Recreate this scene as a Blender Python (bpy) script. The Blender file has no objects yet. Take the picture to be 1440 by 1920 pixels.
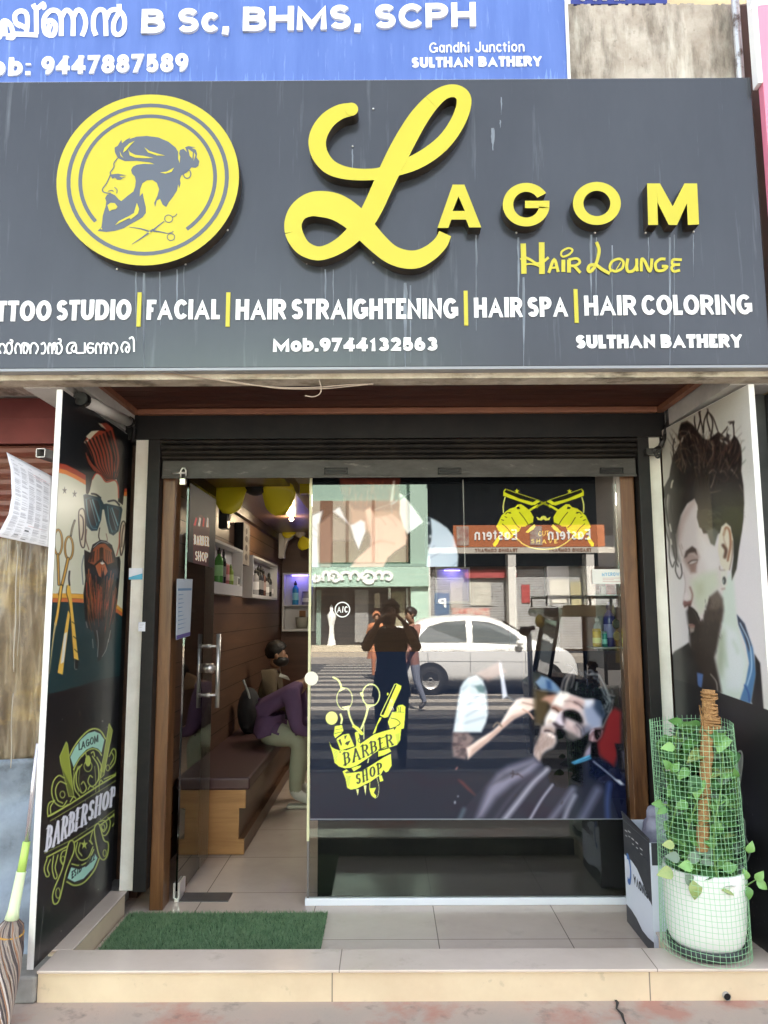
import bpy, bmesh, math, random
import numpy as np
from mathutils import Vector, Matrix
from mathutils.geometry import tessellate_polygon

SC = bpy.context.scene
COL = SC.collection
R = math.radians
PI = math.pi

# ---------------------------------------------------------------- camera
F_PX, PITCH, ROLL, YAW = 1442.0, R(7.4), R(0.25), R(0.15)
CAM = Vector((0.0, 0.0, 1.5))
_f0 = Vector((-math.sin(YAW) * math.cos(PITCH), math.cos(YAW) * math.cos(PITCH), math.sin(PITCH)))
_r0 = Vector((math.cos(YAW), math.sin(YAW), 0.0))
_u0 = _r0.cross(_f0)
C_R = _r0 * math.cos(ROLL) - _u0 * math.sin(ROLL)
C_U = _u0 * math.cos(ROLL) + _r0 * math.sin(ROLL)
C_F = _f0
cam = bpy.data.cameras.new("camera")
cam_o = bpy.data.objects.new("camera", cam)
COL.objects.link(cam_o)
cam.sensor_fit = 'VERTICAL'
cam.sensor_height = 24.0
cam.lens = F_PX / 1920.0 * 24.0
cam.clip_start, cam.clip_end = 0.05, 500.0
_m = Matrix((C_R, C_U, -C_F)).transposed().to_4x4()
_m.translation = CAM
cam_o.matrix_world = _m
SC.camera = cam_o

# ---------------------------------------------------------------- sky, sun, exposure
SUN_EL, SUN_AZ = R(50), R(8)
world = bpy.data.worlds.new("World")
SC.world = world
world.use_nodes = True
_wt = world.node_tree
_bg = _wt.nodes['Background']
_sky = _wt.nodes.new('ShaderNodeTexSky')
_sky.sky_type = 'NISHITA'
_sky.sun_disc = False
_sky.sun_elevation = SUN_EL
_sky.sun_rotation = SUN_AZ          # sun stands beyond the building (+Y), so the street front is in shade
_sky.dust_density = 3.0
_sky.air_density = 1.0
_sky.ozone_density = 1.0
_hs = _wt.nodes.new('ShaderNodeHueSaturation')
_hs.inputs['Saturation'].default_value = 0.45   # a hazy, part-clouded white sky
_wt.links.new(_sky.outputs[0], _hs.inputs['Color'])
_wt.links.new(_hs.outputs[0], _bg.inputs[0])
_bg.inputs[1].default_value = 0.068
sl = bpy.data.lights.new("sun", 'SUN')
sl.energy = 5.0
sl.angle = R(0.5)
sl.color = (1.0, 0.94, 0.85)
slo = bpy.data.objects.new("sun", sl)
COL.objects.link(slo)
_sd = Vector((math.sin(SUN_AZ) * math.cos(SUN_EL), math.cos(SUN_AZ) * math.cos(SUN_EL), math.sin(SUN_EL)))
slo.rotation_euler = (-_sd).to_track_quat('-Z', 'Y').to_euler()
slo.location = _sd * 60
SC.view_settings.view_transform = 'Standard'
SC.view_settings.look = 'None'
SC.view_settings.gamma = 1.0
SC.view_settings.exposure = 3.65
SC.render.engine = 'CYCLES'
SC.cycles.use_denoising = True
SC.cycles.max_bounces = 10
SC.cycles.diffuse_bounces = 5
SC.cycles.glossy_bounces = 5
SC.cycles.transparent_max_bounces = 24
SC.cycles.sample_clamp_indirect = 6.0

# ---------------------------------------------------------------- from photo points to places on real planes
def ray(px, py):
    return (C_F + C_R * ((px - 720.0) / F_PX) + C_U * ((960.0 - py) / F_PX))
def onY(px, py, Y):
    d = ray(px, py); return CAM + d * ((Y - CAM.y) / d.y)
def onX(px, py, X):
    d = ray(px, py); return CAM + d * ((X - CAM.x) / d.x)
def onZ(px, py, Z):
    d = ray(px, py); return CAM + d * ((Z - CAM.z) / d.z)
def onP(px, py, p0, n):
    d = ray(px, py); return CAM + d * ((p0 - CAM).dot(n) / d.dot(n))
def ZM(x0, y0, s):
    return lambda pts: [(x0 + x / s, y0 + y / s) for x, y in pts]

# ---------------------------------------------------------------- objects
def obj(name, data, parent=None):
    o = bpy.data.objects.new(name, data); COL.objects.link(o)
    if parent is not None: o.parent = parent
    return o
def tag(o, label=None, cat=None, group=None, kind=None):
    if label: o['label'] = label
    if cat: o['category'] = cat
    if group: o['group'] = group
    if kind: o['kind'] = kind
    return o
def thing(name, label, cat, group=None):
    return tag(obj(name, None), label, cat, group)
def copy_tree(o, parent=None):
    c = o.copy(); COL.objects.link(c)
    if parent is not None: c.parent = parent
    for ch in list(o.children): copy_tree(ch, c)
    return c

def srgb(c):
    out = []
    for v in c[:3]:
        v = v / 255.0
        out.append(v / 12.92 if v <= 0.04045 else ((v + 0.055) / 1.055) ** 2.4)
    return tuple(out)

# ---------------------------------------------------------------- materials
def mat(name, col, rough=0.6, spec=0.5, metal=0.0, noise=0.0, nscale=8.0, dark=0.5, bump=0.0, bscale=None,
        coat=0.0, coat_r=0.05, ior=None, stretch=None, col2=None, sub=0.0, trans=0.0, emit=None, estr=0.0, detail=6.0, thr=(0.35, 0.7)):
    m = bpy.data.materials.new(name); m.use_nodes = True
    nt = m.node_tree; b = nt.nodes['Principled BSDF']
    b.inputs['Base Color'].default_value = (*col, 1)
    b.inputs['Roughness'].default_value = rough
    b.inputs['Specular IOR Level'].default_value = spec
    b.inputs['Metallic'].default_value = metal
    if ior: b.inputs['IOR'].default_value = ior
    if coat: b.inputs['Coat Weight'].default_value = coat; b.inputs['Coat Roughness'].default_value = coat_r
    if trans: b.inputs['Transmission Weight'].default_value = trans
    if emit: b.inputs['Emission Color'].default_value = (*emit, 1); b.inputs['Emission Strength'].default_value = estr
    if noise or bump:
        tc = nt.nodes.new('ShaderNodeTexCoord'); mp = nt.nodes.new('ShaderNodeMapping')
        nt.links.new(tc.outputs['Object'], mp.inputs[0])
        if stretch: mp.inputs['Scale'].default_value = stretch
        nz = nt.nodes.new('ShaderNodeTexNoise'); nz.inputs['Scale'].default_value = nscale
        nz.inputs['Detail'].default_value = detail; nz.inputs['Roughness'].default_value = 0.65
        nt.links.new(mp.outputs[0], nz.inputs['Vector'])
        if noise:
            rp = nt.nodes.new('ShaderNodeMapRange'); rp.inputs[1].default_value = thr[0]; rp.inputs[2].default_value = thr[1]
            nt.links.new(nz.outputs['Fac'], rp.inputs[0])
            mul = nt.nodes.new('ShaderNodeMath'); mul.operation = 'MULTIPLY'; mul.inputs[1].default_value = noise
            nt.links.new(rp.outputs[0], mul.inputs[0])
            mx = nt.nodes.new('ShaderNodeMix'); mx.data_type = 'RGBA'
            mx.inputs[6].default_value = (*col, 1)
            c2 = col2 if col2 else tuple(c * dark for c in col)
            mx.inputs[7].default_value = (*c2, 1)
            nt.links.new(mul.outputs[0], mx.inputs[0])
            nt.links.new(mx.outputs[2], b.inputs['Base Color'])
        if bump:
            bp = nt.nodes.new('ShaderNodeBump'); bp.inputs['Strength'].default_value = bump; bp.inputs['Distance'].default_value = 0.01
            if bscale:
                n2 = nt.nodes.new('ShaderNodeTexNoise'); n2.inputs['Scale'].default_value = bscale; n2.inputs['Detail'].default_value = 5
                nt.links.new(mp.outputs[0], n2.inputs['Vector']); nt.links.new(n2.outputs['Fac'], bp.inputs['Height'])
            else:
                nt.links.new(nz.outputs['Fac'], bp.inputs['Height'])
            nt.links.new(bp.outputs[0], b.inputs['Normal'])
    return m

def add_layer(m, col, scale, thr, amount, stretch=(1, 1, 1), seed=0.0, rough=None):
    """mix a second noise-shaped colour (stain, streak, wear) over a material's base colour"""
    nt = m.node_tree; b = nt.nodes['Principled BSDF']
    tc = nt.nodes.new('ShaderNodeTexCoord'); mp = nt.nodes.new('ShaderNodeMapping')
    mp.inputs['Scale'].default_value = stretch; mp.inputs['Location'].default_value = (seed, seed * 1.7, seed * 0.6)
    nt.links.new(tc.outputs['Object'], mp.inputs[0])
    nz = nt.nodes.new('ShaderNodeTexNoise'); nz.inputs['Scale'].default_value = scale; nz.inputs['Detail'].default_value = 7
    nz.inputs['Roughness'].default_value = 0.65
    nt.links.new(mp.outputs[0], nz.inputs['Vector'])
    rp = nt.nodes.new('ShaderNodeMapRange'); rp.inputs[1].default_value, rp.inputs[2].default_value = thr; rp.inputs[4].default_value = amount
    nt.links.new(nz.outputs['Fac'], rp.inputs[0])
    mx = nt.nodes.new('ShaderNodeMix'); mx.data_type = 'RGBA'; mx.inputs[7].default_value = (*col, 1)
    inp = b.inputs['Base Color']
    if inp.is_linked: nt.links.new(inp.links[0].from_socket, mx.inputs[6])
    else: mx.inputs[6].default_value = inp.default_value
    nt.links.new(rp.outputs[0], mx.inputs[0]); nt.links.new(mx.outputs[2], inp)
    return m

def wood(name, c1, c2, axis='Z', scale=1.0, rough=0.4, spec=0.5, plank=None):
    m = bpy.data.materials.new(name); m.use_nodes = True
    nt = m.node_tree; b = nt.nodes['Principled BSDF']
    tc = nt.nodes.new('ShaderNodeTexCoord'); mp = nt.nodes.new('ShaderNodeMapping')
    sc = {'X': (1.2, 14, 14), 'Y': (14, 1.2, 14), 'Z': (14, 14, 1.2)}[axis]
    mp.inputs['Scale'].default_value = tuple(s * scale for s in sc)
    nt.links.new(tc.outputs['Object'], mp.inputs[0])
    nz = nt.nodes.new('ShaderNodeTexNoise'); nz.inputs['Scale'].default_value = 1.6; nz.inputs['Detail'].default_value = 8
    nz.inputs['Distortion'].default_value = 0.6; nz.inputs['Roughness'].default_value = 0.7
    nt.links.new(mp.outputs[0], nz.inputs['Vector'])
    cr = nt.nodes.new('ShaderNodeValToRGB'); cr.color_ramp.elements[0].position = 0.3; cr.color_ramp.elements[1].position = 0.7
    cr.color_ramp.elements[0].color = (*c1, 1); cr.color_ramp.elements[1].color = (*c2, 1)
    nt.links.new(nz.outputs['Fac'], cr.inputs[0]); nt.links.new(cr.outputs[0], b.inputs['Base Color'])
    b.inputs['Roughness'].default_value = rough; b.inputs['Specular IOR Level'].default_value = spec
    return m

def tiles(name, col, col2, gcol, ox, oy, size, rough=0.25, gw=0.004, axes=(0, 1), lim=None):
    """ceramic tiles with thin joints laid out in world metres"""
    m = mat(name, col, rough, 0.5, noise=1.0, nscale=3.0, col2=col2)
    nt = m.node_tree; b = nt.nodes['Principled BSDF']
    tc = nt.nodes.new('ShaderNodeTexCoord'); sp = nt.nodes.new('ShaderNodeSeparateXYZ')
    nt.links.new(tc.outputs['Object'], sp.inputs[0])
    def line(axis, off, sz):
        a = nt.nodes.new('ShaderNodeMath'); a.operation = 'SUBTRACT'; a.inputs[1].default_value = off
        nt.links.new(sp.outputs[axis], a.inputs[0])
        p = nt.nodes.new('ShaderNodeMath'); p.operation = 'PINGPONG'; p.inputs[1].default_value = sz / 2
        nt.links.new(a.outputs[0], p.inputs[0])
        l = nt.nodes.new('ShaderNodeMath'); l.operation = 'LESS_THAN'; l.inputs[1].default_value = gw / 2
        nt.links.new(p.outputs[0], l.inputs[0]); return l
    l1 = line(axes[0], ox, size); out = l1.outputs[0]
    if len(axes) > 1:
        l2 = line(axes[1], oy, size)
        mxm = nt.nodes.new('ShaderNodeMath'); mxm.operation = 'MAXIMUM'
        nt.links.new(l1.outputs[0], mxm.inputs[0]); nt.links.new(l2.outputs[0], mxm.inputs[1]); out = mxm.outputs[0]
    mx = nt.nodes.new('ShaderNodeMix'); mx.data_type = 'RGBA'; mx.inputs[7].default_value = (*gcol, 1)
    nt.links.new(b.inputs['Base Color'].links[0].from_socket, mx.inputs[6])
    nt.links.new(out, mx.inputs[0]); nt.links.new(mx.outputs[2], b.inputs['Base Color'])
    return m

def glass(name, ior=1.9, tint=(0.8, 0.83, 0.82), base=0.02):
    m = bpy.data.materials.new(name); m.use_nodes = True
    nt = m.node_tree; nt.nodes.remove(nt.nodes['Principled BSDF'])
    out = nt.nodes['Material Output']
    tr = nt.nodes.new('ShaderNodeBsdfTransparent'); tr.inputs[0].default_value = (*tint, 1)
    gl = nt.nodes.new('ShaderNodeBsdfGlossy'); gl.inputs['Roughness'].default_value = 0.0; gl.inputs[0].default_value = (1, 1, 1, 1)
    fr = nt.nodes.new('ShaderNodeFresnel'); fr.inputs[0].default_value = ior
    mx = nt.nodes.new('ShaderNodeMixShader')
    nt.links.new(fr.outputs[0], mx.inputs[0]); nt.links.new(tr.outputs[0], mx.inputs[1]); nt.links.new(gl.outputs[0], mx.inputs[2])
    nt.links.new(mx.outputs[0], out.inputs[0])
    return m

def vcol_mat(name, rough=0.3, spec=0.5, ior=1.45, coat=0.0, coat_ior=1.5):
    m = bpy.data.materials.new(name); m.use_nodes = True
    nt = m.node_tree; b = nt.nodes['Principled BSDF']
    a = nt.nodes.new('ShaderNodeAttribute'); a.attribute_name = 'print_colour'
    nt.links.new(a.outputs['Color'], b.inputs['Base Color'])
    b.inputs['Roughness'].default_value = rough; b.inputs['IOR'].default_value = ior; b.inputs['Specular IOR Level'].default_value = spec
    if coat:
        b.inputs['Coat Weight'].default_value = coat; b.inputs['Coat Roughness'].default_value = 0.0; b.inputs['Coat IOR'].default_value = coat_ior
    return m

# ---------------------------------------------------------------- mesh builder
class MB:
    def __init__(self): self.v, self.f, self.m, self.smooth = [], [], [], []
    def add(self, vs, fs, mi=0, smooth=False):
        o = len(self.v); self.v += [tuple(p) for p in vs]
        for f in fs: self.f.append(tuple(i + o for i in f)); self.m.append(mi); self.smooth.append(smooth)
        return self
    def box(self, x0, x1, y0, y1, z0, z1, mi=0, M=None):
        vs = [Vector(p) for p in ((x0, y0, z0), (x1, y0, z0), (x1, y1, z0), (x0, y1, z0), (x0, y0, z1), (x1, y0, z1), (x1, y1, z1), (x0, y1, z1))]
        if M is not None: vs = [M @ p for p in vs]
        return self.add(vs, [(0, 3, 2, 1), (4, 5, 6, 7), (0, 1, 5, 4), (1, 2, 6, 5), (2, 3, 7, 6), (3, 0, 4, 7)], mi)
    def quad(self, a, b, c, d, mi=0): return self.add([a, b, c, d], [(0, 1, 2, 3)], mi)
    def tube(self, pts, r, n=10, mi=0, caps=True, closed=False):
        pts = [Vector(p) for p in pts]; N = len(pts)
        rs = r if isinstance(r, (list, tuple)) else [r] * N
        vs, fs = [], []
        up = None
        for i, p in enumerate(pts):
            if closed: t = (pts[(i + 1) % N] - pts[i - 1])
            else: t = (pts[min(i + 1, N - 1)] - pts[max(i - 1, 0)])
            t.normalize()
            if up is None:
                up = Vector((0, 0, 1)) if abs(t.z) < 0.9 else Vector((1, 0, 0))
            a = (up - t * up.dot(t))
            if a.length < 1e-5: a = t.orthogonal()
            a.normalize(); b = t.cross(a); up = a
            for k in range(n):
                q = 2 * PI * k / n
                vs.append(p + (a * math.cos(q) + b * math.sin(q)) * rs[i])
        L = N if closed else N - 1
        for i in range(L):
            j = (i + 1) % N
            for k in range(n):
                k2 = (k + 1) % n
                fs.append((i * n + k, i * n + k2, j * n + k2, j * n + k))
        o = len(self.v); self.add(vs, fs, mi, True)
        if caps and not closed:
            self.f.append(tuple(o + k for k in range(n))[::-1]); self.m.append(mi); self.smooth.append(False)
            self.f.append(tuple(o + (N - 1) * n + k for k in range(n))); self.m.append(mi); self.smooth.append(False)
        return self
    def lathe(self, prof, c=(0, 0, 0), n=24, mi=0, M=None, smooth=True):
        vs, fs = [], []
        for r, z in prof:
            for k in range(n):
                q = 2 * PI * k / n
                p = Vector((r * math.cos(q), r * math.sin(q), z))
                if M is not None: p = M @ p
                vs.append(p + Vector(c))
        for i in range(len(prof) - 1):
            for k in range(n):
                k2 = (k + 1) % n
                fs.append((i * n + k, i * n + k2, (i + 1) * n + k2, (i + 1) * n + k))
        return self.add(vs, fs, mi, smooth)
    def ball(self, c, rx, ry, rz, n=14, mi=0, M=None):
        vs, fs = [], []
        H = n // 2
        for i in range(H + 1):
            th = PI * i / H
            for k in range(n):
                q = 2 * PI * k / n
                p = Vector((rx * math.sin(th) * math.cos(q), ry * math.sin(th) * math.sin(q), rz * math.cos(th)))
                if M is not None: p = M @ p
                vs.append(p + Vector(c))
        for i in range(H):
            for k in range(n):
                k2 = (k + 1) % n
                fs.append((i * n + k, (i + 1) * n + k, (i + 1) * n + k2, i * n + k2))
        return self.add(vs, fs, mi, True)
    def poly3(self, pts, depth=None, mi=0, mi_side=None):
        """planar outline (list of 3-D points); depth = vector to the back face"""
        pts = [Vector(p) for p in pts]; n = len(pts)
        tris = tessellate_polygon([pts])
        nrm = Vector((0, 0, 0))
        for i in range(n): nrm += pts[i].cross(pts[(i + 1) % n])
        vs = list(pts); fs = [tuple(t) for t in tris]
        if depth is not None:
            depth = Vector(depth); vs += [p + depth for p in pts]
            fs += [tuple(i + n for i in reversed(t)) for t in tris]
            self.add(vs, fs, mi)
            o = len(self.v) - 2 * n
            for i in range(n):
                j = (i + 1) % n
                self.f.append((o + i, o + j, o + n + j, o + n + i)); self.m.append(mi if mi_side is None else mi_side); self.smooth.append(False)
        else: self.add(vs, fs, mi)
        return self
    def build(self, name, mats, parent=None, recalc=True, bevel=0.0, auto=True):
        me = bpy.data.meshes.new(name); me.from_pydata(self.v, [], self.f)
        for m in (mats if isinstance(mats, (list, tuple)) else [mats]): me.materials.append(m)
        me.polygons.foreach_set('material_index', self.m)
        me.polygons.foreach_set('use_smooth', self.smooth)
        if recalc:
            bm = bmesh.new(); bm.from_mesh(me); bmesh.ops.recalc_face_normals(bm, faces=bm.faces); bm.to_mesh(me); bm.free()
        me.update()
        o = obj(name, me, parent)
        if bevel:
            md = o.modifiers.new('bevel', 'BEVEL'); md.width = bevel; md.segments = 2; md.limit_method = 'ANGLE'; md.angle_limit = R(40)
        return o

def cr_spline(pts, k=6, closed=False):
    """Catmull-Rom through tuples of any length"""
    P = [np.array(p, float) for p in pts]; n = len(P); out = []
    rng = range(n) if closed else range(n - 1)
    for i in rng:
        p0 = P[(i - 1) % n] if closed or i > 0 else 2 * P[0] - P[1]
        p1 = P[i]; p2 = P[(i + 1) % n]
        p3 = P[(i + 2) % n] if closed or i + 2 < n else 2 * P[-1] - P[-2]
        for j in range(k):
            t = j / k
            out.append(0.5 * ((2 * p1) + (-p0 + p2) * t + (2 * p0 - 5 * p1 + 4 * p2 - p3) * t * t + (-p0 + 3 * p1 - 3 * p2 + p3) * t ** 3))
    if not closed: out.append(P[-1])
    return [tuple(p) for p in out]

def ribbon(pts, w, closed=False, mlimit=2.2):
    """left and right outlines of a stroke of width w (number or list) along 2-D points"""
    P = [Vector((p[0], p[1])) for p in pts]; n = len(P)
    ws = w if isinstance(w, (list, tuple)) else [w] * n
    Ls, Rs = [], []
    for i in range(n):
        if closed or 0 < i < n - 1:
            a = (P[i] - P[i - 1]); b = (P[(i + 1) % n] - P[i])
        elif i == 0: a = b = P[1] - P[0]
        else: a = b = P[-1] - P[-2]
        if a.length < 1e-9: a = b
        if b.length < 1e-9: b = a
        a = a.normalized(); b = b.normalized()
        na = Vector((-a.y, a.x)); nb = Vector((-b.y, b.x))
        m = na + nb
        if m.length < 0.2: m = na
        m.normalize()
        s = min(1.0 / max(m.dot(na), 0.2), mlimit)
        Ls.append(P[i] + m * (ws[i] / 2 * s)); Rs.append(P[i] - m * (ws[i] / 2 * s))
    return Ls, Rs

# ---------------------------------------------------------------- lettering: strokes in a unit box
def arc(cx, cy, rx, ry, a0, a1, n=None):
    n = n or max(4, int(abs(a1 - a0) / 15))
    return [(cx + rx * math.cos(R(a0 + (a1 - a0) * i / n)), cy + ry * math.sin(R(a0 + (a1 - a0) * i / n))) for i in range(n + 1)]
def ring(cx, cy, rx, ry): return ('c', arc(cx, cy, rx, ry, 0, 360, 28)[:-1])
X7 = 0.74
G = {
 'A': (.92, [[(0, 0), (.5, 1), (1, 0)], [(.19, .3), (.81, .3)]]),
 'B': (.74, [[(0, 0), (0, 1)], [(0, 1), (.5, 1)] + arc(.5, .765, .4, .235, 90, -90) + [(0, .53)], [(0, .53), (.55, .53)] + arc(.55, .265, .45, .265, 90, -90) + [(0, 0)]]),
 'C': (.76, [arc(.56, .5, .56, .5, 38, 322)]),
 'D': (.8, [[(0, 0), (0, 1)], [(0, 1), (.4, 1)] + arc(.4, .5, .6, .5, 90, -90) + [(0, 0)]]),
 'E': (.58, [[(0, 0), (0, 1)], [(0, 1), (1, 1)], [(0, .52), (.9, .52)], [(0, 0), (1, 0)]]),
 'F': (.55, [[(0, 0), (0, 1)], [(0, 1), (1, 1)], [(0, .5), (.88, .5)]]),
 'G': (.86, [arc(.5, .5, .5, .5, 45, 345), [(1, 0.05), (1, .46)], [(1, .46), (.55, .46)]]),
 'H': (.78, [[(0, 0), (0, 1)], [(1, 0), (1, 1)], [(0, .52), (1, .52)]]),
 'I': (.26, [[(.5, 0), (.5, 1)]]),
 'J': (.6, [[(1, 1), (1, .3)] + arc(.5, .3, .5, .3, 0, -180)]),
 'L': (.5, [[(0, 1), (0, 0), (1, 0)]]),
 'M': (.95, [[(0, 0), (0, 1), (.5, .08), (1, 1), (1, 0)]]),
 'N': (.8, [[(0, 0), (0, 1), (1, 0), (1, 1)]]),
 'O': (.88, [ring(.5, .5, .5, .5)]),
 'P': (.72, [[(0, 0), (0, 1)], [(0, 1), (.5, 1)] + arc(.5, .74, .5, .26, 90, -90) + [(0, .48)]]),
 'R': (.76, [[(0, 0), (0, 1)], [(0, 1), (.5, 1)] + arc(.5, .74, .46, .26, 90, -90) + [(0, .48)], [(.5, .48), (1, 0)]]),
 'S': (.66, [arc(.5, .76, .46, .24, 25, 262) + arc(.5, .26, .5, .26, 82, -155)]),
 'T': (.62, [[(0, 1), (1, 1)], [(.5, 1), (.5, 0)]]),
 'U': (.76, [[(0, 1), (0, .38)] + arc(.5, .38, .5, .38, 180, 360) + [(1, 1)]]),
 'V': (.86, [[(0, 1), (.5, 0), (1, 1)]]),
 'W': (1.2, [[(0, 1), (.27, 0), (.5, .9), (.73, 0), (1, 1)]]),
 'X': (.8, [[(0, 0), (1, 1)], [(0, 1), (1, 0)]]),
 'Y': (.82, [[(0, 1), (.5, .44), (1, 1)], [(.5, .5), (.5, 0)]]),
 'Z': (.7, [[(0, 1), (1, 1), (0, 0), (1, 0)]]),
 '0': (.62, [ring(.5, .5, .5, .5)]),
 '1': (.45, [[(.1, .72), (.62, 1), (.62, 0)]]),
 '2': (.62, [arc(.5, .7, .48, .3, 165, -28) + [(0, 0), (1, 0)]]),
 '3': (.62, [arc(.47, .76, .44, .24, 150, -90) + arc(.47, .26, .52, .26, 90, -150)]),
 '4': (.66, [[(.72, 0), (.72, 1)], [(.72, 1), (0, .28)], [(0, .28), (1, .28)]]),
 '5': (.62, [[(.92, 1), (.16, 1), (.08, .52)] + arc(.48, .33, .5, .33, 125, -150)]),
 '6': (.62, [ring(.5, .31, .5, .31), arc(.62, .32, .62, .68, 82, 180)]),
 '7': (.6, [[(0, 1), (1, 1), (.35, 0)]]),
 '8': (.62, [ring(.5, .77, .42, .23), ring(.5, .27, .5, .27)]),
 '9': (.62, [ring(.5, .69, .5, .31), arc(.38, .68, .62, .68, -98, 0)]),
 'a': (.6, [ring(.45, .36, .45, .36), [(1, 0), (1, X7)]]),
 'b': (.62, [[(0, 0), (0, 1)], ring(.5, .36, .5, .36)]),
 'c': (.54, [arc(.56, .37, .56, .37, 38, 322)]),
 'd': (.62, [[(1, 0), (1, 1)], ring(.5, .36, .5, .36)]),
 'e': (.58, [[(.02, .37), (.98, .37)] + arc(.5, .37, .5, .37, 0, 310)]),
 'h': (.58, [[(0, 0), (0, 1)], [(0, .4)] + arc(.5, .42, .5, .31, 180, 0) + [(1, 0)]]),
 'i': (.2, [[(.5, 0), (.5, X7 - .04)], [(.5, .88), (.5, 1)]]),
 'n': (.58, [[(0, 0), (0, X7)], [(0, .4)] + arc(.5, .42, .5, .31, 180, 0) + [(1, 0)]]),
 'o': (.62, [ring(.5, .37, .5, .37)]),
 'r': (.4, [[(0, 0), (0, X7)], arc(.75, .36, .75, .37, 180, 85)]),
 's': (.52, [arc(.5, .55, .46, .18, 25, 262) + arc(.5, .19, .5, .19, 82, -155)]),
 't': (.38, [[(.4, .95), (.4, .2)] + arc(.75, .16, .35, .16, 180, 280), [(0, X7 - .06), (1, X7 - .06)]]),
 'u': (.58, [[(0, X7), (0, .33)] + arc(.5, .33, .5, .33, 180, 360), [(1, X7), (1, 0)]]),
 'y': (.58, [[(0, X7), (.5, 0)], [(1, X7), (.3, -.3)]]),
 'l': (.2, [[(.5, 0), (.5, 1)]]), 'm': (.9, [[(0, 0), (0, X7)], [(0, .4)] + arc(.25, .42, .25, .31, 180, 0) + [(.5, 0)], [(.5, .4)] + arc(.75, .42, .25, .31, 180, 0) + [(1, 0)]]),
 'g': (.6, [ring(.45, .36, .45, .36), [(1, X7), (1, -.1)] + arc(.5, -.1, .5, .18, 0, -160)]), 'p': (.62, [[(0, -.3), (0, X7)], ring(.5, .36, .5, .36)]),
 ',': (.26, [[(.6, .12), (.6, -.04), (.15, -.3)]]),
 '.': (.2, [[(.5, 0), (.5, .1)]]),
 ':': (.22, [[(.5, .0), (.5, .12)], [(.5, .56), (.5, .68)]]),
 '-': (.4, [[(0, .42), (1, .42)]]), '/': (.4, [[(0, 0), (1, 1)]]),
 ' ': (.3, []),
}
def text_strokes(s, width, height, t, gap=0.14, space=None):
    """strokes [(points, closed)] of the text scaled to width x height, stroke thickness t (same units)"""
    th = t / height
    tot = sum(G[c][0] if c != ' ' else (space or .3) for c in s) + gap * (len(s) - 1)
    sx = width / height / tot
    x = 0.0; out = []
    for c in s:
        w, st = G[c]
        if c == ' ': w = space or .3
        W = w * sx
        for q in st:
            closed = isinstance(q, tuple); pts = q[1] if closed else q
            inner = max(W - th, 0.0)
            P = [(x + th / 2 + px * inner if W > th else x + W / 2, th / 2 + py * (1 - th)) for px, py in pts]
            if not closed and len(P) >= 2:
                P = [list(p) for p in P]
                for e, (i, j) in ((0, (0, 1)), (1, (-1, -2))):
                    q0 = pts[i]
                    if q0[0] in (0, 1) or q0[1] in (0, 1):
                        d = Vector((P[i][0] - P[j][0], P[i][1] - P[j][1]))
                        if d.length > 1e-6:
                            d.normalize()
                            if q0[1] in (0, 1) and abs(d.y) > 0.5 and abs(d.x) < 0.1 or (q0[0] in (0, 1) and abs(d.x) > 0.9): P[i][0] += d.x * th / 2; P[i][1] += d.y * th / 2
                            elif q0[1] in (0, 1) and abs(d.y) > 0.5: P[i][0] += d.x * th * .7; P[i][1] += d.y * th * .7
            lo = -.4 if min(p[1] for p in pts) < -.02 else 0.0
            out.append(([(p[0] * height, p[1] * height) for p in P], closed, (x * height, (x + W) * height, lo * height, height)))
        x += (w + gap) * sx
    return out
def text_mesh(mb, s, place, width, height, t, depth, mi=0, mi_side=None, gap=0.14, space=None, eps=0.00025):
    """raised letters: place(x, y, d) -> 3-D point, d metres out of the face"""
    for k, (P, closed, bb) in enumerate(text_strokes(s, width, height, t, gap, space)):
        Ls, Rs = ribbon(P, t, closed)
        cl = lambda q: (min(max(q[0], bb[0]), bb[1]), min(max(q[1], bb[2]), bb[3]))
        Ls = [cl(q) for q in Ls]; Rs = [cl(q) for q in Rs]
        d = depth + (k % 7) * eps
        ribbon_mesh(mb, Ls, Rs, closed, place, d, mi, mi_side)
def ribbon_mesh(mb, Ls, Rs, closed, place, d, mi=0, mi_side=None):
    n = len(Ls); ms = mi if mi_side is None else mi_side
    vs = []
    for i, (l, r) in enumerate(zip(Ls, Rs)):
        di = d + i * 2.5e-5          # a hair's breadth, so that a stroke that folds over itself never lies in one plane
        vs += [place(l[0], l[1], di), place(r[0], r[1], di), place(l[0], l[1], 0), place(r[0], r[1], 0)]
    o = len(mb.v); mb.v += [tuple(p) for p in vs]
    def F(a, m): mb.f.append(tuple(o + i for i in a)); mb.m.append(m); mb.smooth.append(False)
    for i in range(n if closed else n - 1):
        j = (i + 1) % n; a, b = 4 * i, 4 * j
        F((a, a + 1, b + 1, b), mi); F((a, b, b + 2, a + 2), ms); F((a + 1, a + 3, b + 3, b + 1), ms)
    if not closed:
        e = 4 * (n - 1)
        F((0, 2, 3, 1), ms); F((e, e + 1, e + 3, e + 2), ms)

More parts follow.
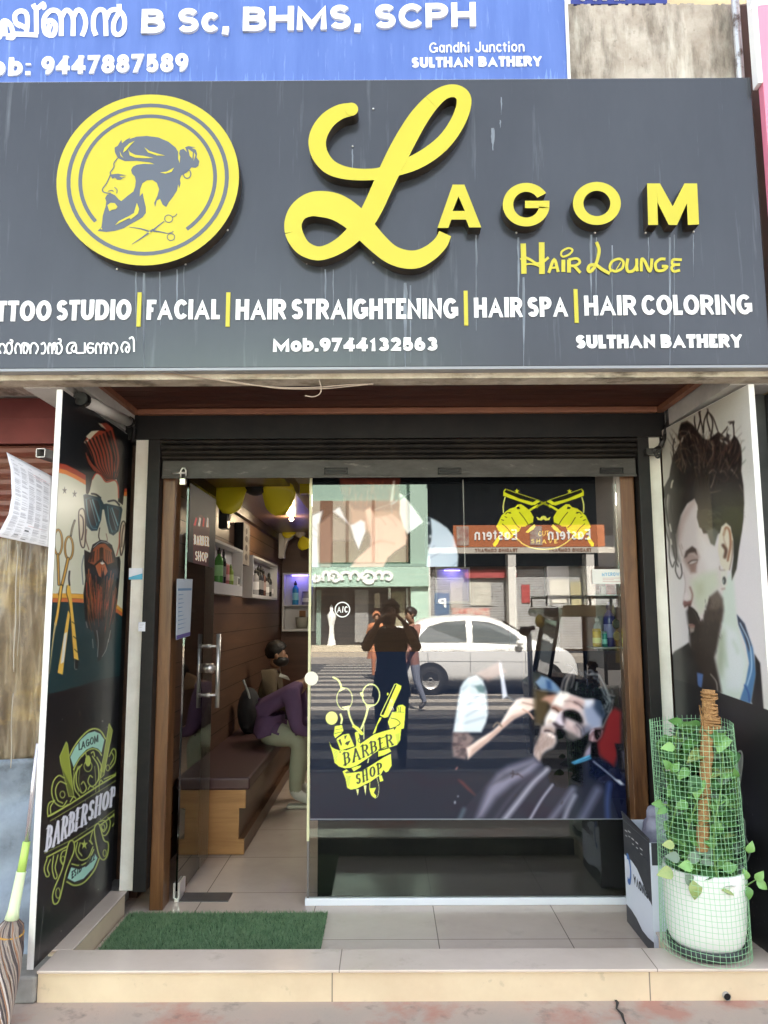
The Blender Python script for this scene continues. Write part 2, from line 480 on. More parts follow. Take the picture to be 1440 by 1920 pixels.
# ---------------------------------------------------------------- printed sheets: a fine grid on a plane with a colour per point
class Print:
    """A flat printed sheet with corners on a plane; artwork is laid down as filled outlines and strokes."""
    def __init__(self, origin, U, V, w, h, nu, nv, base):
        self.o, self.U, self.V = Vector(origin), Vector(U), Vector(V)
        u = np.linspace(0, w, nu); v = np.linspace(0, h, nv)
        self.nu, self.nv = nu, nv
        uu, vv = np.meshgrid(u, v)
        P = np.array(self.o)[None] + uu.reshape(-1, 1) * np.array(self.U)[None] + vv.reshape(-1, 1) * np.array(self.V)[None]
        self.P = P
        D = P - np.array(CAM)[None]
        z = D @ np.array(C_F)
        self.x = 720 + F_PX * (D @ np.array(C_R)) / z
        self.y = 960 - F_PX * (D @ np.array(C_U)) / z
        self.c = np.tile(np.array(base, float), (len(P), 1))
        self.rng = np.random.default_rng(7)
    def _mix(self, idx, a, col):
        a = a[:, None]; self.c[idx] = self.c[idx] * (1 - a) + np.array(col, float)[None] * a
    def poly(self, pts, col, soft=0.8, alpha=1.0):
        pts = np.array(pts, float); x0, y0 = pts.min(0) - soft; x1, y1 = pts.max(0) + soft
        idx = np.nonzero((self.x >= x0) & (self.x <= x1) & (self.y >= y0) & (self.y <= y1))[0]
        if len(idx) == 0: return
        X, Y = self.x[idx], self.y[idx]
        ins = np.zeros(len(idx), bool); dm = np.full(len(idx), 1e9)
        n = len(pts)
        for i in range(n):
            ax, ay = pts[i]; bx, by = pts[(i + 1) % n]
            if ay != by:
                cnd = ((ay > Y) != (by > Y))
                ins ^= cnd & (X < (bx - ax) * (Y - ay) / (by - ay) + ax)
            dx, dy = bx - ax, by - ay; L2 = dx * dx + dy * dy + 1e-9
            t = np.clip(((X - ax) * dx + (Y - ay) * dy) / L2, 0, 1)
            dm = np.minimum(dm, (X - ax - t * dx) ** 2 + (Y - ay - t * dy) ** 2)
        d = np.sqrt(dm) * np.where(ins, 1, -1)
        a = np.clip(0.5 + d / (2 * max(soft, 1e-3)), 0, 1)
        a = a * a * (3 - 2 * a) * alpha
        self._mix(idx, a, col)
    def line(self, pts, w, col, soft=0.7, alpha=1.0, closed=False, w1=None):
        pts = [tuple(p[:2]) for p in pts]
        if closed: pts = pts + [pts[0]]
        wm = max(w, w1 or 0) / 2 + soft
        A = np.array(pts, float)
        x0, y0 = A.min(0) - wm; x1, y1 = A.max(0) + wm
        idx = np.nonzero((self.x >= x0) & (self.x <= x1) & (self.y >= y0) & (self.y <= y1))[0]
        if len(idx) == 0: return
        X, Y = self.x[idx], self.y[idx]; best = np.full(len(idx), -1e9)
        n = len(pts) - 1
        for i in range(n):
            ax, ay = pts[i]; bx, by = pts[i + 1]; dx, dy = bx - ax, by - ay
            t = np.clip(((X - ax) * dx + (Y - ay) * dy) / (dx * dx + dy * dy + 1e-9), 0, 1)
            wl = w / 2 if w1 is None else (w + (w1 - w) * (i + t) / n) / 2
            best = np.maximum(best, wl - np.hypot(X - ax - t * dx, Y - ay - t * dy))
        self._mix(idx, np.clip(0.5 + best / (2 * soft), 0, 1) * alpha, col)
    def curve(self, pts, w, col, **k):
        cl = k.get('closed', False)
        self.line(cr_spline(pts, 5, cl), w, col, **k)
    def ell(self, cx, cy, rx, ry, col, soft=0.8, alpha=1.0):
        self.poly([(cx + rx * math.cos(2 * PI * i / 28), cy + ry * math.sin(2 * PI * i / 28)) for i in range(28)], col, soft, alpha)
    def ringl(self, cx, cy, rx, ry, w, col, **k):
        self.line([(cx + rx * math.cos(2 * PI * i / 32), cy + ry * math.sin(2 * PI * i / 32)) for i in range(32)], w, col, closed=True, **k)
    def text(self, s, p0, p1, h0, h1, t, col, up=(0, -1), serif=False, gap=0.14, soft=0.5):
        """letters on the straight baseline p0-p1, heights h0 to h1, stroke thickness t in photo points"""
        dx, dy = p1[0] - p0[0], p1[1] - p0[1]; L = math.hypot(dx, dy)
        H = (h0 + h1) / 2
        for P, closed, bb in text_strokes(s, L, H, t, gap):
            Q = []
            for x, y in P:
                f = x / L; hh = (h0 + (h1 - h0) * f) / H
                Q.append((p0[0] + dx * f + up[0] * y * hh, p0[1] + dy * f + up[1] * y * hh))
            if serif:
                # thick uprights, thin the rest
                for i in range(len(Q) - (0 if closed else 1)):
                    a, b = Q[i], Q[(i + 1) % len(Q)]; la, lb = P[i], P[(i + 1) % len(P)]
                    v = abs(lb[1] - la[1]) / (math.hypot(lb[0] - la[0], lb[1] - la[1]) + 1e-9)
                    self.line([a, b], t * (0.45 + 0.85 * v * v), col, soft)
                for e in ((0, -1) if not closed else ()):
                    if abs(P[e][1]) < H * .12 or abs(P[e][1] - H) < H * .12:
                        q = Q[e]; k = t * .95 / L
                        self.line([(q[0] - dx * k, q[1] - dy * k), (q[0] + dx * k, q[1] + dy * k)], t * .4, col, soft)
            else: self.line(Q, t, col, soft, closed=closed)
    def smooth(self, n, box=None, grain=0.0):
        """soften the artwork over n cells (inside a box of photo points), as a photographic print is"""
        g = self.c.reshape(self.nv, self.nu, 3)
        for _ in range(2):
            for ax in (0, 1):
                p = np.pad(g, [(n + 1, n) if a == ax else (0, 0) for a in range(3)], mode='edge'); cs = np.cumsum(p, ax); k = 2 * n + 1
                g = (cs[k:] - cs[:-k]) / k if ax == 0 else (cs[:, k:] - cs[:, :-k]) / k
        g = g.reshape(-1, 3)
        if grain: g = g * (1 + self.rng.normal(0, grain, (len(g), 1)))
        if box is None: self.c = g
        else:
            x0, y0, x1, y1 = box; w = np.clip(np.minimum.reduce([self.x - x0, x1 - self.x, self.y - y0, y1 - self.y]) / 4, 0, 1)[:, None]
            self.c = self.c * (1 - w) + g * w
    def build(self, name, material, parent, gain=1.0, thickness=None, flip=False):
        nu, nv = self.nu, self.nv
        i = np.arange(nu * nv).reshape(nv, nu)
        a, b, c, d = i[:-1, :-1].ravel(), i[:-1, 1:].ravel(), i[1:, 1:].ravel(), i[1:, :-1].ravel()
        fs = np.stack([a, b, c, d] if not flip else [a, d, c, b], 1)
        me = bpy.data.meshes.new(name)
        me.vertices.add(nu * nv); me.vertices.foreach_set('co', self.P.astype(np.float32).ravel())
        nf = len(fs); me.loops.add(nf * 4); me.loops.foreach_set('vertex_index', fs.ravel().astype(np.int32))
        me.polygons.add(nf); me.polygons.foreach_set('loop_start', np.arange(0, nf * 4, 4, dtype=np.int32))
        me.polygons.foreach_set('loop_total', np.full(nf, 4, np.int32))
        me.update(calc_edges=True)
        s = np.clip(self.c, 0, 255) / 255.0
        lin = np.where(s <= 0.04045, s / 12.92, ((s + 0.055) / 1.055) ** 2.4) * gain
        at = me.color_attributes.new('print_colour', 'FLOAT_COLOR', 'POINT')
        at.data.foreach_set('color', np.concatenate([lin, np.ones((len(lin), 1))], 1).astype(np.float32).ravel())
        me.materials.append(material)
        return obj(name, me, parent)
# ================================================================ the setting
PLAT, FLR, YD = 0.121, 0.01, 4.17          # rim height, shop floor height, plane of the shop glass
random.seed(5)

m_pave = mat("pavement_paint", (0.44, 0.335, 0.27), 0.85, 0.3, noise=0.8, nscale=3.0, col2=(0.37, 0.32, 0.265), bump=0.25, bscale=60)
add_layer(m_pave, (0.42, 0.17, 0.12), 2.2, (0.52, 0.62), 0.65, seed=3.1)
add_layer(m_pave, (0.14, 0.125, 0.11), 9.0, (0.56, 0.7), 0.6, seed=8.0)
m_road = mat("asphalt", (0.095, 0.09, 0.085), 0.9, 0.3, noise=0.6, nscale=1.2, col2=(0.13, 0.122, 0.115), bump=0.3, bscale=90)
m_zebra = mat("road_paint", (0.50, 0.45, 0.385), 0.8, 0.3, noise=0.8, nscale=9, col2=(0.17, 0.155, 0.14))

mb = MB(); mb.box(-60, 60, -90, 60, -0.7, -0.2); o = mb.build("road", m_road); tag(o, kind='structure')
mb = MB(); mb.box(-30, 30, 0.85, 30, -0.5, 0.0); o = mb.build("pavement", m_pave); tag(o, kind='structure')
m_kerb = mat("kerb_concrete", (0.42, 0.40, 0.36), 0.9, noise=0.6, nscale=4, dark=0.6)
mb = MB(); mb.box(-30, 30, 0.72, 0.846, -0.5, 0.004); o = mb.build("kerb", m_kerb); tag(o, kind='structure')
mb = MB(); mb.box(-40, 40, -60, -17.6, -0.5, 0.0); o = mb.build("far_pavement", mat("far_pavement_concrete", (0.40, 0.36, 0.31), 0.9, noise=0.7, nscale=1.5, dark=0.7)); tag(o, kind='structure')
mb = MB()
for k in range(15):
    y = -0.9 - k * 1.12
    mb.quad((-1.95, y - 0.56, -0.196), (2.4, y - 0.56, -0.196), (2.4, y, -0.196), (-1.95, y, -0.196))
o = mb.build("zebra_crossing", m_zebra); tag(o, kind='structure')
# crack and drain mark in the pavement
mb = MB()
cr = [onZ(1148, 1868, 0), onZ(1158, 1882, 0), onZ(1156, 1893, 0), onZ(1166, 1903, 0), onZ(1170, 1916, 0), onZ(1182, 1940, 0)]
Ls, Rs = ribbon([(p.x, p.y) for p in cr], [0.008, 0.012, 0.006, 0.012, 0.007, 0.01])
for i in range(len(Ls) - 1): mb.quad((Ls[i].x, Ls[i].y, 0.004), (Ls[i + 1].x, Ls[i + 1].y, 0.004), (Rs[i + 1].x, Rs[i + 1].y, 0.004), (Rs[i].x, Rs[i].y, 0.004))
o = mb.build("pavement_crack", mat("crack_dark", (0.03, 0.027, 0.025), 1.0)); tag(o, kind='structure')

# ---------------------------------------------------------------- the barber's shop building
m_wallw = mat("white_plaster", (0.80, 0.77, 0.69), 0.8, 0.3, noise=0.5, nscale=5, col2=(0.5, 0.46, 0.38), bump=0.15, bscale=40)
add_layer(m_wallw, (0.16, 0.14, 0.11), 6, (0.62, 0.72), 0.5, stretch=(1, 1, .3), seed=2)
m_conc = mat("weathered_concrete", (0.50, 0.45, 0.39), 0.95, 0.2, noise=0.9, nscale=7, col2=(0.30, 0.25, 0.20), bump=0.4, bscale=45)
add_layer(m_conc, (0.085, 0.07, 0.055), 6.0, (0.47, 0.70), 0.9, stretch=(1.8, 1, 0.45), seed=4.4)
add_layer(m_conc, (0.06, 0.05, 0.04), 30.0, (0.6, 0.75), 0.6, stretch=(1, 1, .8), seed=1.1)
add_layer(m_conc, (0.70, 0.66, 0.58), 3.0, (0.57, 0.68), 0.7, stretch=(2.0, 1, 0.25), seed=7.7)
m_ftile = tiles("floor_tile", (0.62, 0.505, 0.415), (0.55, 0.44, 0.36), (0.20, 0.16, 0.13), 0.23, 4.35, 0.6, rough=0.16, gw=0.0045)
add_layer(m_ftile, (0.30, 0.25, 0.20), 5.0, (0.58, 0.78), 0.35, seed=2.2)
m_rtile = tiles("riser_tile", (0.72, 0.575, 0.39), (0.62, 0.475, 0.315), (0.25, 0.2, 0.15), -0.218, 0, 1.235, rough=0.35, axes=(0,), gw=0.005)
add_layer(m_rtile, (0.25, 0.2, 0.15), 14, (0.62, 0.75), 0.5, seed=9)
m_ttile = tiles("tread_tile", (0.66, 0.545, 0.455), (0.58, 0.47, 0.385), (0.26, 0.21, 0.17), -0.19, 0, 1.235, rough=0.22, axes=(0,))
add_layer(m_ttile, (0.26, 0.21, 0.16), 7.0, (0.57, 0.75), 0.4, seed=6.2)
m_black = mat("black_paint", (0.009, 0.009, 0.010), 0.45, 0.25, noise=0.5, nscale=14, col2=(0.024, 0.021, 0.018), bump=0.1)
m_jamb = wood("jamb_wood", (0.07, 0.026, 0.010), (0.22, 0.10, 0.036), 'Z', 1.0, 0.35)
m_wceil = wood("ceiling_wood", (0.045, 0.014, 0.010), (0.10, 0.032, 0.02), 'X', 0.8, 0.4)
m_trim = wood("trim_wood", (0.22, 0.085, 0.045), (0.36, 0.16, 0.09), 'X', 1.0, 0.5)
m_wwall = wood("panel_wood", (0.085, 0.046, 0.028), (0.16, 0.088, 0.052), 'Y', 0.5, 0.42)
m_wwall2 = wood("back_panel_wood", (0.065, 0.030, 0.02), (0.12, 0.056, 0.036), 'X', 0.5, 0.42)
m_ceilp = mat("ceiling_board", (0.45, 0.41, 0.34), 0.8)
m_alu = mat("white_aluminium", (0.85, 0.86, 0.88), 0.35, 0.5)
m_chrome = mat("brushed_steel", (0.82, 0.80, 0.77), 0.38, metal=0.85)

shop = thing("barber_shop_building", "barber shop front with glass door, wooden jambs and stained concrete parapet", "building")
# raised tiled rim round the entrance
mb = MB(); mb.box(-1.366, 2.4, 3.205, 3.37, 0, PLAT - 0.012); mb.box(-1.40, -1.315, 3.37, 4.06, 0, PLAT - 0.012); mb.box(1.17, 2.4, 3.37, 3.54, 0, PLAT - 0.012)
mb.build("step_riser", m_rtile, shop)
mb = MB(); mb.box(-1.366, 2.4, 3.19, 3.382, PLAT - 0.011, PLAT); mb.box(-1.40, -1.305, 3.383, 4.06, PLAT - 0.011, PLAT - 0.001); mb.box(1.16, 2.4, 3.383, 3.545, PLAT - 0.011, PLAT - 0.001)
mb.build("step_tread", m_ttile, shop, bevel=0.003)
mb = MB(); mb.box(-1.30, 1.15, 3.3705, 3.377, FLR + .0005, PLAT - .013); mb.build("added_dark_strip", mat("dark_strip_black", (.012, .012, .013), .5, .2), shop)  # dark strip added to blacken the rim's reflection in the glass
mb = MB(); mb.box(-1.31, 2.0, 3.371, 9.9, 0.001, FLR); mb.build("floor", m_ftile, shop)
mb = MB(); mb.box(-1.52, -1.369, 3.19, 4.3, 0, 0.1); mb.build("plinth", mat("grey_cement", (0.33, 0.31, 0.27), 0.9, noise=0.7, nscale=7, dark=0.45, bump=0.3), shop, bevel=0.01)
# pillars
mb = MB(); mb.box(-1.345, -1.275, 4.06, 4.3, PLAT, 2.44); mb.build("pillar", m_wallw, shop)
mb = MB(); mb.box(1.41, 1.473, 4.06, 4.3, 0.0, 2.44); mb.build("pillar", m_wallw, shop)
# wooden jambs
for x0, x1 in ((-1.205, -1.137), (1.262, 1.338)):
    mb = MB(); mb.box(x0, x1, 4.10, 4.22, FLR, 2.3); mb.build("door_jamb", m_jamb, shop, bevel=0.004)
# beam above the shutter, fascia slab, timber soffit
mb = MB(); mb.box(-1.40, 1.50, 4.04, 4.3, 2.425, 2.585); mb.build("beam", m_black, shop)
m_fas = mat("fascia_plaster", (0.62, 0.56, 0.46), 0.9, 0.2, noise=0.9, nscale=6, col2=(0.33, 0.27, 0.19), bump=0.5, bscale=30)
add_layer(m_fas, (0.09, 0.075, 0.055), 9, (0.52, 0.68), 0.85, stretch=(.6, 1, 3.0), seed=3)
mb = MB(); mb.box(-6.0, 6.0, 3.15, 3.25, 2.478, 2.60)
mb.build("fascia", m_fas, shop)
mb = MB()
for k in range(9): mb.box(-1.395, 1.5, 3.255 + k * 0.087, 3.338 + k * 0.087, 2.585, 2.6)
mb.box(-1.395, 1.5, 3.25, 4.06, 2.601, 2.63)
mb.build("timber_soffit", m_wceil, shop)
mb = MB(); mb.box(-1.33, 1.45, 4.0, 4.035, 2.552, 2.583); mb.build("soffit_trim", m_trim, shop, bevel=0.004)
mb = MB(); mb.box(-1.33, -1.36, 3.255, 4.03, 2.555, 2.583); mb.build("soffit_trim", m_trim, shop)
mb = MB(); mb.box(1.455, 1.49, 3.255, 4.03, 2.555, 2.583); mb.build("soffit_trim", m_trim, shop)
m_wbeam = mat("grimy_white_plaster", (0.60, 0.58, 0.54), 0.85, noise=0.6, nscale=5, dark=0.6, bump=0.3)
mb = MB(); mb.box(-1.58, -1.398, 3.255, 4.6, 2.475, 2.7); mb.build("side_beam", m_wbeam, shop)
mb = MB(); mb.box(1.502, 1.72, 3.255, 4.6, 2.475, 2.7); mb.build("side_beam", m_wbeam, shop)
mb = MB(); mb.box(-1.398, -1.352, 3.30, 4.05, 2.50, 2.575); mb.build("soffit_lath", m_wbeam, shop, bevel=0.004)
# side walls carrying the two poster boards
m_dwall = mat("dark_wall", (0.05, 0.05, 0.052), 0.7, noise=0.6, nscale=5, dark=2.2)
mb = MB(); mb.box(-1.52, -1.448, 3.7, 4.6, 0.1, 2.47); mb.build("side_wall", m_dwall, shop)
mb = MB(); mb.box(1.60, 1.72, 3.4, 4.6, 0.0, 2.47); mb.build("side_wall", m_dwall, shop)
# upper wall, parapet and upper storeys
mb = MB()
mb.box(-14, 1.78, 3.30, 3.8, 2.60, 4.335)
# rough broken top edge
for k in range(60):
    x = 0.8 + k * 0.0163
    mb.box(x, x + 0.0163, 3.302, 3.78, 4.336, 4.338 + random.random() * 0.012)
mb.build("parapet", m_conc, shop)
m_cream = mat("cream_wall_paint", (0.62, 0.50, 0.30), 0.8, noise=0.4, nscale=3, dark=0.7)
mb = MB(); mb.box(-14, 14, 3.81, 10.2, 2.64, 10.2); mb.build("upper_storeys", m_cream, shop)
# interior shell
mb = MB(); mb.box(-1.45, -1.33, 4.31, 9.9, 0.0, 2.62); mb.build("interior_wall", m_wwall, shop)
mb = MB(); mb.box(1.55, 1.7, 4.31, 9.9, 0.0, 2.62); mb.build("interior_wall", m_wwall, shop)
mb = MB(); mb.box(-1.45, 1.7, 9.8, 9.95, 0.0, 2.62); mb.build("interior_wall", m_wwall2, shop)
mb = MB(); mb.box(-1.45, 1.7, 4.31, 9.95, 2.55, 2.63); mb.build("ceiling", m_ceilp, shop)
# dropped wooden edge of the ceiling along the left wall and back
m_cove = wood("cove_wood", (0.085, 0.048, 0.03), (0.16, 0.09, 0.055), 'Y', 0.5, 0.3)
mb = MB(); mb.box(-1.33, -0.72, 5.3, 9.8, 2.44, 2.549); mb.build("ceiling_drop", m_cove, shop)
mb = MB(); mb.box(-1.33, -1.285, 4.9, 9.78, 2.36, 2.439); mb.build("cornice", mat("cornice_dark", (0.02, 0.012, 0.01), 0.4), shop)
# door head closing the top of the opening
mb = MB(); mb.box(-1.28, 1.41, 4.13, 4.31, 2.31, 2.42); mb.build("lintel", m_black, shop)

# ---------------------------------------------------------------- rolling shutter
shut = thing("rolling_shutter", "black rolled up steel shutter with a worn grey bottom rail over the door", "shutter")
m_rail = mat("worn_steel_rail", (0.075, 0.071, 0.065), 0.5, 0.3, noise=0.8, nscale=9, col2=(0.035, 0.032, 0.028), bump=0.15, stretch=(1, 1, 2.5))
add_layer(m_rail, (0.20, 0.185, 0.165), 16, (0.6, 0.72), 0.6, stretch=(.5, 1, 2), seed=6)
mb = MB()
zs = [2.425, 2.40, 2.372, 2.345, 2.318]
for i in range(4):
    prof = [(0, 0.0), (0.25, 0.012), (0.5, 0.016), (0.75, 0.012), (1.0, 0.0)]
    for a in range(4):
        (t0, d0), (t1, d1) = prof[a], prof[a + 1]
        za = zs[i] + (zs[i + 1] - zs[i]) * t0; zb = zs[i] + (zs[i + 1] - zs[i]) * t1
        yo = 4.052 + i * 0.008
        mb.quad((-1.26, yo - d0, za), (1.40, yo - d0, za), (1.40, yo - d1, zb), (-1.26, yo - d1, zb))
mb.build("curtain", mat("shutter_black", (0.012, 0.012, 0.012), 0.45, 0.3, noise=0.6, nscale=10, col2=(0.05, 0.04, 0.03)), shut)
mb = MB(); mb.box(-1.20, 1.34, 4.06, 4.085, 2.218, 2.312); mb.box(-1.20, 1.34, 4.05, 4.0595, 2.212, 2.226)
rail = mb.build("bottom_rail", m_rail, shut, bevel=0.003)
for px in (630, 843, 1147):
    p = onY(px, 883, 4.055); mb = MB()
    w, h = 0.063, 0.018
    for a, b, c, d in ((-w, w, h - .006, h), (-w, w, -h, -h + .006), (-w, -w + .006, -h, h), (w - .006, w, -h, h)):
        mb.box(p.x + a, p.x + b, 4.052, 4.0598, p.z + c, p.z + d)
    mb.box(p.x - w * .85, p.x + w * .85, 4.056, 4.0597, p.z - h * .5, p.z + h * .5)
    mb.build("lifting_slot", m_black, rail)
for x0, x1 in ((-1.272, -1.206), (1.346, 1.408)):
    mb = MB(); mb.box(x0, x1, 4.035, 4.12, PLAT if x0 < 0 else FLR, 2.424); mb.build("guide_rail", m_black, shut, bevel=0.004)
# latch arm at the upper right
mb = MB()
pp = [onY(1252, 752, 4.0), onY(1254, 790, 4.0), onY(1248, 815, 4.0), onY(1238, 838, 4.0), onY(1222, 848, 4.0)]
for i in range(len(pp) - 1):
    mb.tube([pp[i], pp[i + 1]], 0.016 - 0.001 * i, 8)
mb.box(pp[-1].x - .03, pp[-1].x + .045, 3.99, 4.04, pp[-1].z - .012, pp[-1].z + .02)
q = onY(1231, 853, 4.0); mb.tube([(q.x + .012 * math.cos(a), 3.985, q.z + .018 * math.sin(a)) for a in [2 * PI * i / 12 for i in range(12)]], 0.006, 6, closed=True)
mb.build("latch_arm", mat("black_iron", (0.018, 0.017, 0.016), 0.4, bump=0.2, noise=.3, nscale=20, dark=2.5), shut)

lock = thing("padlock", "steel padlock hanging open from the left end of the shutter rail", "padlock")
p = onY(343, 893, 4.035)
mb = MB(); mb.box(p.x - .017, p.x + .017, p.y - .012, p.y + .012, p.z - .05, p.z - .01); mb.build("lock_body", mat("lock_steel", (0.55, 0.5, 0.42), 0.25, metal=1.0), lock, bevel=0.005)
mb = MB(); mb.tube([(p.x - .012, p.y, p.z - .012), (p.x - .012, p.y, p.z + .03), (p.x - .004, p.y, p.z + .044), (p.x + .008, p.y, p.z + .044), (p.x + .015, p.y, p.z + .03), (p.x + .015, p.y, p.z + .0)], 0.0042, 8); mb.build("shackle", m_chrome, lock)
mb = MB(); mb.tube([(p.x - .06, 4.05, p.z + .02), (p.x + .01, 4.045, p.z + .02)], 0.006, 8); mb.build("shutter_bolt", m_chrome, rail)

# ---------------------------------------------------------------- shop window and glass door
m_glass = glass("window_glass", 1.57, (0.86, 0.88, 0.87))
m_dglass = glass("door_glass", 1.6, (0.86, 0.87, 0.86))
m_edge = mat("glass_edge_strip", (0.62, 0.60, 0.36), 0.4)
WX0, WX1, WZ0, WZ1 = -0.405, 1.2615, 0.045, 2.30
win = obj("shop_window", None, shop)
mb = MB(); mb.box(WX0, WX1, YD, YD + 0.010, WZ0, WZ1); mb.build("pane", m_glass, win)
mb = MB(); mb.box(WX0 - .02, WX1, YD - .012, YD + .022, FLR, WZ0); mb.build("sill_rail", m_alu, win, bevel=0.003)
mb = MB(); mb.box(WX0 - .014, WX0 - .001, YD - .004, YD + .014, WZ0 + .28, WZ1); mb.build("edge_strip", m_edge, win)
mb = MB(); mb.box(WX0 - .012, WX0 - .001, YD - .003, YD + .013, WZ0, WZ0 + .279); mb.build("edge_strip", mat("edge_strip_bare", (0.16, 0.14, 0.13), .4), win)
# door leaf standing open into the shop
DX, DY0, DY1, DZ0, DZ1 = -1.098, 4.215, 4.90, 0.03, 2.235
door = obj("glass_door", None, shop)
mb = MB(); mb.box(DX - .005, DX + .005, DY0, DY1, DZ0, DZ1); mb.build("door_pane", m_dglass, door)
mb = MB(); mb.box(DX - .0045, DX + .0045, DY1 + .0005, DY1 + .002, DZ0, DZ1); mb.build("polished_edge", mat("polished_edge", (0.75, 0.72, 0.66), 0.3), door)
hd = obj("door_handle", None, door)
for s in (-1, 1):
    x = DX + s * 0.062
    za, zb = 0.925, 1.37
    mb = MB(); mb.tube([(x, 4.80, za), (x, 4.80, zb)], 0.0135, 14); o = mb.build("bar", m_chrome, hd)
for z in (1.0, 1.295):
    mb = MB(); mb.tube([(DX - .062, 4.80, z), (DX + .062, 4.80, z)], 0.0075, 10); mb.tube([(DX - .016, 4.80, z), (DX + .016, 4.80, z)], 0.013, 12); mb.build("mount", m_chrome, hd)
mb = MB(); mb.tube([(DX - .03, 4.83, 1.16), (DX + .03, 4.83, 1.16)], 0.028, 18); mb.tube([(DX - .042, 4.83, 1.16), (DX + .042, 4.83, 1.16)], 0.013, 12); mb.build("door_lock", m_chrome, door)
mb = MB(); mb.box(DX - .018, DX - .006, DY0 - .005, DY0 + .11, DZ0, DZ0 + .075); mb.box(DX + .006, DX + .018, DY0 - .005, DY0 + .11, DZ0, DZ0 + .075); mb.box(DX - .012, DX + .012, DY0, DY0 + .1, FLR, DZ0)
mb.build("patch_hinge", m_chrome, door, bevel=0.002)
mb = MB(); mb.box(-1.115, -0.83, 4.22, 4.345, FLR, FLR + .004); mb.build("floor_spring_plate", mat("dark_plate", (0.06, 0.055, 0.055), 0.4, noise=.5, nscale=12, dark=2), shop)
# ================================================================ sign boards over the shop
YS = 3.10
m_acp = mat("dark_grey_panel", (0.022, 0.025, 0.031), 0.22, 0.5, noise=0.6, nscale=1.6, col2=(0.042, 0.047, 0.056), stretch=(1, 1, .35), coat=0.28, coat_r=0.06)
add_layer(m_acp, (0.34, 0.38, 0.42), 5.0, (0.60, 0.78), 0.22, stretch=(4.0, 1, 0.22), seed=5.3)
add_layer(m_acp, (0.30, 0.33, 0.38), 26.0, (0.66, 0.82), 0.22, stretch=(2.0, 1, 0.10), seed=1.3)
m_yel = mat("yellow_acrylic", (0.50, 0.445, 0.034), 0.3, 0.4, noise=0.5, nscale=3, col2=(0.46, 0.395, 0.022))
m_side = mat("letter_side_black", (0.014, 0.012, 0.010), 0.4, 0.5, noise=0.7, nscale=22, col2=(0.07, 0.045, 0.025))
m_white = mat("white_acrylic", (0.86, 0.86, 0.84), 0.3, 0.5)
m_screw = mat("screw_head", (0.7, 0.68, 0.64), 0.3, metal=1.0)
TLs, TRs, BLs = onY(-60, 166, YS), onY(1402, 148, YS), onY(-60, 690, YS)
SX0, SX1, SZ0, SZ1 = -2.05, 1.607, 2.512, 3.815

sign = thing("sign_board", "wide dark grey sign board with yellow script letter, bearded head disc and white service lines", "sign")
mb = MB(); mb.box(SX0, SX1, YS, 3.145, SZ0, SZ1); mb.build("panel", m_acp, sign, bevel=0.004)
mb = MB(); mb.box(SX0, SX1 + .002, YS - .004, 3.146, SZ0 - .012, SZ0 - .0005); mb.build("bottom_edging", mat("edging_grey", (0.25, 0.26, 0.28), 0.35), sign)
m_streak = mat("lime_streak", (0.20, 0.23, 0.27), 0.7, noise=1, nscale=14, col2=(0.06, 0.07, 0.085), stretch=(3, 1, .3))
rs = random.Random(3)
mb = MB()
def streak(px, y0, y1, w):
    n = 9; L_, R_ = [], []
    for i in range(n):
        t = i / (n - 1); y = y0 + (y1 - y0) * t
        ww = w * (0.35 + 0.65 * math.sin(PI * min(1, t * 1.15 + .12)) ** .7) * (1 - .55 * t) * rs.uniform(.75, 1.2)
        x = px + rs.uniform(-.5, .5)
        L_.append(onY(x - ww / 2, y, YS - .0006)); R_.append(onY(x + ww / 2, y, YS - .0006))
    for i in range(n - 1): mb.quad(L_[i], L_[i + 1], R_[i + 1], R_[i])
for a in ((270, 512, 690, 7), (255, 510, 640, 3), (300, 510, 610, 3), (332, 505, 600, 3), (345, 500, 590, 2), (610, 505, 600, 4), (625, 505, 610, 2), (760, 530, 690, 9), (770, 535, 680, 4),
          (893, 440, 620, 4), (972, 445, 600, 5), (982, 520, 690, 6), (1108, 440, 590, 6), (1118, 445, 600, 3), (1148, 460, 640, 4), (1256, 445, 690, 5), (1264, 440, 660, 3), (1216, 445, 520, 2), (1300, 440, 520, 2),
          (661, 280, 330, 3), (940, 182, 215, 3), (924, 240, 282, 9), (938, 225, 240, 3)):
    streak(*a)
mb.build("lime_streaks", m_streak, sign)

# round emblem
YF = YS - 0.06
dc = onY(277, 335, YF); DRr = 0.386
emb = obj("emblem_disc", None, sign)
mb = MB()
n = 72
fr = [Vector((dc.x + DRr * math.cos(2 * PI * i / n), YF, dc.z + DRr * math.sin(2 * PI * i / n))) for i in range(n)]
mb.poly3(fr, (0, .059, 0), 0, 1)
mb.build("disc", [m_yel, m_side], emb)
m_vinyl = mat("grey_vinyl", (0.085, 0.098, 0.125), 0.3, 0.5)
mb = MB()
def dring(r, w, a0, a1, y):
    n = 60
    for i in range(n):
        p, q = R(a0 + (a1 - a0) * i / n), R(a0 + (a1 - a0) * (i + 1) / n)
        mb.quad(*[(dc.x + rr * DRr * math.cos(t), y, dc.z + rr * DRr * math.sin(t)) for rr, t in ((r - w / 2, p), (r + w / 2, p), (r + w / 2, q), (r - w / 2, q))])
dring(.868, .044, 0, 360, YF - .0008); dring(.739, .042, -53, 222, YF - .0008)
mb.build("ring_lines", m_vinyl, emb)
Z3 = ZM(80, 150, 3.692)
def face_poly(mb, pts, lift, Y=YF): mb.poly3([onY(x, y, Y - lift) for x, y in pts])
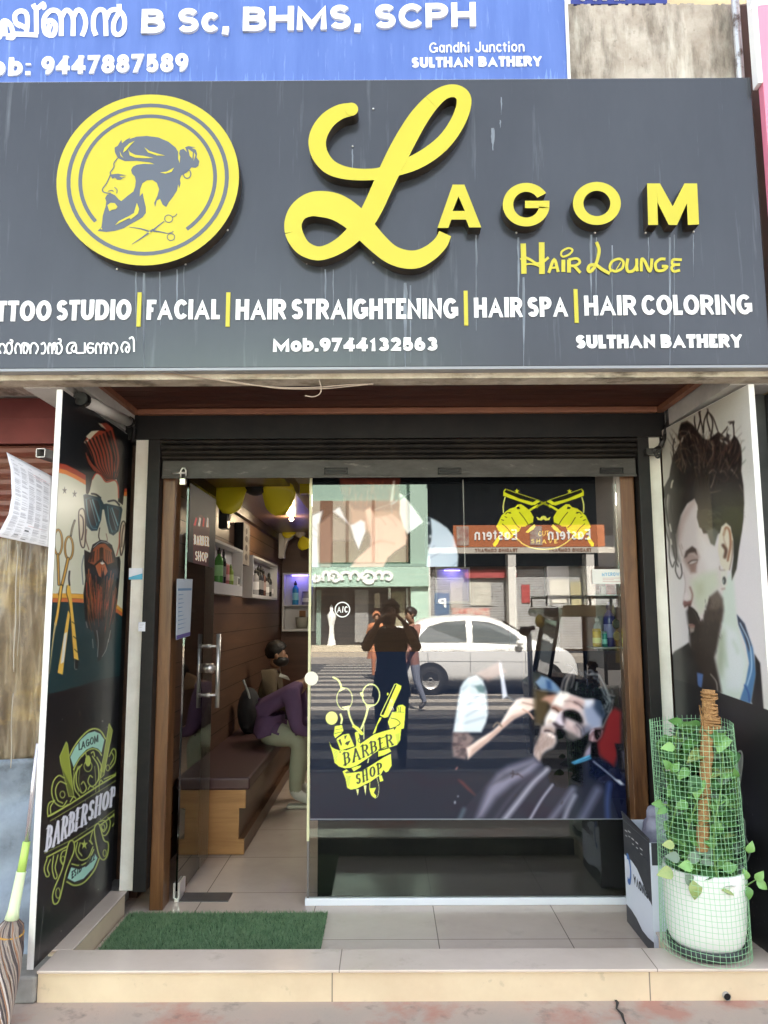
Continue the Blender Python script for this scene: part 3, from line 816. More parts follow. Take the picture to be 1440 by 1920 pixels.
def face_line(mb, pts, w, lift, Y=YF, closed=False, smooth=True, wl=None):
    if smooth: pts = cr_spline(pts, 5, closed)
    if isinstance(w, tuple): w = [w[0] + (w[1] - w[0]) * i / (len(pts) - 1) for i in range(len(pts))]
    Ls, Rs = ribbon(pts, w, closed)
    n = len(Ls)
    for i in range(n if closed else n - 1):
        j = (i + 1) % n
        mb.quad(*[onY(p[0], p[1], Y - lift) for p in (Ls[i], Rs[i], Rs[j], Ls[j])])
head = [(500,500),(498,468),(520,455),(545,412),(549,438),(575,415),(608,397),(600,410),(650,392),(720,387),(800,397),(870,427),(920,467),(945,508),(950,485),(975,476),(1000,500),(985,465),(1010,457),(1060,466),(1032,470),(1060,482),(1070,512),(1065,535),(1085,562),(1078,595),(1058,608),(1030,605),(1000,640),(960,662),(950,690),(955,715),(946,748),(938,722),(930,765),(900,812),(872,848),(855,880),(830,862),(812,822),(790,835),(778,880),(772,850),(795,800),(806,755),(790,712),(760,692),(720,695),(690,715),(674,760),(672,805),(692,782),(702,830),(714,880),(714,920),(692,950),(660,970),(600,1002),(560,1027),(500,1045),(440,1052),(380,1045),(407,1018),(412,985),(416,940),(437,870),(440,840),(432,818),(445,795),(470,783),(500,797),(528,828),(545,838),(590,800),(628,772),(640,740),(645,700),(638,668),(618,648),(612,622),(625,600),(650,587),(700,580),(775,583),(740,570),(650,560),(570,562),(545,552),(520,540)]
mb = MB(); face_poly(mb, Z3(head), .0008)
face_poly(mb, Z3([(466,655),(520,648),(582,660),(530,664),(548,675),(575,668),(540,690),(515,690),(500,676),(482,684)]), .0012)
for pts, w in (([(520,540),(494,575),(493,603),(468,640),(470,655),(442,715),(416,752),(418,772),(442,782),(472,784)], 2.2), ([(452,770),(478,764),(490,772)], 1.6), ([(497,742),(515,760),(512,785)], 1.6),
               ([(600,1018),(680,1030),(742,1050)], (1, 3.6)), ([(617,1137),(690,1090),(765,1035)], (1, 4.4)), ([(765,1040),(800,1010),(842,978)], (3.5, 1.6)), ([(893,950),(915,942),(930,925)], 1.5), ([(765,1045),(820,1052),(862,1062)], (3, 1.6)), ([(862,1062),(895,1055),(905,1045)], 1.5)):
    face_line(mb, Z3(pts), w, .0016)
for cx, cy, r in ((872, 960, 28), (888, 1087, 26)):
    face_line(mb, Z3([(cx + r * math.cos(t), cy + r * .92 * math.sin(t)) for t in [2 * PI * i / 14 for i in range(14)]]), 1.5, .0016, closed=True)
face_line(mb, Z3([(1000 + 26 * math.cos(t), 650 + 30 * math.sin(t)) for t in [2 * PI * i / 12 for i in range(12)]]), 2, .0020, closed=True)
mb.build("bearded_head", m_vinyl, emb)
mb = MB()
for pts in ([(556,502),(566,470),(598,440),(638,420),(604,455),(575,490)], [(592,478),(602,498),(640,518),(700,525),(768,540),(700,541),(640,537),(603,522)], [(703,465),(740,492),(800,510),(848,523),(790,522),(730,502)],
            [(938,488),(952,530),(948,575),(938,545)], [(812,640),(860,634),(910,606),(892,636),(850,648)], [(448,866),(470,850),(500,852),(518,878),(505,895),(480,898),(462,908),(455,890)],
            [(500,1005),(530,975),(600,940),(632,920),(652,850),(668,892),(660,925),(610,965),(600,955),(540,985)], [(1008,478),(1040,500),(1036,545),(1018,525)], [(1048,500),(1058,520),(1045,560)], [(532,490),(545,520),(560,540),(540,525)], [(398,1030),(410,1022),(412,1036)]):
    face_poly(mb, Z3(pts), .0024)
face_poly(mb, Z3([(740 + 8 * math.cos(t), 1056 + 8 * math.sin(t)) for t in [2 * PI * i / 10 for i in range(10)]]), .0026)
mb.build("highlights", m_yel, emb)

# big script initial
Z4 = ZM(500, 140, 3.4286)
Lp = [(546,222,84),(470,240,95),(395,290,105),(342,365,112),(325,440,112),(345,520,106),(400,588,97),(480,625,85),(580,641,76),(690,640,74),(760,627,80),(860,598,92),(960,560,98),(1060,500,100),(1150,420,97),(1220,320,95),(1262,220,95),(1265,145,93),(1215,105,82),(1140,116,86),(1060,178,104),(980,275,122),(912,385,133),(850,500,138),(790,620,134),(740,730,130),(690,840,128),(640,930,124),(572,1012,114),(490,1085,100),(400,1134,90),(320,1148,90),(235,1112,100),(182,1035,112),(170,955,112),(205,880,124),(280,836,152),(360,832,168),(450,852,170),(540,907,163),(620,985,148),(700,1070,133),(790,1148,122),(880,1184,119),(970,1185,115),(1055,1142,102),(1118,1082,92),(1148,1022,84)]
sp = cr_spline(Lp, 6)
cut = [0, 66, 120, 200, len(sp)]
mb = MB()
for k in range(4):
    seg = sp[cut[k]:min(cut[k + 1] + 1, len(sp))]
    pts = Z4([(p[0], p[1]) for p in seg]); w = [p[2] / 3.4286 for p in seg]
    Ls, Rs = ribbon(pts, w)
    lift = 0.0004 * k
    ribbon_mesh(mb, [tuple(q) for q in Ls], [tuple(q) for q in Rs], False, lambda x, y, d: onY(x, y, YF - d) if d > 0 else onY(x, y, YF) + Vector((0, .059, 0)), 0.0001 + lift, 0, 1)
# rounded tip
c0 = Z4([(546, 222)])[0]; rr = 42 / 3.4286
tip = [onY(c0[0] + rr * math.cos(t), c0[1] + rr * math.sin(t), YF - .0018) for t in [2 * PI * i / 24 for i in range(24)]]
mb.poly3(tip, (0, .06, 0), 0, 1)
mb.build("script_letter", [m_yel, m_side], sign)

Z5 = ZM(780, 320, 2.1818)
def letter(pieces):
    mb = MB()
    for i, pc in enumerate(pieces):
        mb.poly3([onY(x, y, YF) for x, y in Z5(pc)], (0, .059, 0), 0, 1)
    return mb.build("raised_letter", [m_yel, m_side], sign)
letter([[(88,234),(150,57),(174,57),(174,105),(150,165),(145,200),(132,234)], [(174,57),(198,57),(267,232),(217,232),(205,200),(200,165),(174,105)], [(150,165),(200,165),(205,200),(145,200)]])
letter([[(945,52),(985,52),(990,222),(950,222)], [(985,52),(998,52),(1050,146),(1050,222),(1034,222),(988,130)], [(1105,52),(1098,52),(1050,146),(1050,222),(1068,222),(1110,130)], [(1105,52),(1150,52),(1158,220),(1112,222)]])
def ringletter(cx, cy, rx, ry, ix, iy, a0, a1, extra=()):
    n = 44; pcs = []
    for i in range(n):
        p, q = R(a0 + (a1 - a0) * i / n), R(a0 + (a1 - a0) * (i + 1) / n)
        pcs.append([(cx + rx * math.cos(p), cy - ry * math.sin(p)), (cx + rx * math.cos(q), cy - ry * math.sin(q)), (cx + ix * math.cos(q), cy - iy * math.sin(q)), (cx + ix * math.cos(p), cy - iy * math.sin(p))])
    return letter(pcs + list(extra))
ringletter(740, 134, 98, 88, 55, 52, 0, 360)
ringletter(451, 139, 96, 89, 53, 53, 32, 352, ([(446,123),(546,123),(545,153),(446,153)],))
# screw heads along the letters
mb = MB()
for px, py in ((661, 275), (700, 205), (640, 233), (722, 378), (650, 475), (700, 493), (825, 485), (822, 296), (576, 494), (881, 436), (830, 437), (968, 437), (1115, 437), (1210, 437), (1300, 435), (438, 398), (220, 505), (348, 496), (427, 432)):
    p = onY(px, py, YS); mb.ball((p.x, YS - .003, p.z), .005, .004, .005, 8)
mb.build("screws", m_screw, sign)

# flat lettering
def sign_text(parent, name, s, px0, px1, yb0, yb1, hpx, tfrac, material, Y, depth=.004, gap=0.14, space=None):
    a, b = onY(px0, yb0, Y), onY(px1, yb1, Y)
    top = onY(px0, yb0 - hpx, Y)
    H = (top - a).length; W = (b - a).length
    ux = (b - a).normalized(); uz = Vector((0, 0, 1))
    mb = MB()
    text_mesh(mb, s, lambda x, y, d: a + ux * x + uz * y + Vector((0, -d, 0)), W, H, H * tfrac, depth, gap=gap, space=space)
    return mb.build(name, material, parent)
for s, x0, x1, y0, y1, h, t in (("TATTOO STUDIO", -62, 246, 604, 600, 38, .21), ("FACIAL", 275, 412, 600, 599, 37, .21), ("HAIR STRAIGHTENING", 442, 859, 600, 598, 38, .21), ("HAIR SPA", 889, 1065, 596, 594, 37, .21), ("HAIR COLORING", 1096, 1410, 592, 590, 37, .20)):
    sign_text(sign, "service_lettering", s, x0, x1, y0, y1, h, t, m_white, YS, space=.14, gap=.085)
sign_text(sign, "phone_lettering", "Mob.9744132563", 512, 820, 660, 658, 25, .27, m_white, YS, gap=.085)
sign_text(sign, "town_lettering", "SULTHAN BATHERY", 1080, 1392, 654, 652, 25, .29, m_white, YS, gap=.085, space=.22)
for px, y0, y1 in ((260, 549, 613), (427, 549, 613), (874, 546, 611), (1081, 543, 606)):
    a, b = onY(px, y1, YS), onY(px, y0, YS)
    mb = MB(); mb.box(a.x - .0085, a.x + .0085, YS - .005, YS - .0001, a.z, b.z); mb.build("divider_bar", m_yel, sign)
# small script line
Zh = ZM(960, 440, 4.3636)
mb = MB()
hs = [([(92,72),(98,320)], 36), ([(243,62),(245,322)], 38), ([(70,205),(100,185),(150,205),(200,235),(250,225),(300,185)], 17), ([(100,245),(160,240),(225,260),(250,300)], 12), ([(300,312),(345,205),(378,305)], 20), ([(318,272),(365,268)], 14), ([(420,205),(420,305)], 26), ([(400,165),(410,135),(460,110),(495,125),(470,160),(420,180),(400,165)], 13),
      ([(466,205),(466,310)], 26), ([(462,205),(530,195),(555,225),(520,252),(475,255)], 17), ([(505,250),(560,312)], 20),
      ([(690,60),(712,120),(700,200),(672,270),(640,302),(622,285),(640,250),(690,250),(740,285),(800,318)], 22),
      ([(812,305),(800,260),(825,215),(880,198),(912,225),(900,275),(850,300),(815,290)], 17), ([(850,290),(890,225)], 6), ([(948,195),(938,260),(950,300),(990,295),(1018,255),(1020,195)], 20), ([(1018,250),(1025,300)], 20),
      ([(1058,300),(1060,205),(1085,215),(1122,295),(1138,270),(1145,195)], 20), ([(1255,200),(1215,200),(1175,235),(1185,290),(1235,292),(1268,262),(1225,258)], 19),
      ([(1390,205),(1320,205),(1310,235),(1330,245),(1375,245)], 18), ([(1330,245),(1305,270),(1325,300),(1375,290)], 18)]
for i, (pts, w) in enumerate(hs):
    q = cr_spline(Zh(pts), 5); Ls, Rs = ribbon(q, w * 1.22 / 4.3636)
    ribbon_mesh(mb, [tuple(p) for p in Ls], [tuple(p) for p in Rs], False, lambda x, y, d: onY(x, y, YS - d), .003 + .0003 * (i % 6), 0)
mb.build("script_lettering", m_yel, sign)
# Malayalam line on the grey board
Zm = ZM(0, 540, 5.143)
def mal(parent, name, Zf, strokes, w, material, Y):
    mb = MB()
    for i, pts in enumerate(strokes):
        q = cr_spline(Zf(pts), 5); Ls, Rs = ribbon(q, w)
        ribbon_mesh(mb, [tuple(p) for p in Ls], [tuple(p) for p in Rs], False, lambda x, y, d: onY(x, y, Y - d), .003 + .0003 * (i % 7), 0)
    return mb.build(name, material, parent)
def na(x, w, y0=530, y1=635):
    a = w / 4
    return [[(x + a * .25, y1), (x + 2, y0 + 55), (x + a * .6, y0 + 6), (x + a * 1.4, y0 + 20), (x + a * 1.8, y0 + 60), (x + a * 1.8, y1)], [(x + a * 1.8, y0 + 55), (x + a * 2.2, y0 + 8), (x + a * 3.1, y0 + 5), (x + a * 3.8, y0 + 50), (x + a * 3.2, y1)]]
ml = []
ml += [[(8,632),(-10,590),(5,545),(35,545),(55,590),(40,632)], [(55,590),(70,540),(100,530),(118,580),(100,630),(70,625),(60,590)], [(95,500),(120,510),(110,545)]]
ml += na(145, 130) + na(225, 150)
ml += [[(395,545),(425,530),(440,580),(425,628),(395,630)]]
ml += na(462, 92) + [[(520,600),(535,545),(575,535),(598,580),(580,628),(550,628),(545,585)], [(560,492),(585,500),(580,540)]]
ml += [[(690,625),(655,625),(645,580),(670,535),(720,530),(735,580),(715,615),(690,590),(705,560),(735,545)], [(735,580),(740,625),(810,625)], [(818,525),(818,628)]]
ml += [[(905,540),(860,535),(840,580),(860,625),(895,615),(895,580),(850,575)]]
ml += na(920, 115) + na(1010, 130)
ml += [[(1185,622),(1170,575),(1195,525),(1235,535),(1248,580),(1235,620),(1212,600),(1225,570),(1248,560)], [(1245,490),(1275,475),(1290,510),(1292,615)]]
mal(sign, "malayalam_lettering", Zm, ml, 3.2, m_white, YS)

# ---------------------------------------------------------------- blue sign above
YB = 3.17
m_blue = mat("blue_sign_face", (0.058, 0.115, 0.37), 0.45, 0.5, noise=0.8, nscale=2.5, col2=(0.10, 0.175, 0.47), stretch=(3, 1, .4))
add_layer(m_blue, (0.42, 0.55, 0.85), 7, (0.60, 0.8), 0.45, stretch=(5, 1, .5), seed=2)
bs = thing("sign_board", "blue clinic sign with raised white letters and phone number above the dark board", "sign")
bx1 = onY(1061, 80, YB).x
zb0 = onY(720, 153, YB).z
mb = MB(); mb.box(-2.2, bx1, YB, YB + .06, zb0, 4.6); mb.build("panel", m_blue, bs)
mb = MB(); mb.box(-2.2, bx1 + .012, YB - .012, YB + .062, zb0 - .014, zb0 - .0005); mb.box(bx1 + .0005, bx1 + .012, YB - .012, YB + .062, zb0, 4.6); mb.build("edging", m_white, bs)
add_layer(m_blue, (0.30, 0.42, 0.74), 16, (0.60, 0.78), 0.5, stretch=(3, 1, .25), seed=7)
mb = MB()
for k in range(60):
    x = rs.uniform(-150, 1050); yb = 163 - x * .0125; h = rs.uniform(6, 34) * (1.2 if x < 500 else .8); w = rs.uniform(.8, 3.2); n = 6; L_, R_ = [], []
    for i in range(n):
        t = i / (n - 1); ww = w * (1 - t) ** .7 * rs.uniform(.7, 1.2); xx = x + rs.uniform(-.6, .6)
        L_.append(onY(xx - ww, yb - h * t, YB - .0008)); R_.append(onY(xx + ww, yb - h * t, YB - .0008))
    for i in range(n - 1): mb.quad(L_[i], L_[i + 1], R_[i + 1], R_[i])
mb.build("lime_streaks", mat("lime_bloom", (0.15, 0.245, 0.55), 0.7, noise=1, nscale=30, col2=(.10, .18, .48), stretch=(3, 1, .4)), bs)
sign_text(bs, "clinic_lettering", "B Sc, BHMS, SCPH", 266, 892, 66, 53, 45, .225, m_white, YB, depth=.012, space=.22, gap=.1)
sign_text(bs, "phone_lettering", "Mob:", -62, 58, 146, 143, 34, .24, m_white, YB, depth=.008)
sign_text(bs, "phone_lettering", "9447887589", 78, 353, 142, 136, 34, .23, m_white, YB, depth=.008, gap=.1)
sign_text(bs, "street_lettering", "Gandhi Junction", 805, 983, 100, 98, 19, .12, m_white, YB)
sign_text(bs, "town_lettering", "SULTHAN BATHERY", 772, 1016, 128, 125, 19, .26, m_white, YB, gap=.1)
Zn = ZM(0, 0, 5.333)
nm = [[(-30,380),(0,360),(20,230),(60,210),(110,260),(130,370),(60,370)], [(55,360),(50,260),(75,225)], [(150,350),(70,360)], [(170,350),(160,340),(380,350)], [(210,265),(160,230),(150,150),(200,110),(260,130),(275,220),(262,340)], [(210,265),(180,240),(262,280)], [(362,60),(365,340)], [(330,40),(350,75),(385,75),(430,40),(440,70),(420,80)],
      [(505,240),(485,300),(500,350),(540,340),(555,250),(510,205),(460,220)], [(510,360),(450,320),(440,190),(500,110),(570,110),(610,180),(612,360)], [(612,180),(650,110),(690,110),(730,180),(730,360)], [(730,180),(770,105),(820,115),(855,200),(850,280),(820,360)],
      [(960,355),(935,280),(940,160),(985,100),(1040,110),(1055,200),(1060,360)], [(1060,190),(1100,110),(1180,100),(1240,170),(1240,290),(1190,345),(1140,320),(1140,220),(1190,120),(1190,40)]]
mal(bs, "malayalam_lettering", Zn, nm, 9.0, m_white, YB)

# second blue sign set further back, top right
YB2 = 3.62
b2 = thing("sign_board", "dark navy sign behind the stained parapet at the top right, only its bottom edge showing", "sign")
a, b = onY(1040, 13, YB2), onY(1247, 11, YB2)
mb = MB(); mb.box(-1.0, b.x, YB2 - .03, YB2 + .02, 4.335, 5.3)
mb2 = MB(); mb2.box(-1.0, b.x, YB2 - .03, YB2 + .02, min(a.z, b.z) - .01, 5.4); mb2.build("panel", mat("navy_sign_face", (0.02, 0.035, 0.22), 0.4), b2)
sign_text(b2, "lettering", ", SCPH", 1062, 1172, 3, 1, 40, .2, m_white, YB2 - .03, depth=.006)

# pink hoarding of the neighbour on the right
pk = thing("hoarding", "tall pink and purple hoarding of the neighbouring shop beyond the right edge", "sign")
m_pink = mat("pink_sheet", (0.78, 0.24, 0.34), 0.35, 0.5, noise=.3, nscale=2, dark=.85)
xa = 1.632
mb = MB(); mb.box(xa, 3.2, 3.05, 3.09, 2.98, 4.5); mb.build("pink_sheet", m_pink, pk)
mb = MB(); mb.box(xa, 3.2, 3.05, 3.09, 2.74, 2.9795); mb.build("purple_band", mat("purple_sheet", (0.42, 0.07, 0.40), 0.35), pk)
mb = MB(); mb.box(xa, 3.2, 3.05, 3.09, 2.53, 2.7395); mb.build("pink_band", m_pink, pk)
mb = MB(); mb.box(xa - .022, xa - .001, 3.046, 3.10, 3.75, 4.5); mb.build("edge_trim", m_white, pk, bevel=.004)
mb = MB(); mb.add([onY(x, y, 3.049) for x, y in ((1404, 18), (1410, 4), (1440, -4), (1470, -6), (1470, 6), (1425, 10))], [(0, 1, 2, 3, 4, 5)]); mb.build("white_scuff", m_white, pk)

# galvanised pipe
pp = thing("drain_pipe", "rusty galvanised pipe standing against the stained parapet", "pipe")
x0 = onY(1384, 80, 3.24)
mb = MB(); mb.tube([(x0.x, 3.24, 3.0), (x0.x, 3.24, 5.2)], .018, 14)
mb.build("pipe", mat("galvanised", (0.55, 0.56, 0.58), 0.4, metal=.4, noise=1, nscale=14, col2=(0.13, 0.10, 0.09), thr=(.5, .62)), pp)
mb = MB(); mb.box(x0.x + .03, 1.9, 3.26, 3.5, 2.6, 4.3); mb.build("dark_gap_wall", mat("brown_wall", (0.16, 0.12, 0.10), .8, noise=.5, nscale=5, dark=.5), shop)
# ================================================================ printed boards and window prints
TEAL, LIME, CREAMC = (165, 214, 192), (184, 198, 92), (214, 213, 186)
m_print = vcol_mat("board_print", 0.28, 0.5)
m_wprint = vcol_mat("window_print", 0.0, 0.5, ior=1.62)
m_bedge = mat("board_edge_white", (0.80, 0.78, 0.74), 0.6, noise=.5, nscale=12, col2=(.5, .46, .38))
rnd = random.Random(11)

# ---------------------------------------------------------------- left poster board
XL = -1.382
lb = thing("poster_board", "left poster board with red-haired bearded head in sunglasses above a lime barbershop crest", "poster", "poster boards flanking the entrance")
mb = MB(); mb.box(XL - .028, XL - .003, 3.20, 4.06, 0.122, 2.452); mb.build("board", m_bedge, lb)
P = Print((XL - .0015, 3.203, 0.124), (0, 1, 0), (0, 0, 1), 0.855, 2.326, 230, 900, (27, 29, 32))
Z7 = ZM(80, 760, 3.694)
p7 = lambda pts, c, **k: P.poly(Z7(pts), c, **k)
def l7(pts, w, c, **k):
    if 'w1' in k and k['w1'] is not None: k['w1'] = k['w1'] / 3.694
    P.curve(Z7(pts), w / 3.694, c, **k)
RED, ORG, BLK = (176, 66, 42), (226, 130, 52), (24, 23, 24)
p7([(90,395),(160,410),(230,445),(300,485),(420,540),(560,575),(640,580),(640,700),(90,700)], RED, soft=.5)
p7([(90,432),(160,448),(230,482),(300,522),(420,570),(560,600),(640,605),(640,700),(90,700)], ORG, soft=.5)
p7([(90,462),(160,478),(230,512),(300,553),(420,600),(560,628),(640,632),(640,1480),(585,1440),(520,1385),(400,1330),(280,1308),(150,1302),(40,1304)], CREAMC, soft=.5)
p7([(40,1304),(150,1302),(280,1308),(400,1330),(520,1385),(585,1440),(640,1470),(640,1500),(585,1468),(520,1412),(400,1360),(280,1340),(150,1334),(40,1336)], (230, 170, 66), soft=.5)
p7([(40,1336),(150,1334),(280,1340),(400,1360),(520,1412),(585,1468),(640,1500),(640,1530),(585,1490),(520,1440),(400,1390),(280,1368),(150,1362),(40,1366)], (206, 112, 62), soft=.5)
p7([(30,1366),(150,1362),(280,1368),(400,1390),(520,1440),(585,1490),(640,1530),(640,1850),(400,1900),(20,2010)], (30, 56, 58), soft=.6)
# head
p7([(300,610),(298,480),(330,445),(300,400),(268,335),(264,290),(290,225),(335,165),(380,110),(440,85),(500,110),(545,190),(565,320),(572,520),(555,690),(520,665),(528,560),(512,512),(440,525),(405,480),(372,468),(345,505),(328,585),(320,620)], BLK)
p7([(288,250),(330,190),(395,175),(440,180),(470,260),(500,400),(512,500),(480,520),(440,517),(410,480),(380,440),(345,365),(318,300)], (168, 70, 46))
p7([(400,125),(440,120),(490,160),(525,260),(535,420),(515,505),(500,360),(470,220),(430,165)], (150, 60, 42))
p7([(300,215),(338,178),(392,172),(355,205),(325,240)], CREAMC, alpha=.9)
p7([(385,122),(410,130),(440,165),(405,150)], CREAMC, alpha=.8)
p7([(285,255),(305,240),(325,235),(300,265)], CREAMC, alpha=.9)
for k in range(9):
    x = 300 + k * 24
    l7([(x, 250 - k * 10), (x + 40, 330), (x + 70 - k * 4, 420), (445 + k * 7, 510)], 13, BLK, w1=4)
for k in range(4): l7([(300 + k*12, 330 + k*25), (322 + k*14, 400 + k*10), (360 + k * 16, 455 + k * 6)], 6, (168, 70, 46))
p7([(328,590),(345,505),(372,468),(405,480),(440,525),(512,512),(526,560),(520,680),(420,690),(310,625)], CREAMC)
l7([(345,510),(370,472),(405,486),(440,530),(500,520),(522,560),(526,640)], 9, (190, 70, 42))
# glasses
FR, HL = (38, 82, 92), (122, 170, 176)
l7([(340,612),(370,618),(400,640)], 12, BLK); l7([(455,665),(500,660),(530,690)], 12, BLK)
p7([(282,622),(300,614),(400,640),(424,684),(440,680),(545,702),(553,722),(540,800),(525,872),(490,902),(460,886),(440,800),(425,722),(414,722),(405,795),(378,868),(338,870),(304,835),(288,690)], (30, 62, 72))
p7([(300,645),(330,632),(390,655),(406,700),(396,800),(370,852),(335,840),(308,765)], FR); p7([(448,698),(500,702),(537,722),(532,800),(506,886),(475,874),(454,805)], FR)
p7([(308,655),(330,646),(382,662),(396,705),(386,795),(364,838),(338,828),(316,760)], (36, 38, 44)); p7([(456,708),(498,711),(528,728),(524,798),(503,868),(480,862),(462,802)], (36, 38, 44))
for a, b, w in (((345,655),(392,800),10), ((328,655),(375,830),5), ((480,712),(520,830),9), ((466,712),(510,862),4)): l7([a, b], w, HL)
l7([(300,650),(315,770),(340,845),(375,855)], 6, HL, alpha=.7); l7([(450,700),(460,805),(482,880)], 6, HL, alpha=.7)
# ears, nose, cheeks
for e in ([(250,745),(264,718),(286,725),(297,800),(292,960),(276,985),(260,945),(252,840)], [(542,832),(560,802),(574,832),(569,930),(552,1020),(540,1032),(534,930)]):
    p7(e, (216, 205, 176)); l7(e, 8, (60, 42, 36), closed=True)
l7([(262,760),(280,790),(282,870),(270,930)], 9, (70, 45, 38)); l7([(562,830),(550,900),(548,980)], 7, (90, 62, 50))
l7([(395,850),(388,905),(396,935)], 7, (60, 48, 40)); l7([(440,890),(448,930),(440,950)], 5, (150, 110, 85)); l7([(305,860),(300,930),(320,1000)], 6, (120, 85, 65)); l7([(532,880),(530,960),(512,1040)], 8, (190, 100, 70))
# beard
p7([(288,1000),(330,1020),(345,965),(400,932),(440,938),(480,968),(506,1052),(532,1045),(540,1080),(532,1200),(518,1350),(500,1460),(472,1530),(480,1600),(440,1690),(400,1765),(378,1775),(385,1720),(370,1640),(350,1560),(310,1545),(288,1450),(282,1300),(296,1200),(288,1100)], BLK)
p7([(315,1085),(335,1010),(380,962),(430,956),(478,1002),(497,1085),(450,1102),(415,1062),(400,1062),(355,1105)], (158, 82, 44))
p7([(365,1112),(400,1082),(430,1092),(450,1150),(432,1182),(415,1142),(410,1195),(388,1180)], (188, 98, 50))
p7([(398,1094),(412,1072),(428,1096),(412,1104)], (230, 226, 214))
l7([(335,1060),(350,990),(400,955),(450,960),(485,1000),(500,1060)], 9, BLK); l7([(350,985),(400,945),(455,955)], 4, (190, 200, 205))
for k in range(70):
    x = 300 + rnd.random() * 215; y = 1130 + rnd.random() * 260; L = 60 + rnd.random() * 150; dx = (400 - x) * L / 620
    l7([(x, y), (x + dx * .3 + rnd.uniform(-4, 4), y + L * .5), (x + dx, y + L)], rnd.uniform(3, 8), (158 + rnd.randint(-25, 25), 82 + rnd.randint(-15, 15), 46), w1=1.5)
for k in range(24):
    x = 325 + rnd.random() * 165; l7([(x, 985 + abs(x - 410) * .5), (x + (x - 410) * .12, 1085)], 4, BLK, w1=2)
for k in range(14):
    x = 310 + rnd.random() * 190; y = 1120 + rnd.random() * 350; l7([(x, y), (x + (400 - x) * .25, y + 110)], 3, BLK)
for pts in ([(300,1500),(310,1540)], [(345,1620),(350,1680)], [(375,1560),(385,1640),(380,1740)], [(455,1620),(440,1690),(412,1740)], [(470,1560),(455,1640)]): l7(pts, 5, (150, 150, 145))
l7([(285,1040),(272,1120),(280,1240)], 7, (110, 120, 125))
# stars, scissors, razor
for cx, cy in ((152, 590), (221, 614)):
    p7([(cx + (20 if i % 2 == 0 else 8) * .8 * math.sin(PI * i / 5), cy - (26 if i % 2 == 0 else 10) * math.cos(PI * i / 5)) for i in range(10)], (44, 42, 40))
GD, GL = (206, 158, 62), (232, 186, 80)
for cx, cy, rx, ry in ((107, 948, 28, 86), (182, 988, 28, 78)):
    e = [(cx + rx * math.cos(t), cy + ry * math.sin(t)) for t in [2 * PI * i / 18 for i in range(18)]]
    l7(e, 15, (74, 58, 34), closed=True); l7(e, 8, GD, closed=True)
l7([(195,905),(205,850),(222,798)], 14, (66, 60, 48)); l7([(197,895),(206,850),(220,806)], 6, (150, 140, 110))
for c, w in (((60, 50, 34), 20), (GD, 11)):
    l7([(105,1036),(108,1120),(112,1240)], w, c); l7([(176,1062),(150,1180),(118,1310)], w + 3, c)
l7([(130,1250),(108,1420),(88,1520)], 22, (70, 58, 36)); l7([(128,1255),(106,1420),(88,1520)], 15, GL); l7([(88,1510),(70,1640),(46,1860)], 13, (196, 176, 120), w1=3)
p7([(168,1245),(188,1238),(200,1320),(248,1765),(214,1752),(185,1400),(165,1300)], GL); p7([(176,1420),(190,1445),(138,1865),(103,1852)], GL); p7([(150,1580),(170,1570),(146,1780),(124,1790)], (226, 222, 204))
l7([(168,1250),(165,1300),(186,1400),(214,1750)], 5, (60, 48, 30)); l7([(186,1150),(182,1200),(186,1245)], 12, (60, 58, 54))
p7([(216,1755),(248,1768),(244,1830),(222,1822)], (20, 22, 24)); l7([(222,1760),(222,1822),(238,1828)], 4, (150, 150, 140))
for y in (1500, 1600, 1690): l7([(195 + (y - 1400) * .09, y), (232 + (y - 1500) * .05, y + 20)], 6, (60, 50, 34))
# lower black field
P.poly([(40, 1312), (86, 1302), (235, 1272), (260, 1268), (260, 1900), (20, 1950)], (25, 25, 28), soft=.6)
# crest
Z6 = ZM(40, 1320, 4.8)
def l6(pts, w, c=LIME, **k): P.curve(Z6(pts), w / 4.8 * 1.3, c, **k)
def s6(pts, w, c=LIME, **k): P.line(Z6(pts), w / 4.8 * 1.3, c, **k)
p6 = lambda pts, c, **k: P.poly(Z6(pts), c, **k)
p6([(440,480),(480,395),(540,315),(600,262),(660,245),(710,268),(748,322),(722,440),(690,402),(640,388),(585,412),(520,482),(470,570)], TEAL)
l6([(432,470),(475,385),(540,298),(605,240),(665,222),(718,248),(757,312)], 10); l6([(470,590),(520,498),(588,425),(645,402),(695,422),(722,462)], 9)
P.text("LAGOM", Z6([(516, 418)])[0], Z6([(692, 338)])[0], 13.5, 13.5, 1.7, (24, 38, 36), up=(0.0, -1))
for pts in ([(347,472),(404,342),(416,362),(472,835),(428,830),(352,520)], [(790,178),(820,238),(742,640),(690,690),(740,480)]):
    p6(pts, (150, 162, 62)); l6(pts, 5, (24, 25, 24), closed=True); s6(pts, 6, LIME, closed=True)
p6([(360,560),(462,780),(470,830),(430,828)], (70, 78, 40), alpha=.6); p6([(700,600),(745,620),(735,645),(690,690)], (70, 78, 40), alpha=.6)
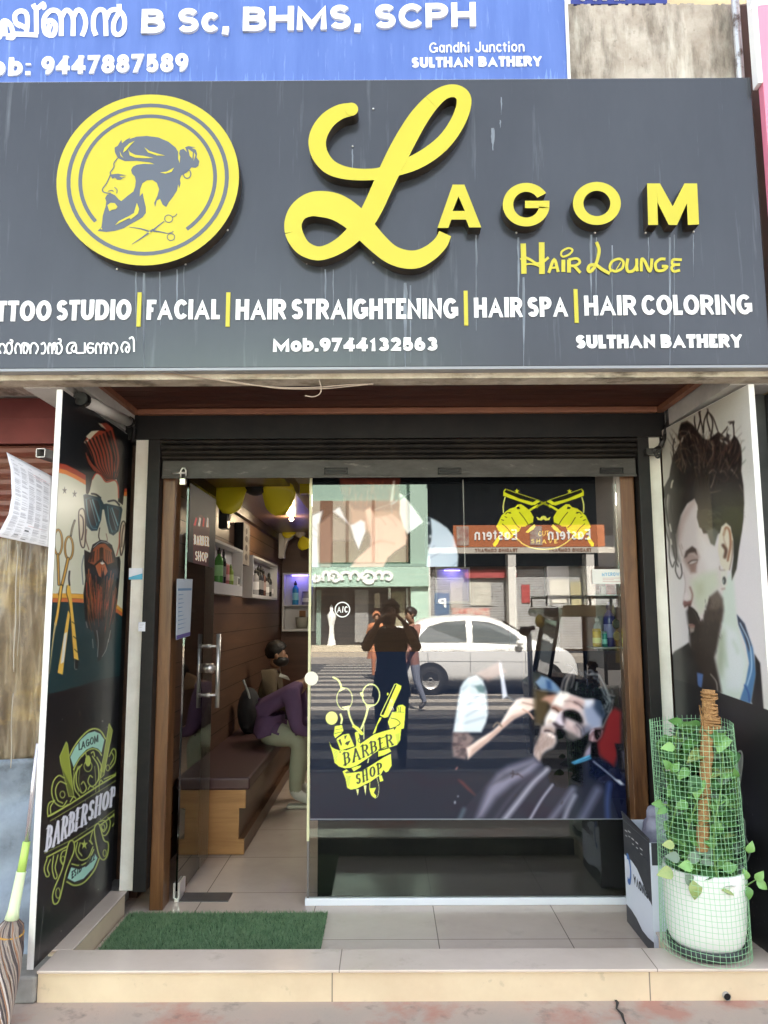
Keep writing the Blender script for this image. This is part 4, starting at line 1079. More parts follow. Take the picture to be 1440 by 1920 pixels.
for pts in ([(385,665),(335,645),(288,700),(274,800),(305,890),(370,922),(410,870)], [(405,720),(345,700),(308,770),(325,862),(372,892)], [(300,868),(250,892),(236,960),(250,1008),(340,960),(420,905)], [(290,880),(262,930),(265,985)],
            [(545,545),(500,610),(498,720),(545,800),(585,762),(560,700),(540,720)], [(520,560),(478,650),(480,760),(525,830)], [(640,470),(692,560),(692,680),(640,742),(600,702),(618,645),(640,660)], [(680,480),(720,560),(712,660)], [(600,770),(620,740),(650,750)],
            [(440,880),(470,835),(490,850)], [(700,720),(715,685),(730,700)], [(790,472),(825,405),(850,430),(842,520),(800,580)], [(815,440),(832,480),(800,545)], [(862,535),(852,622),(800,650),(745,675)], [(548,470),(575,440),(585,470)], [(630,440),(650,430),(660,470)]):
    l6(pts, 8)
for cx, cy, rx, ry in ((370, 815, 22, 30), (778, 575, 16, 26), (736, 1110, 14, 24), (376, 1400, 18, 30)): P.ringl(*Z6([(cx, cy)])[0], rx / 4.8, ry / 4.8, 1.6, LIME)
P.ell(*Z6([(600, 512)])[0], 5.4, 10.5, LIME); P.ringl(*Z6([(600, 560)])[0], 7.5, 10, 1.6, LIME)
for x in (480, 505, 530, 660, 690): l6([(x, 560), (x - 14 if x < 600 else x + 10, 690), (x + 10, 790)], 4)
s6([(240,1012),(440,900),(690,738),(850,640)], 10); s6([(260,1052),(430,952),(690,790),(850,690)], 4)
s6([(210,1342),(450,1225),(690,1070),(850,945)], 4); s6([(230,1378),(450,1262),(690,1105),(850,985)], 10)
P.text("BARBERSHOP", Z6([(218, 1325)])[0], Z6([(842, 894)])[0], 46, 34, 3.9, (226, 226, 232), up=(.10, -1), serif=True, gap=.22)
for pts in ([(232,1390),(206,1480),(226,1552),(252,1536),(235,1480),(262,1400)], [(290,1365),(278,1480),(300,1570),(322,1550),(305,1470),(330,1360)], [(420,1310),(370,1330),(352,1400),(380,1450),(410,1420),(390,1380)],
            [(505,1245),(490,1330),(530,1402),(600,1382),(645,1285)], [(530,1250),(515,1320),(545,1365)], [(640,1150),(622,1220),(640,1262),(612,1230)], [(780,1020),(800,1060),(790,1130),(760,1180),(728,1180)], [(830,990),(842,1050),(820,1100)], [(700,1060),(750,1050),(770,1100),(740,1150),(722,1120)]):
    l6(pts, 8)
for pts in ([(425,1255),(470,1240),(472,1330),(405,1500),(345,1750),(306,1800),(284,1772),(290,1680),(370,1480)], [(660,1110),(700,1082),(742,1222),(782,1252),(776,1350),(742,1402),(700,1362),(664,1200)]):
    p6(pts, (26, 27, 29)); l6(pts, 9, closed=True)
P.ringl(*Z6([(330, 1702)])[0], 4.2, 9.5, 1.8, LIME); P.ringl(*Z6([(750, 1342)])[0], 3, 6.2, 1.6, LIME)
p6([(448,1470),(520,1488),(600,1450),(660,1345),(686,1385),(648,1475),(560,1572),(480,1602),(415,1568)], TEAL)
l6([(410,1600),(480,1632),(565,1604),(655,1500),(700,1392)], 10); l6([(455,1440),(525,1452),(598,1415),(652,1310)], 9)
P.text("ESTD- 2022", Z6([(455, 1572)])[0], Z6([(660, 1400)])[0], 13, 13, 1.6, (24, 36, 42), up=(.0, -1))
p6([(567 + (46 if i % 2 == 0 else 18) * .75 * math.sin(PI * i / 5), 1265 - (50 if i % 2 == 0 else 20) * math.cos(PI * i / 5)) for i in range(10)], LIME)
for k in range(16):
    x = 110 + rnd.random() * 110; y = 1400 + rnd.random() * 300
    P.ell(80 + rnd.random() * 150, 1330 + rnd.random() * 440, .6 + rnd.random(), .6 + rnd.random() * 1.4, (120, 118, 112))
P.line([(160, 1690), (148, 1800)], 1.2, (96, 92, 88)); P.line([(82, 1700), (72, 1800)], 1, (90, 88, 88))
P.build("print", m_print, lb, gain=1.05)
# thin bright strips round the poster on the tiled ledge
# ---------------------------------------------------------------- right poster board
XR0, XR1 = 1.552, 1.480
rb = thing("poster_board", "right poster board with a photographic bearded man in profile looking down", "poster", "poster boards flanking the entrance")
A, B = Vector((XR0, 3.20, 0.10)), Vector((XR1, 4.055, 0.10))
Ud = (B - A).normalized(); W = (B - A).length
Nn = Vector((Ud.y, -Ud.x, 0))            # pointing away from the passage (+X)
mb = MB()
c = [A, B, B + Nn * .026, A + Nn * .026]
mb.add([v + Nn * .0015 for v in c] + [v + Nn * .0015 + Vector((0, 0, 2.36)) for v in c], [(0, 3, 2, 1), (4, 5, 6, 7), (0, 1, 5, 4), (1, 2, 6, 5), (2, 3, 7, 6), (3, 0, 4, 7)])
mb.build("board", m_bedge, rb)
P = Print(A + Ud * .002, Ud, (0, 0, 1), W - .004, 2.356, 280, 900, (216, 212, 202))
Zr = ZM(1140, 680, 2.91)
pr = lambda pts, c, **k: P.poly(Zr(pts), c, **k)
def lr(pts, w, c, **k):
    if k.get('w1') is not None: k['w1'] = k['w1'] / 2.91
    P.curve(Zr(pts), w / 2.91, c, **k)
pr([(280,60),(760,60),(760,560),(280,720)], (196, 190, 178), soft=60); pr([(280,800),(900,800),(900,1700),(280,1700)], (228, 220, 220), soft=80)
W4 = ZM(1230, 900, 4.57); H7 = ZM(1230, 750, 7.2)
pw = lambda pts, c, **k: P.poly(W4(pts), c, **k)
lw = lambda pts, w, c, **k: P.curve(W4(pts), w / 4.57, c, **k)
ph_ = lambda pts, c, **k: P.poly(H7(pts), c, **k)
def lh(pts, w, c, **k):
    if k.get('w1') is not None: k['w1'] = k['w1'] / 7.2
    P.curve(H7(pts), w / 7.2, c, **k)
SK, SKg, HD = (220, 207, 203), (208, 212, 190), (40, 31, 29)
# neck, then face
pw([(560,900),(660,780),(690,1160),(740,1400),(790,1560),(800,1900),(540,1860),(540,1500),(560,1200)], (212, 222, 208), soft=4)
pw([(600,1250),(690,1300),(770,1560),(750,1800),(600,1800),(580,1500)], (226, 230, 228), soft=10); pw([(530,1350),(580,1300),(590,1500),(560,1680),(520,1600)], (168, 178, 152), soft=9); lw([(660,1380),(690,1440),(700,1480)], 16, (196, 210, 190), soft=3); lw([(590,1480),(610,1600)], 14, (186, 200, 178), soft=3)
pw([(175,420),(200,330),(260,230),(340,160),(375,200),(370,400),(450,460),(480,540),(560,560),(560,760),(590,900),(560,1000),(470,1010),(440,1100),(400,1215),(380,1225),(340,1140),(290,1080),(245,1092),(230,1060),(240,985),(252,880),(236,790),(215,700),(185,630)], SK, soft=2)
pw([(175,420),(230,280),(320,160),(350,170),(290,270),(240,380),(215,500),(200,560)], (196, 174, 168), soft=6)
pw([(370,470),(480,545),(550,570),(545,760),(450,800),(380,650)], (230, 222, 218), soft=10)
pw([(300,860),(400,800),(520,780),(545,900),(470,1000),(420,1110),(370,1150),(330,1060),(310,980)], SKg, soft=9); pw([(340,890),(400,880),(410,960),(360,1000)], (192, 194, 160), soft=9, alpha=.7)
P.smooth(3, (1262, 930, 1420, 1300))
pw([(236,690),(250,620),(300,580),(350,600),(372,660),(350,720),(345,790),(300,800),(262,740)], (164, 136, 126), soft=5, alpha=.8)
pw([(240,668),(258,608),(310,568),(342,592),(352,640),(330,618),(290,625),(258,660)], (70, 54, 50), soft=2)
pw([(280,712),(312,690),(350,688),(352,700),(318,716),(298,726)], (206, 196, 190), soft=.8); lw([(276,712),(310,690),(356,686)], 9, (74, 54, 48), soft=.8); lw([(290,728),(320,720),(352,704)], 8, (110, 84, 76), soft=1); pw([(285,730),(345,715),(335,790),(300,785)], (150, 118, 108), soft=3.5, alpha=.8); lw([(276,640),(310,632),(345,655)], 7, (196, 180, 172), soft=1.5)
for q in ([(200,560),(215,610),(225,650)], [(215,550),(228,590)]): lw(q, 6, (170, 148, 140), soft=1.5)
lw([(236,795),(252,880),(244,980),(232,1050)], 5, (190, 172, 168), soft=1.5); lw([(292,920),(312,985),(300,1050),(288,1075)], 12, (150, 112, 102), soft=2); pw([(230,1062),(240,1030),(268,1040),(304,1030),(300,1068),(270,1082),(245,1092)], (140, 100, 94), soft=2); lw([(246,1082),(272,1070),(296,1066)], 8, (80, 52, 48), soft=1); pw([(240,985),(262,960),(285,1000),(262,1032),(238,1030)], (228, 214, 212), soft=3)
# hair: body, sides, strands
ph_([(95,1300),(120,1160),(180,1040),(200,900),(230,780),(290,640),(330,560),(290,520),(310,400),(340,310),(420,280),(490,330),(560,420),(640,520),(700,540),(790,470),(840,430),(960,520),(1000,560),(1060,480),(1110,540),(1150,640),(1160,800),(1150,960),(1180,1160),(1190,1400),(1170,1650),(1150,1800),(640,1800),(580,1640),(560,1420),(520,1330),(420,1400),(330,1560),(270,1800),(215,1800),(240,1500),(200,1300),(150,1250)], HD, soft=1.6)
pw([(355,260),(440,260),(560,220),(750,230),(750,330),(735,440),(710,600),(690,760),(650,860),(648,780),(664,660),(662,520),(640,395),(600,362),(555,410),(520,480),(500,560),(470,540),(440,440),(372,405),(350,320)], (50, 47, 37), soft=1.6)
pw([(430,430),(500,410),(540,440),(520,500),(500,560),(470,545)], (118, 118, 108), soft=3.5, alpha=.8)
for k in range(16): x = 390 + rnd.random() * 130; y = 250 + rnd.random() * 170; lw([(x, y), (x + 40, y - 6), (x + 66, y + 8)], 4, (112, 108, 98), soft=.8, alpha=.6)
for q in ([(160,1250),(100,1330),(92,1500),(110,1640),(130,1760)], [(230,1180),(200,1400),(225,1600),(250,1780)], [(150,1200),(130,1420),(170,1700)], [(260,1300),(240,1500),(258,1720)]): lh(q, 26, HD, w1=18)
pw([(110,40),(250,60),(185,400),(178,620),(200,700),(150,640),(112,500),(88,300)], (58, 50, 45), soft=7, alpha=.9)
for q in ([(72,60),(62,160),(75,300),(85,420),(110,520)], [(150,420),(175,600),(172,700),(168,780),(200,845),(222,800),(212,720)], [(112,520),(115,660),(140,745),(160,700)], [(140,560),(165,680),(190,740)]): lw(q, 9, (52, 44, 40), soft=1.1)
for q in ([(118,380),(130,440)], [(126,510),(132,550)], [(68,180),(72,230)]): lw(q, 12, (214, 208, 196), soft=1)
CU = ((96, 74, 64), (136, 112, 96), (70, 50, 46), (20, 16, 16), (26, 20, 19), (112, 80, 62))
for q in ([(560,420),(600,250),(580,130),(600,160)], [(640,440),(610,300),(575,160)], [(640,430),(650,280),(700,150),(690,120)], [(700,160),(770,240),(830,410)], [(740,520),(765,300),(715,170)], [(730,420),(690,260),(700,170)], [(540,400),(520,300),(520,220)], [(1000,700),(1050,500),(1035,310),(975,300)], [(1000,320),(1050,290),(1045,340)], [(240,760),(230,620),(250,520)], [(960,460),(985,500),(960,560)], [(870,480),(940,400),(965,360)]):
    lh(q, 17, (44, 32, 30), w1=12, soft=.7)
for q in ([(310,440),(350,420),(420,430),(410,470),(320,490)], [(350,540),(380,480),(400,540)], [(260,640),(320,590),(340,640),(290,720),(250,760)], [(330,660),(420,660),(470,720)], [(250,850),(330,790),(300,870),(270,900)], [(290,900),(330,930),(350,970)], [(460,480),(520,560),(560,700)], [(480,460),(560,520),(600,700),(580,900)], [(620,560),(650,700),(600,850)], [(750,560),(770,720),(700,860),(670,960)], [(860,520),(930,500),(970,520),(950,600)], [(830,440),(880,520),(870,580)], [(1010,560),(980,700),(960,760)], [(1090,560),(1060,700),(1000,820)], [(1140,640),(1110,760),(1060,860)], [(380,980),(410,860),(400,820)], [(360,310),(430,300),(480,340),(460,380)], [(440,420),(470,500),(460,540)], [(740,1250),(820,1235),(880,1220)], [(720,985),(770,940),(815,980)], [(740,1180),(770,1110),(800,1000)], [(1020,940),(1070,1000),(1110,1060)], [(1130,1150),(1170,1240)]):
    lh(q, rnd.uniform(11, 19), rnd.choice(((150, 128, 112), (122, 98, 82), (108, 84, 72), (168, 148, 134))), soft=1, alpha=.75, w1=5)
for k in range(110):
    x = 260 + rnd.random() * 880; y = 420 + rnd.random() * 640; L = 90 + rnd.random() * 160; a = (x - 680) / 900 + rnd.uniform(-.3, .3)
    lh([(x, y), (x + a * L * .4 + rnd.uniform(-18, 18), y - L * .5), (x + a * L, y - L)] if y > 560 else [(x, y), (x + 20, y + 60), (x + 10, y + 120)], rnd.uniform(7, 18), rnd.choice(CU), soft=.9, w1=3, alpha=.65)
for k in range(46):
    x = 240 + rnd.random() * 860; y = 430 + rnd.random() * 620; r_ = 30 + rnd.random() * 60; a = rnd.random() * 6
    lh([(x + r_ * math.cos(a + t_), y + 1.5 * r_ * math.sin(a + t_)) for t_ in (0, .5, 1.0, 1.5, 2.0)], rnd.uniform(7, 15), rnd.choice(((120, 96, 82), (152, 130, 114), (88, 66, 56), (18, 14, 14), (18, 14, 14))), soft=1.2, alpha=.7, w1=3)
for k in range(40):
    x = 640 + rnd.random() * 520; y = 1250 + rnd.random() * 420; lh([(x, y), (x + 30, y + 14), (x + 50, y + 40)], 6, rnd.choice(((74, 70, 56), (34, 31, 24), (92, 88, 74))), soft=1, alpha=.5, w1=2)
for q in ([(205,1180),(215,1120),(228,1090)],): lh(q, 22, (206, 198, 184), soft=1)
for q in ([(930,560),(960,590)], [(870,545),(890,560)], [(345,560),(360,510)]): lh(q, 20, (206, 198, 188), soft=1.2, alpha=.8)
for q in ([(1160,700),(1200,640)], [(1165,860),(1210,810)], [(1150,560),(1190,545)]): lh(q, 12, (120, 128, 112), soft=1.2, alpha=.7)
# ear
pw([(540,480),(560,400),(600,366),(640,400),(660,520),(655,660),(632,770),(585,780),(552,720),(530,600)], (226, 216, 194), soft=1.2)
lw([(580,470),(600,408),(630,440),(638,560),(615,690)], 16, (150, 96, 66), soft=1.5); lw([(575,560),(600,600),(590,660)], 26, (90, 58, 44), soft=2); lw([(590,430),(580,500),(600,560)], 10, (196, 170, 144), soft=1.2); lw([(655,520),(652,650),(630,770)], 6, (120, 90, 74), soft=1); lw([(545,740),(550,770),(590,772)], 6, (150, 128, 108), soft=1); pw([(555,780),(610,780),(610,900),(580,920),(556,880)], (222, 218, 204), soft=1.5); P.ell(*W4([(584, 862)])[0], 3.6, 7.5, (66, 68, 66)); P.ell(*W4([(576, 868)])[0], 1, 4, (200, 204, 200)); lw([(565,935),(590,930)], 8, (160, 120, 100), soft=1.2)
# beard
pw([(112,1535),(160,1470),(280,1398),(300,1440),(420,1600),(545,1780),(560,1920),(95,1920)], (42, 38, 38), soft=2)
pw([(262,1130),(285,1080),(320,1110),(345,1145),(378,1222),(402,1214),(430,1120),(465,1005),(525,955),(568,1020),(578,1120),(552,1270),(525,1420),(500,1520),(540,1700),(560,1820),(470,1760),(400,1650),(340,1560),(292,1450),(286,1340),(290,1290),(275,1230)], (50, 41, 37), soft=4.5)
pw([(470,1000),(525,958),(565,1010),(570,1090),(520,1120),(450,1110)], (128, 112, 98), soft=6, alpha=.8); pw([(430,1130),(560,1090),(560,1200),(430,1230)], (78, 64, 56), soft=8, alpha=.7)
for k in range(120):
    x = 300 + rnd.random() * 260; y = 1010 + rnd.random() * 480
    if x < 420 and y < 1230: continue
    lw([(x, y), (x + rnd.uniform(-10, 12), y + 26)], 3.5, rnd.choice(((92, 76, 66), (26, 21, 20), (70, 56, 50))), soft=.6, alpha=.6)
pw([(278,1236),(310,1232),(338,1244),(332,1262),(300,1266),(285,1258)], (176, 134, 122), soft=1); lw([(282,1250),(310,1246),(338,1248)], 5, (70, 42, 38), soft=.6); pw([(290,1268),(330,1266),(325,1300),(300,1310)], (188, 172, 160), soft=1.8, alpha=.8); lw([(282,1262),(288,1330)], 6, (36, 28, 27), soft=.8)
for k in range(90):
    t = rnd.random() * 4; i = int(t); f = t - i; pl = [(345,1140),(378,1222),(402,1214),(430,1120),(465,1005),(525,955)]; x = pl[i][0] * (1 - f) + pl[i + 1][0] * f; y = pl[i][1] * (1 - f) + pl[i + 1][1] * f
    lw([(x + rnd.uniform(-8, 4), y - rnd.uniform(0, 26)), (x + rnd.uniform(0, 12), y + 22)], 3.5, (62, 50, 44), soft=.7, alpha=.55)
lw([(286,1090),(330,1120),(370,1190)], 14, (36, 28, 26), soft=1.2)
# shirt and jacket
pr([(336,1650),(372,1580),(440,1528),(462,1645),(505,1702),(535,1785),(600,1815),(640,1830),(700,1850),(860,1910),(900,2500),(300,2500),(320,1900)], (42, 38, 38), soft=2)
pr([(335,1660),(400,1590),(440,1640),(420,1800),(330,1850)], (96, 92, 88), soft=25, alpha=.35)  # mild pillar reflection painted over the shirt
pr([(704,1376),(745,1425),(792,1560),(806,1700),(778,1860),(718,1845),(752,1740),(770,1640),(752,1540),(716,1442)], (78, 122, 166), soft=1.5); pr([(704,1376),(745,1425),(782,1540),(770,1580),(740,1480),(712,1430)], (44, 48, 66), soft=1.5); lr([(720,1420),(770,1530),(784,1660),(760,1760)], 7, (190, 215, 232)); lr([(745,1760),(765,1800),(772,1850)], 8, (40, 80, 140))
pr([(800,1590),(830,1640),(850,1900),(795,1880),(782,1850),(806,1700)], (34, 32, 34), soft=1.5)
pr([(485,1690),(520,1700),(510,1780),(490,1760)], (84, 112, 160), soft=2); lr([(560,1700),(590,1740),(598,1790)], 7, (150, 140, 132))
P.smooth(1, None, .008)
# lower black field and the crest half hidden by the plant
P.poly([(1255, 1270), (1330, 1294), (1350, 1299), (1407, 1319), (1450, 1335), (1470, 1960), (1230, 1960)], (32, 31, 33), soft=.8)
P.curve([(1383, 1500), (1392, 1428), (1388, 1408), (1380, 1425), (1377, 1490)], 3.2, (186, 190, 184)); P.poly([(1379, 1440), (1390, 1415), (1392, 1430), (1381, 1500)], (176, 180, 174))
P.curve([(1388, 1530), (1396, 1540), (1398, 1570), (1407, 1590), (1402, 1612), (1392, 1620)], 3, (176, 190, 180)); P.ell(1396, 1579, 3, 5.5, (190, 196, 190)); P.curve([(1384, 1470), (1392, 1500), (1388, 1530)], 2.2, (110, 122, 108))
for k in range(40): P.ell(1375 + rnd.random() * 60, 1500 + rnd.random() * 320, .6, .9 + rnd.random() * 1.5, (110, 108, 108), alpha=.8)
P.build("print", m_print, rb, gain=0.95)

# ---------------------------------------------------------------- prints on the shop window
YW = YD - .0025
def wprint(x0, x1, z0, z1, nu, nv, base): return Print((x0, YW, z0), (1, 0, 0), (0, 0, 1), x1 - x0, z1 - z0, nu, nv, base)
zt, zb = 2.25, onY(720, 1063, YW).z
P = wprint(WX0 + .003, onY(1119, 980, YW).x, zb, zt, 540, 172, (20, 23, 26))
Zj = ZM(570, 890, 4.5)
pj = lambda pts, c, **k: P.poly(Zj(pts), c, **k)
lj = lambda pts, w, c, **k: P.curve(Zj(pts), w / 4.5, c, **k)
pj([(370,230),(800,220),(830,400),(700,560),(520,480),(380,420)], (150, 110, 92), soft=10)
pj([(300,20),(815,20),(812,150),(785,300),(730,300),(540,310),(470,300),(420,290),(380,240),(332,180),(302,110)], (84, 42, 34), soft=4)
for k in range(60):
    x = 320 + rnd.random() * 460; y = 40 + rnd.random() * 180; lj([(x, y), (x + rnd.uniform(-8, 8), y + 40 + rnd.random() * 50)], rnd.uniform(4, 9), rnd.choice(((150, 84, 58), (52, 26, 22), (120, 62, 46))), soft=1, alpha=.7)
pj([(520,300),(560,278),(598,350),(650,356),(740,330),(815,390),(850,440),(870,530),(862,590),(770,650),(710,700),(665,800),(370,800),(450,700),(560,600),(556,450)], (204, 164, 148), soft=3)
pj([(520,300),(556,280),(590,345),(560,400),(548,470)], (216, 178, 160), soft=3); lj([(600,355),(650,370),(690,420)], 8, (160, 118, 104), soft=1.5); lj([(700,345),(745,380),(780,430)], 6, (165, 122, 108), soft=1.5); lj([(560,590),(650,560),(760,580)], 10, (176, 132, 118), soft=3)
pj([(48,350),(160,300),(135,400),(118,560),(130,800),(40,800)], (206, 212, 222), soft=2); pj([(120,420),(230,330),(240,560),(230,790),(130,790)], (120, 100, 92), soft=4)
pj([(240,310),(300,268),(345,360),(390,430),(420,540),(462,635),(520,480),(515,400),(480,380),(420,415),(380,425),(320,370)], (206, 206, 218), soft=2); pj([(240,350),(380,430),(400,560),(240,560)], (96, 88, 84), soft=4)
lj([(60,420),(110,480)], 8, (160, 168, 182), soft=1.5); lj([(60,500),(110,530)], 6, (160, 168, 182), soft=1.5)
pj([(800,150),(830,165),(900,240),(1012,402),(985,420),(872,502),(840,440),(822,390),(806,330)], (222, 226, 222), soft=1.5)
pj([(1028,355),(1068,362),(1140,400),(1210,450),(1262,520),(1290,620),(1302,690),(1294,800),(1030,800)], (198, 212, 226), soft=1.5); pj([(1020,360),(1066,362),(1078,480),(1072,560),(1045,650),(1030,800),(1016,640)], (48, 56, 64), soft=1)
for x, y in ((1050, 410), (1064, 520), (1055, 600)): P.ell(*Zj([(x, y)])[0], 2, 3, (190, 200, 205))
for a, b in (((1170,645),(1060,705)), ((1290,740),(1250,778)), ((1100,600),(1060,640))): lj([a, b], 5, (140, 156, 176), soft=1)
lj([(735,250),(820,200),(905,145)], 22, (150, 158, 162), w1=1); lj([(735,245),(660,270),(595,295)], 8, (150, 146, 140)); pj([(752,50),(768,50),(752,225),(724,235)], (190, 180, 170)); lj([(735,250),(742,320)], 12, (120, 110, 104)); pj([(790,190),(806,185),(808,260),(792,325)], (90, 58, 48))
P.ringl(*Zj([(708, 290)])[0], 7, 4, 1.4, (120, 100, 90))
P.smooth(1)
# crest: two fists with razors
Zs = ZM(910, 900, 6.26)
YL, YLd = (216, 216, 40), (150, 150, 24)
K0 = (16, 18, 18)
for mir in (0, 1):
    mm = (lambda pts: [(1366 - x, y) for x, y in pts]) if mir else (lambda pts: pts)
    ps = lambda pts, c, **k: P.poly(Zs(mm(pts)), c, soft=.5, **k)
    ls = lambda pts, w, c, **k: P.curve(Zs(mm(pts)), w / 6.26, c, soft=.5, **k)
    ls([(232,205),(212,290),(212,380)], 14, (222, 220, 120))
    ps([(212,130),(235,102),(600,228),(645,250),(585,292),(540,298),(300,218),(210,185)], YL); ps([(225,140),(240,112),(600,234),(560,262),(400,220),(240,150)], (30, 30, 14)); ls([(235,104),(600,228),(645,250)], 6, (150, 150, 60))
    ls([(612,300),(560,330),(525,352)], 26, YL); ls([(660,262),(740,300),(760,320)], 22, YLd)
    ps([(128,545),(160,480),(188,420),(240,370),(290,335),(350,318),(380,285),(420,283),(470,318),(520,355),(565,432),(560,510),(520,525),(480,545),(420,548),(398,600),(330,650),(318,675),(270,695),(225,670),(180,620),(150,592)], YL)
    for q in ([(400,380),(450,440),(490,500),(500,520)], [(310,440),(360,520),(400,560)], [(200,515),(260,570),(310,640)], [(240,400),(260,380),(300,390)], [(190,465),(215,475)], [(370,330),(395,325),(405,340)], [(230,430),(250,440)]): ls(q, 8, K0)
    ls([(480,540),(530,515),(562,500)], 9, K0); ps([(365,320),(400,312),(405,338),(380,345)], K0); ps([(255,378),(300,375),(285,395)], K0)
    ps([(470,612),(520,560),(575,518),(592,545),(560,585),(500,622)], (226, 222, 90)); ps([(90,745),(130,690),(160,650),(170,690),(150,740),(118,782),(95,780)], YL)
P.curve(Zs([(350,670),(400,715),(450,755),(560,800),(690,812),(820,800),(920,755),(980,710),(1030,670)]), 2.2, (226, 222, 110))
P.poly(Zs([(598,430),(640,452),(660,425),(683,420),(706,425),(725,452),(768,430),(750,470),(705,476),(683,460),(660,476),(615,470)]), (222, 220, 90), soft=.5)
P.text("CUT", Zs([(622, 660)])[0], Zs([(745, 650)])[0], 9, 9, 1.4, (232, 214, 110)); P.text("SHAVE", Zs([(540, 742)])[0], Zs([(842, 742)])[0], 7.5, 7.5, 1.5, (228, 216, 110), gap=.5)
for cx, cy in ((370, 132), (988, 132)): P.poly(Zs([(cx + (34 if i % 2 == 0 else 12) * math.sin(PI * i / 5), cy - (34 if i % 2 == 0 else 12) * math.cos(PI * i / 5)) for i in range(10)]), YL, soft=.5)
P.line([(868, 900), (872, 1066)], 1.3, (190, 190, 180))
P.build("barber_photo_print", m_wprint, win, gain=0.95)

# lower window print: client in the chair
z1, z0 = onY(720, 1222, YW).z, onY(720, 1538, YW).z
P = wprint(WX0 + .003, WX1 - .018, z0, z1, 600, 310, (25, 31, 45))
Zc = ZM(840, 1230, 4.0)
pc = lambda pts, c, **k: P.poly(Zc(pts), c, **k)
lc = lambda pts, w, c, **k: P.curve(Zc(pts), w / 4.0, c, **k)
pc([(640,-40),(1150,-40),(1160,700),(900,830),(700,850),(640,500)], (9, 10, 15), soft=20); pc([(1150,-40),(1420,-40),(1420,700),(1150,700)], (36, 33, 33), soft=10)
pc([(1170,560),(1200,430),(1250,390),(1300,420),(1296,660),(1245,835),(1130,740),(1120,650)], (112, 34, 37), soft=5); pc([(1300,200),(1400,200),(1410,640),(1310,640)], (42, 33, 33), soft=8); pc([(1330,330),(1400,350),(1400,430),(1340,430)], (150, 140, 136), soft=6)
pc([(1250,655),(1405,662),(1412,905),(1290,870)], (26, 25, 31), soft=2); pc([(1312,720),(1382,720),(1384,852),(1330,842)], (108, 104, 114), soft=5); pc([(1320,740),(1345,740),(1345,850)], (60, 56, 64), soft=3); pc([(1340,880),(1420,900),(1420,980)], (120, 84, 80), soft=5)
# barber
pc([(200,130),(380,40),(440,120),(300,190)], (196, 140, 122), soft=6, alpha=.5)
pc([(92,235),(118,190),(150,162),(212,145),(262,182),(292,270),(302,430),(285,500),(250,572),(38,574),(58,450),(75,330)], (206, 214, 218), soft=2.5)
for q in ([(80,420),(180,340),(230,290)], [(75,480),(190,420),(260,370)], [(70,520),(170,490),(270,460)], [(110,250),(160,220),(200,230)]): lc(q, 12, (160, 172, 184), soft=3, alpha=.8)
pc([(200,225),(250,215),(285,240),(270,280),(230,270)], (60, 90, 92), soft=3, alpha=.7); lc([(270,230),(292,330),(298,430)], 8, (96, 106, 118), soft=2)
pc([(38,570),(150,575),(196,620),(152,690),(130,775),(40,755),(30,690)], (126, 106, 104), soft=4)
for k in range(22): P.ell(*Zc([(45 + rnd.random() * 110, 585 + rnd.random() * 170)])[0], 2 + rnd.random() * 4, 1.5 + rnd.random() * 3, (70, 58, 62), soft=2, alpha=.6)
pc([(138,690),(230,625),(335,560),(400,500),(450,410),(512,328),(560,314),(650,316),(695,350),(688,400),(640,400),(560,440),(500,470),(410,545),(300,645),(205,722),(150,775)], (232, 206, 194), soft=2.5)
pc([(400,500),(512,330),(560,320),(500,400),(430,490)], (240, 222, 214), soft=5); lc([(340,530),(370,500),(405,530)], 14, (120, 104, 92)); lc([(560,350),(640,370),(690,390)], 8, (150, 112, 100), soft=2); lc([(560,400),(610,430),(640,470)], 14, (190, 150, 136))
pc([(382,40),(400,55),(425,180),(446,300),(410,325),(395,180)], (206, 208, 220), soft=1.5); lc([(440,300),(500,340)], 4, (190, 190, 190))
pc([(656,195),(700,148),(745,160),(795,195),(845,250),(838,285),(760,262),(700,258)], (104, 128, 158), soft=3); pc([(735,180),(770,190),(780,250),(745,250)], (50, 76, 116), soft=4)
pc([(640,250),(740,260),(760,330),(750,420),(700,520),(650,520)], (74, 62, 44), soft=6); pc([(695,330),(735,300),(800,286),(838,296),(800,330),(770,370),(745,340)], (186, 140, 122), soft=2.5)
# client
Q8 = ZM(990, 1235, 8.0)
pq = lambda pts, c, **k: P.poly(Q8(pts), c, **k)
def lq(pts, w, c, **k):
    if k.get('w1') is not None: k['w1'] = k['w1'] / 8
    P.curve(Q8(pts), w / 8.0, c, **k)
pq([(500,480),(600,500),(760,570),(860,600),(985,600),(1060,640),(1115,860),(1110,1030),(930,1090),(930,1260),(860,1480),(600,1600),(170,1570),(82,1440),(88,1350),(125,1265),(176,1160),(186,1080),(200,1012),(245,1000),(250,925),(272,858),(326,768),(350,690),(400,600),(440,532)], (194, 178, 180), soft=1)
pq([(500,484),(600,510),(660,560),(580,640),(535,720),(470,730),(400,700),(348,712),(400,604),(440,536)], (240, 230, 224), soft=3.5)
pq([(640,540),(780,590),(850,630),(830,740),(760,770),(640,770),(540,760),(535,700),(590,620)], (208, 180, 176), soft=4)
for q, w, c in (([(545,640),(640,640),(730,690)], 9, (146, 112, 108)), ([(560,618),(660,615),(750,650)], 8, (176, 146, 140)), ([(690,645),(770,690),(826,742)], 15, (70, 50, 52)), ([(735,630),(800,668),(836,692)], 10, (110, 80, 82)), ([(540,680),(600,668)], 8, (170, 136, 130))): lq(q, w, c, soft=.9)
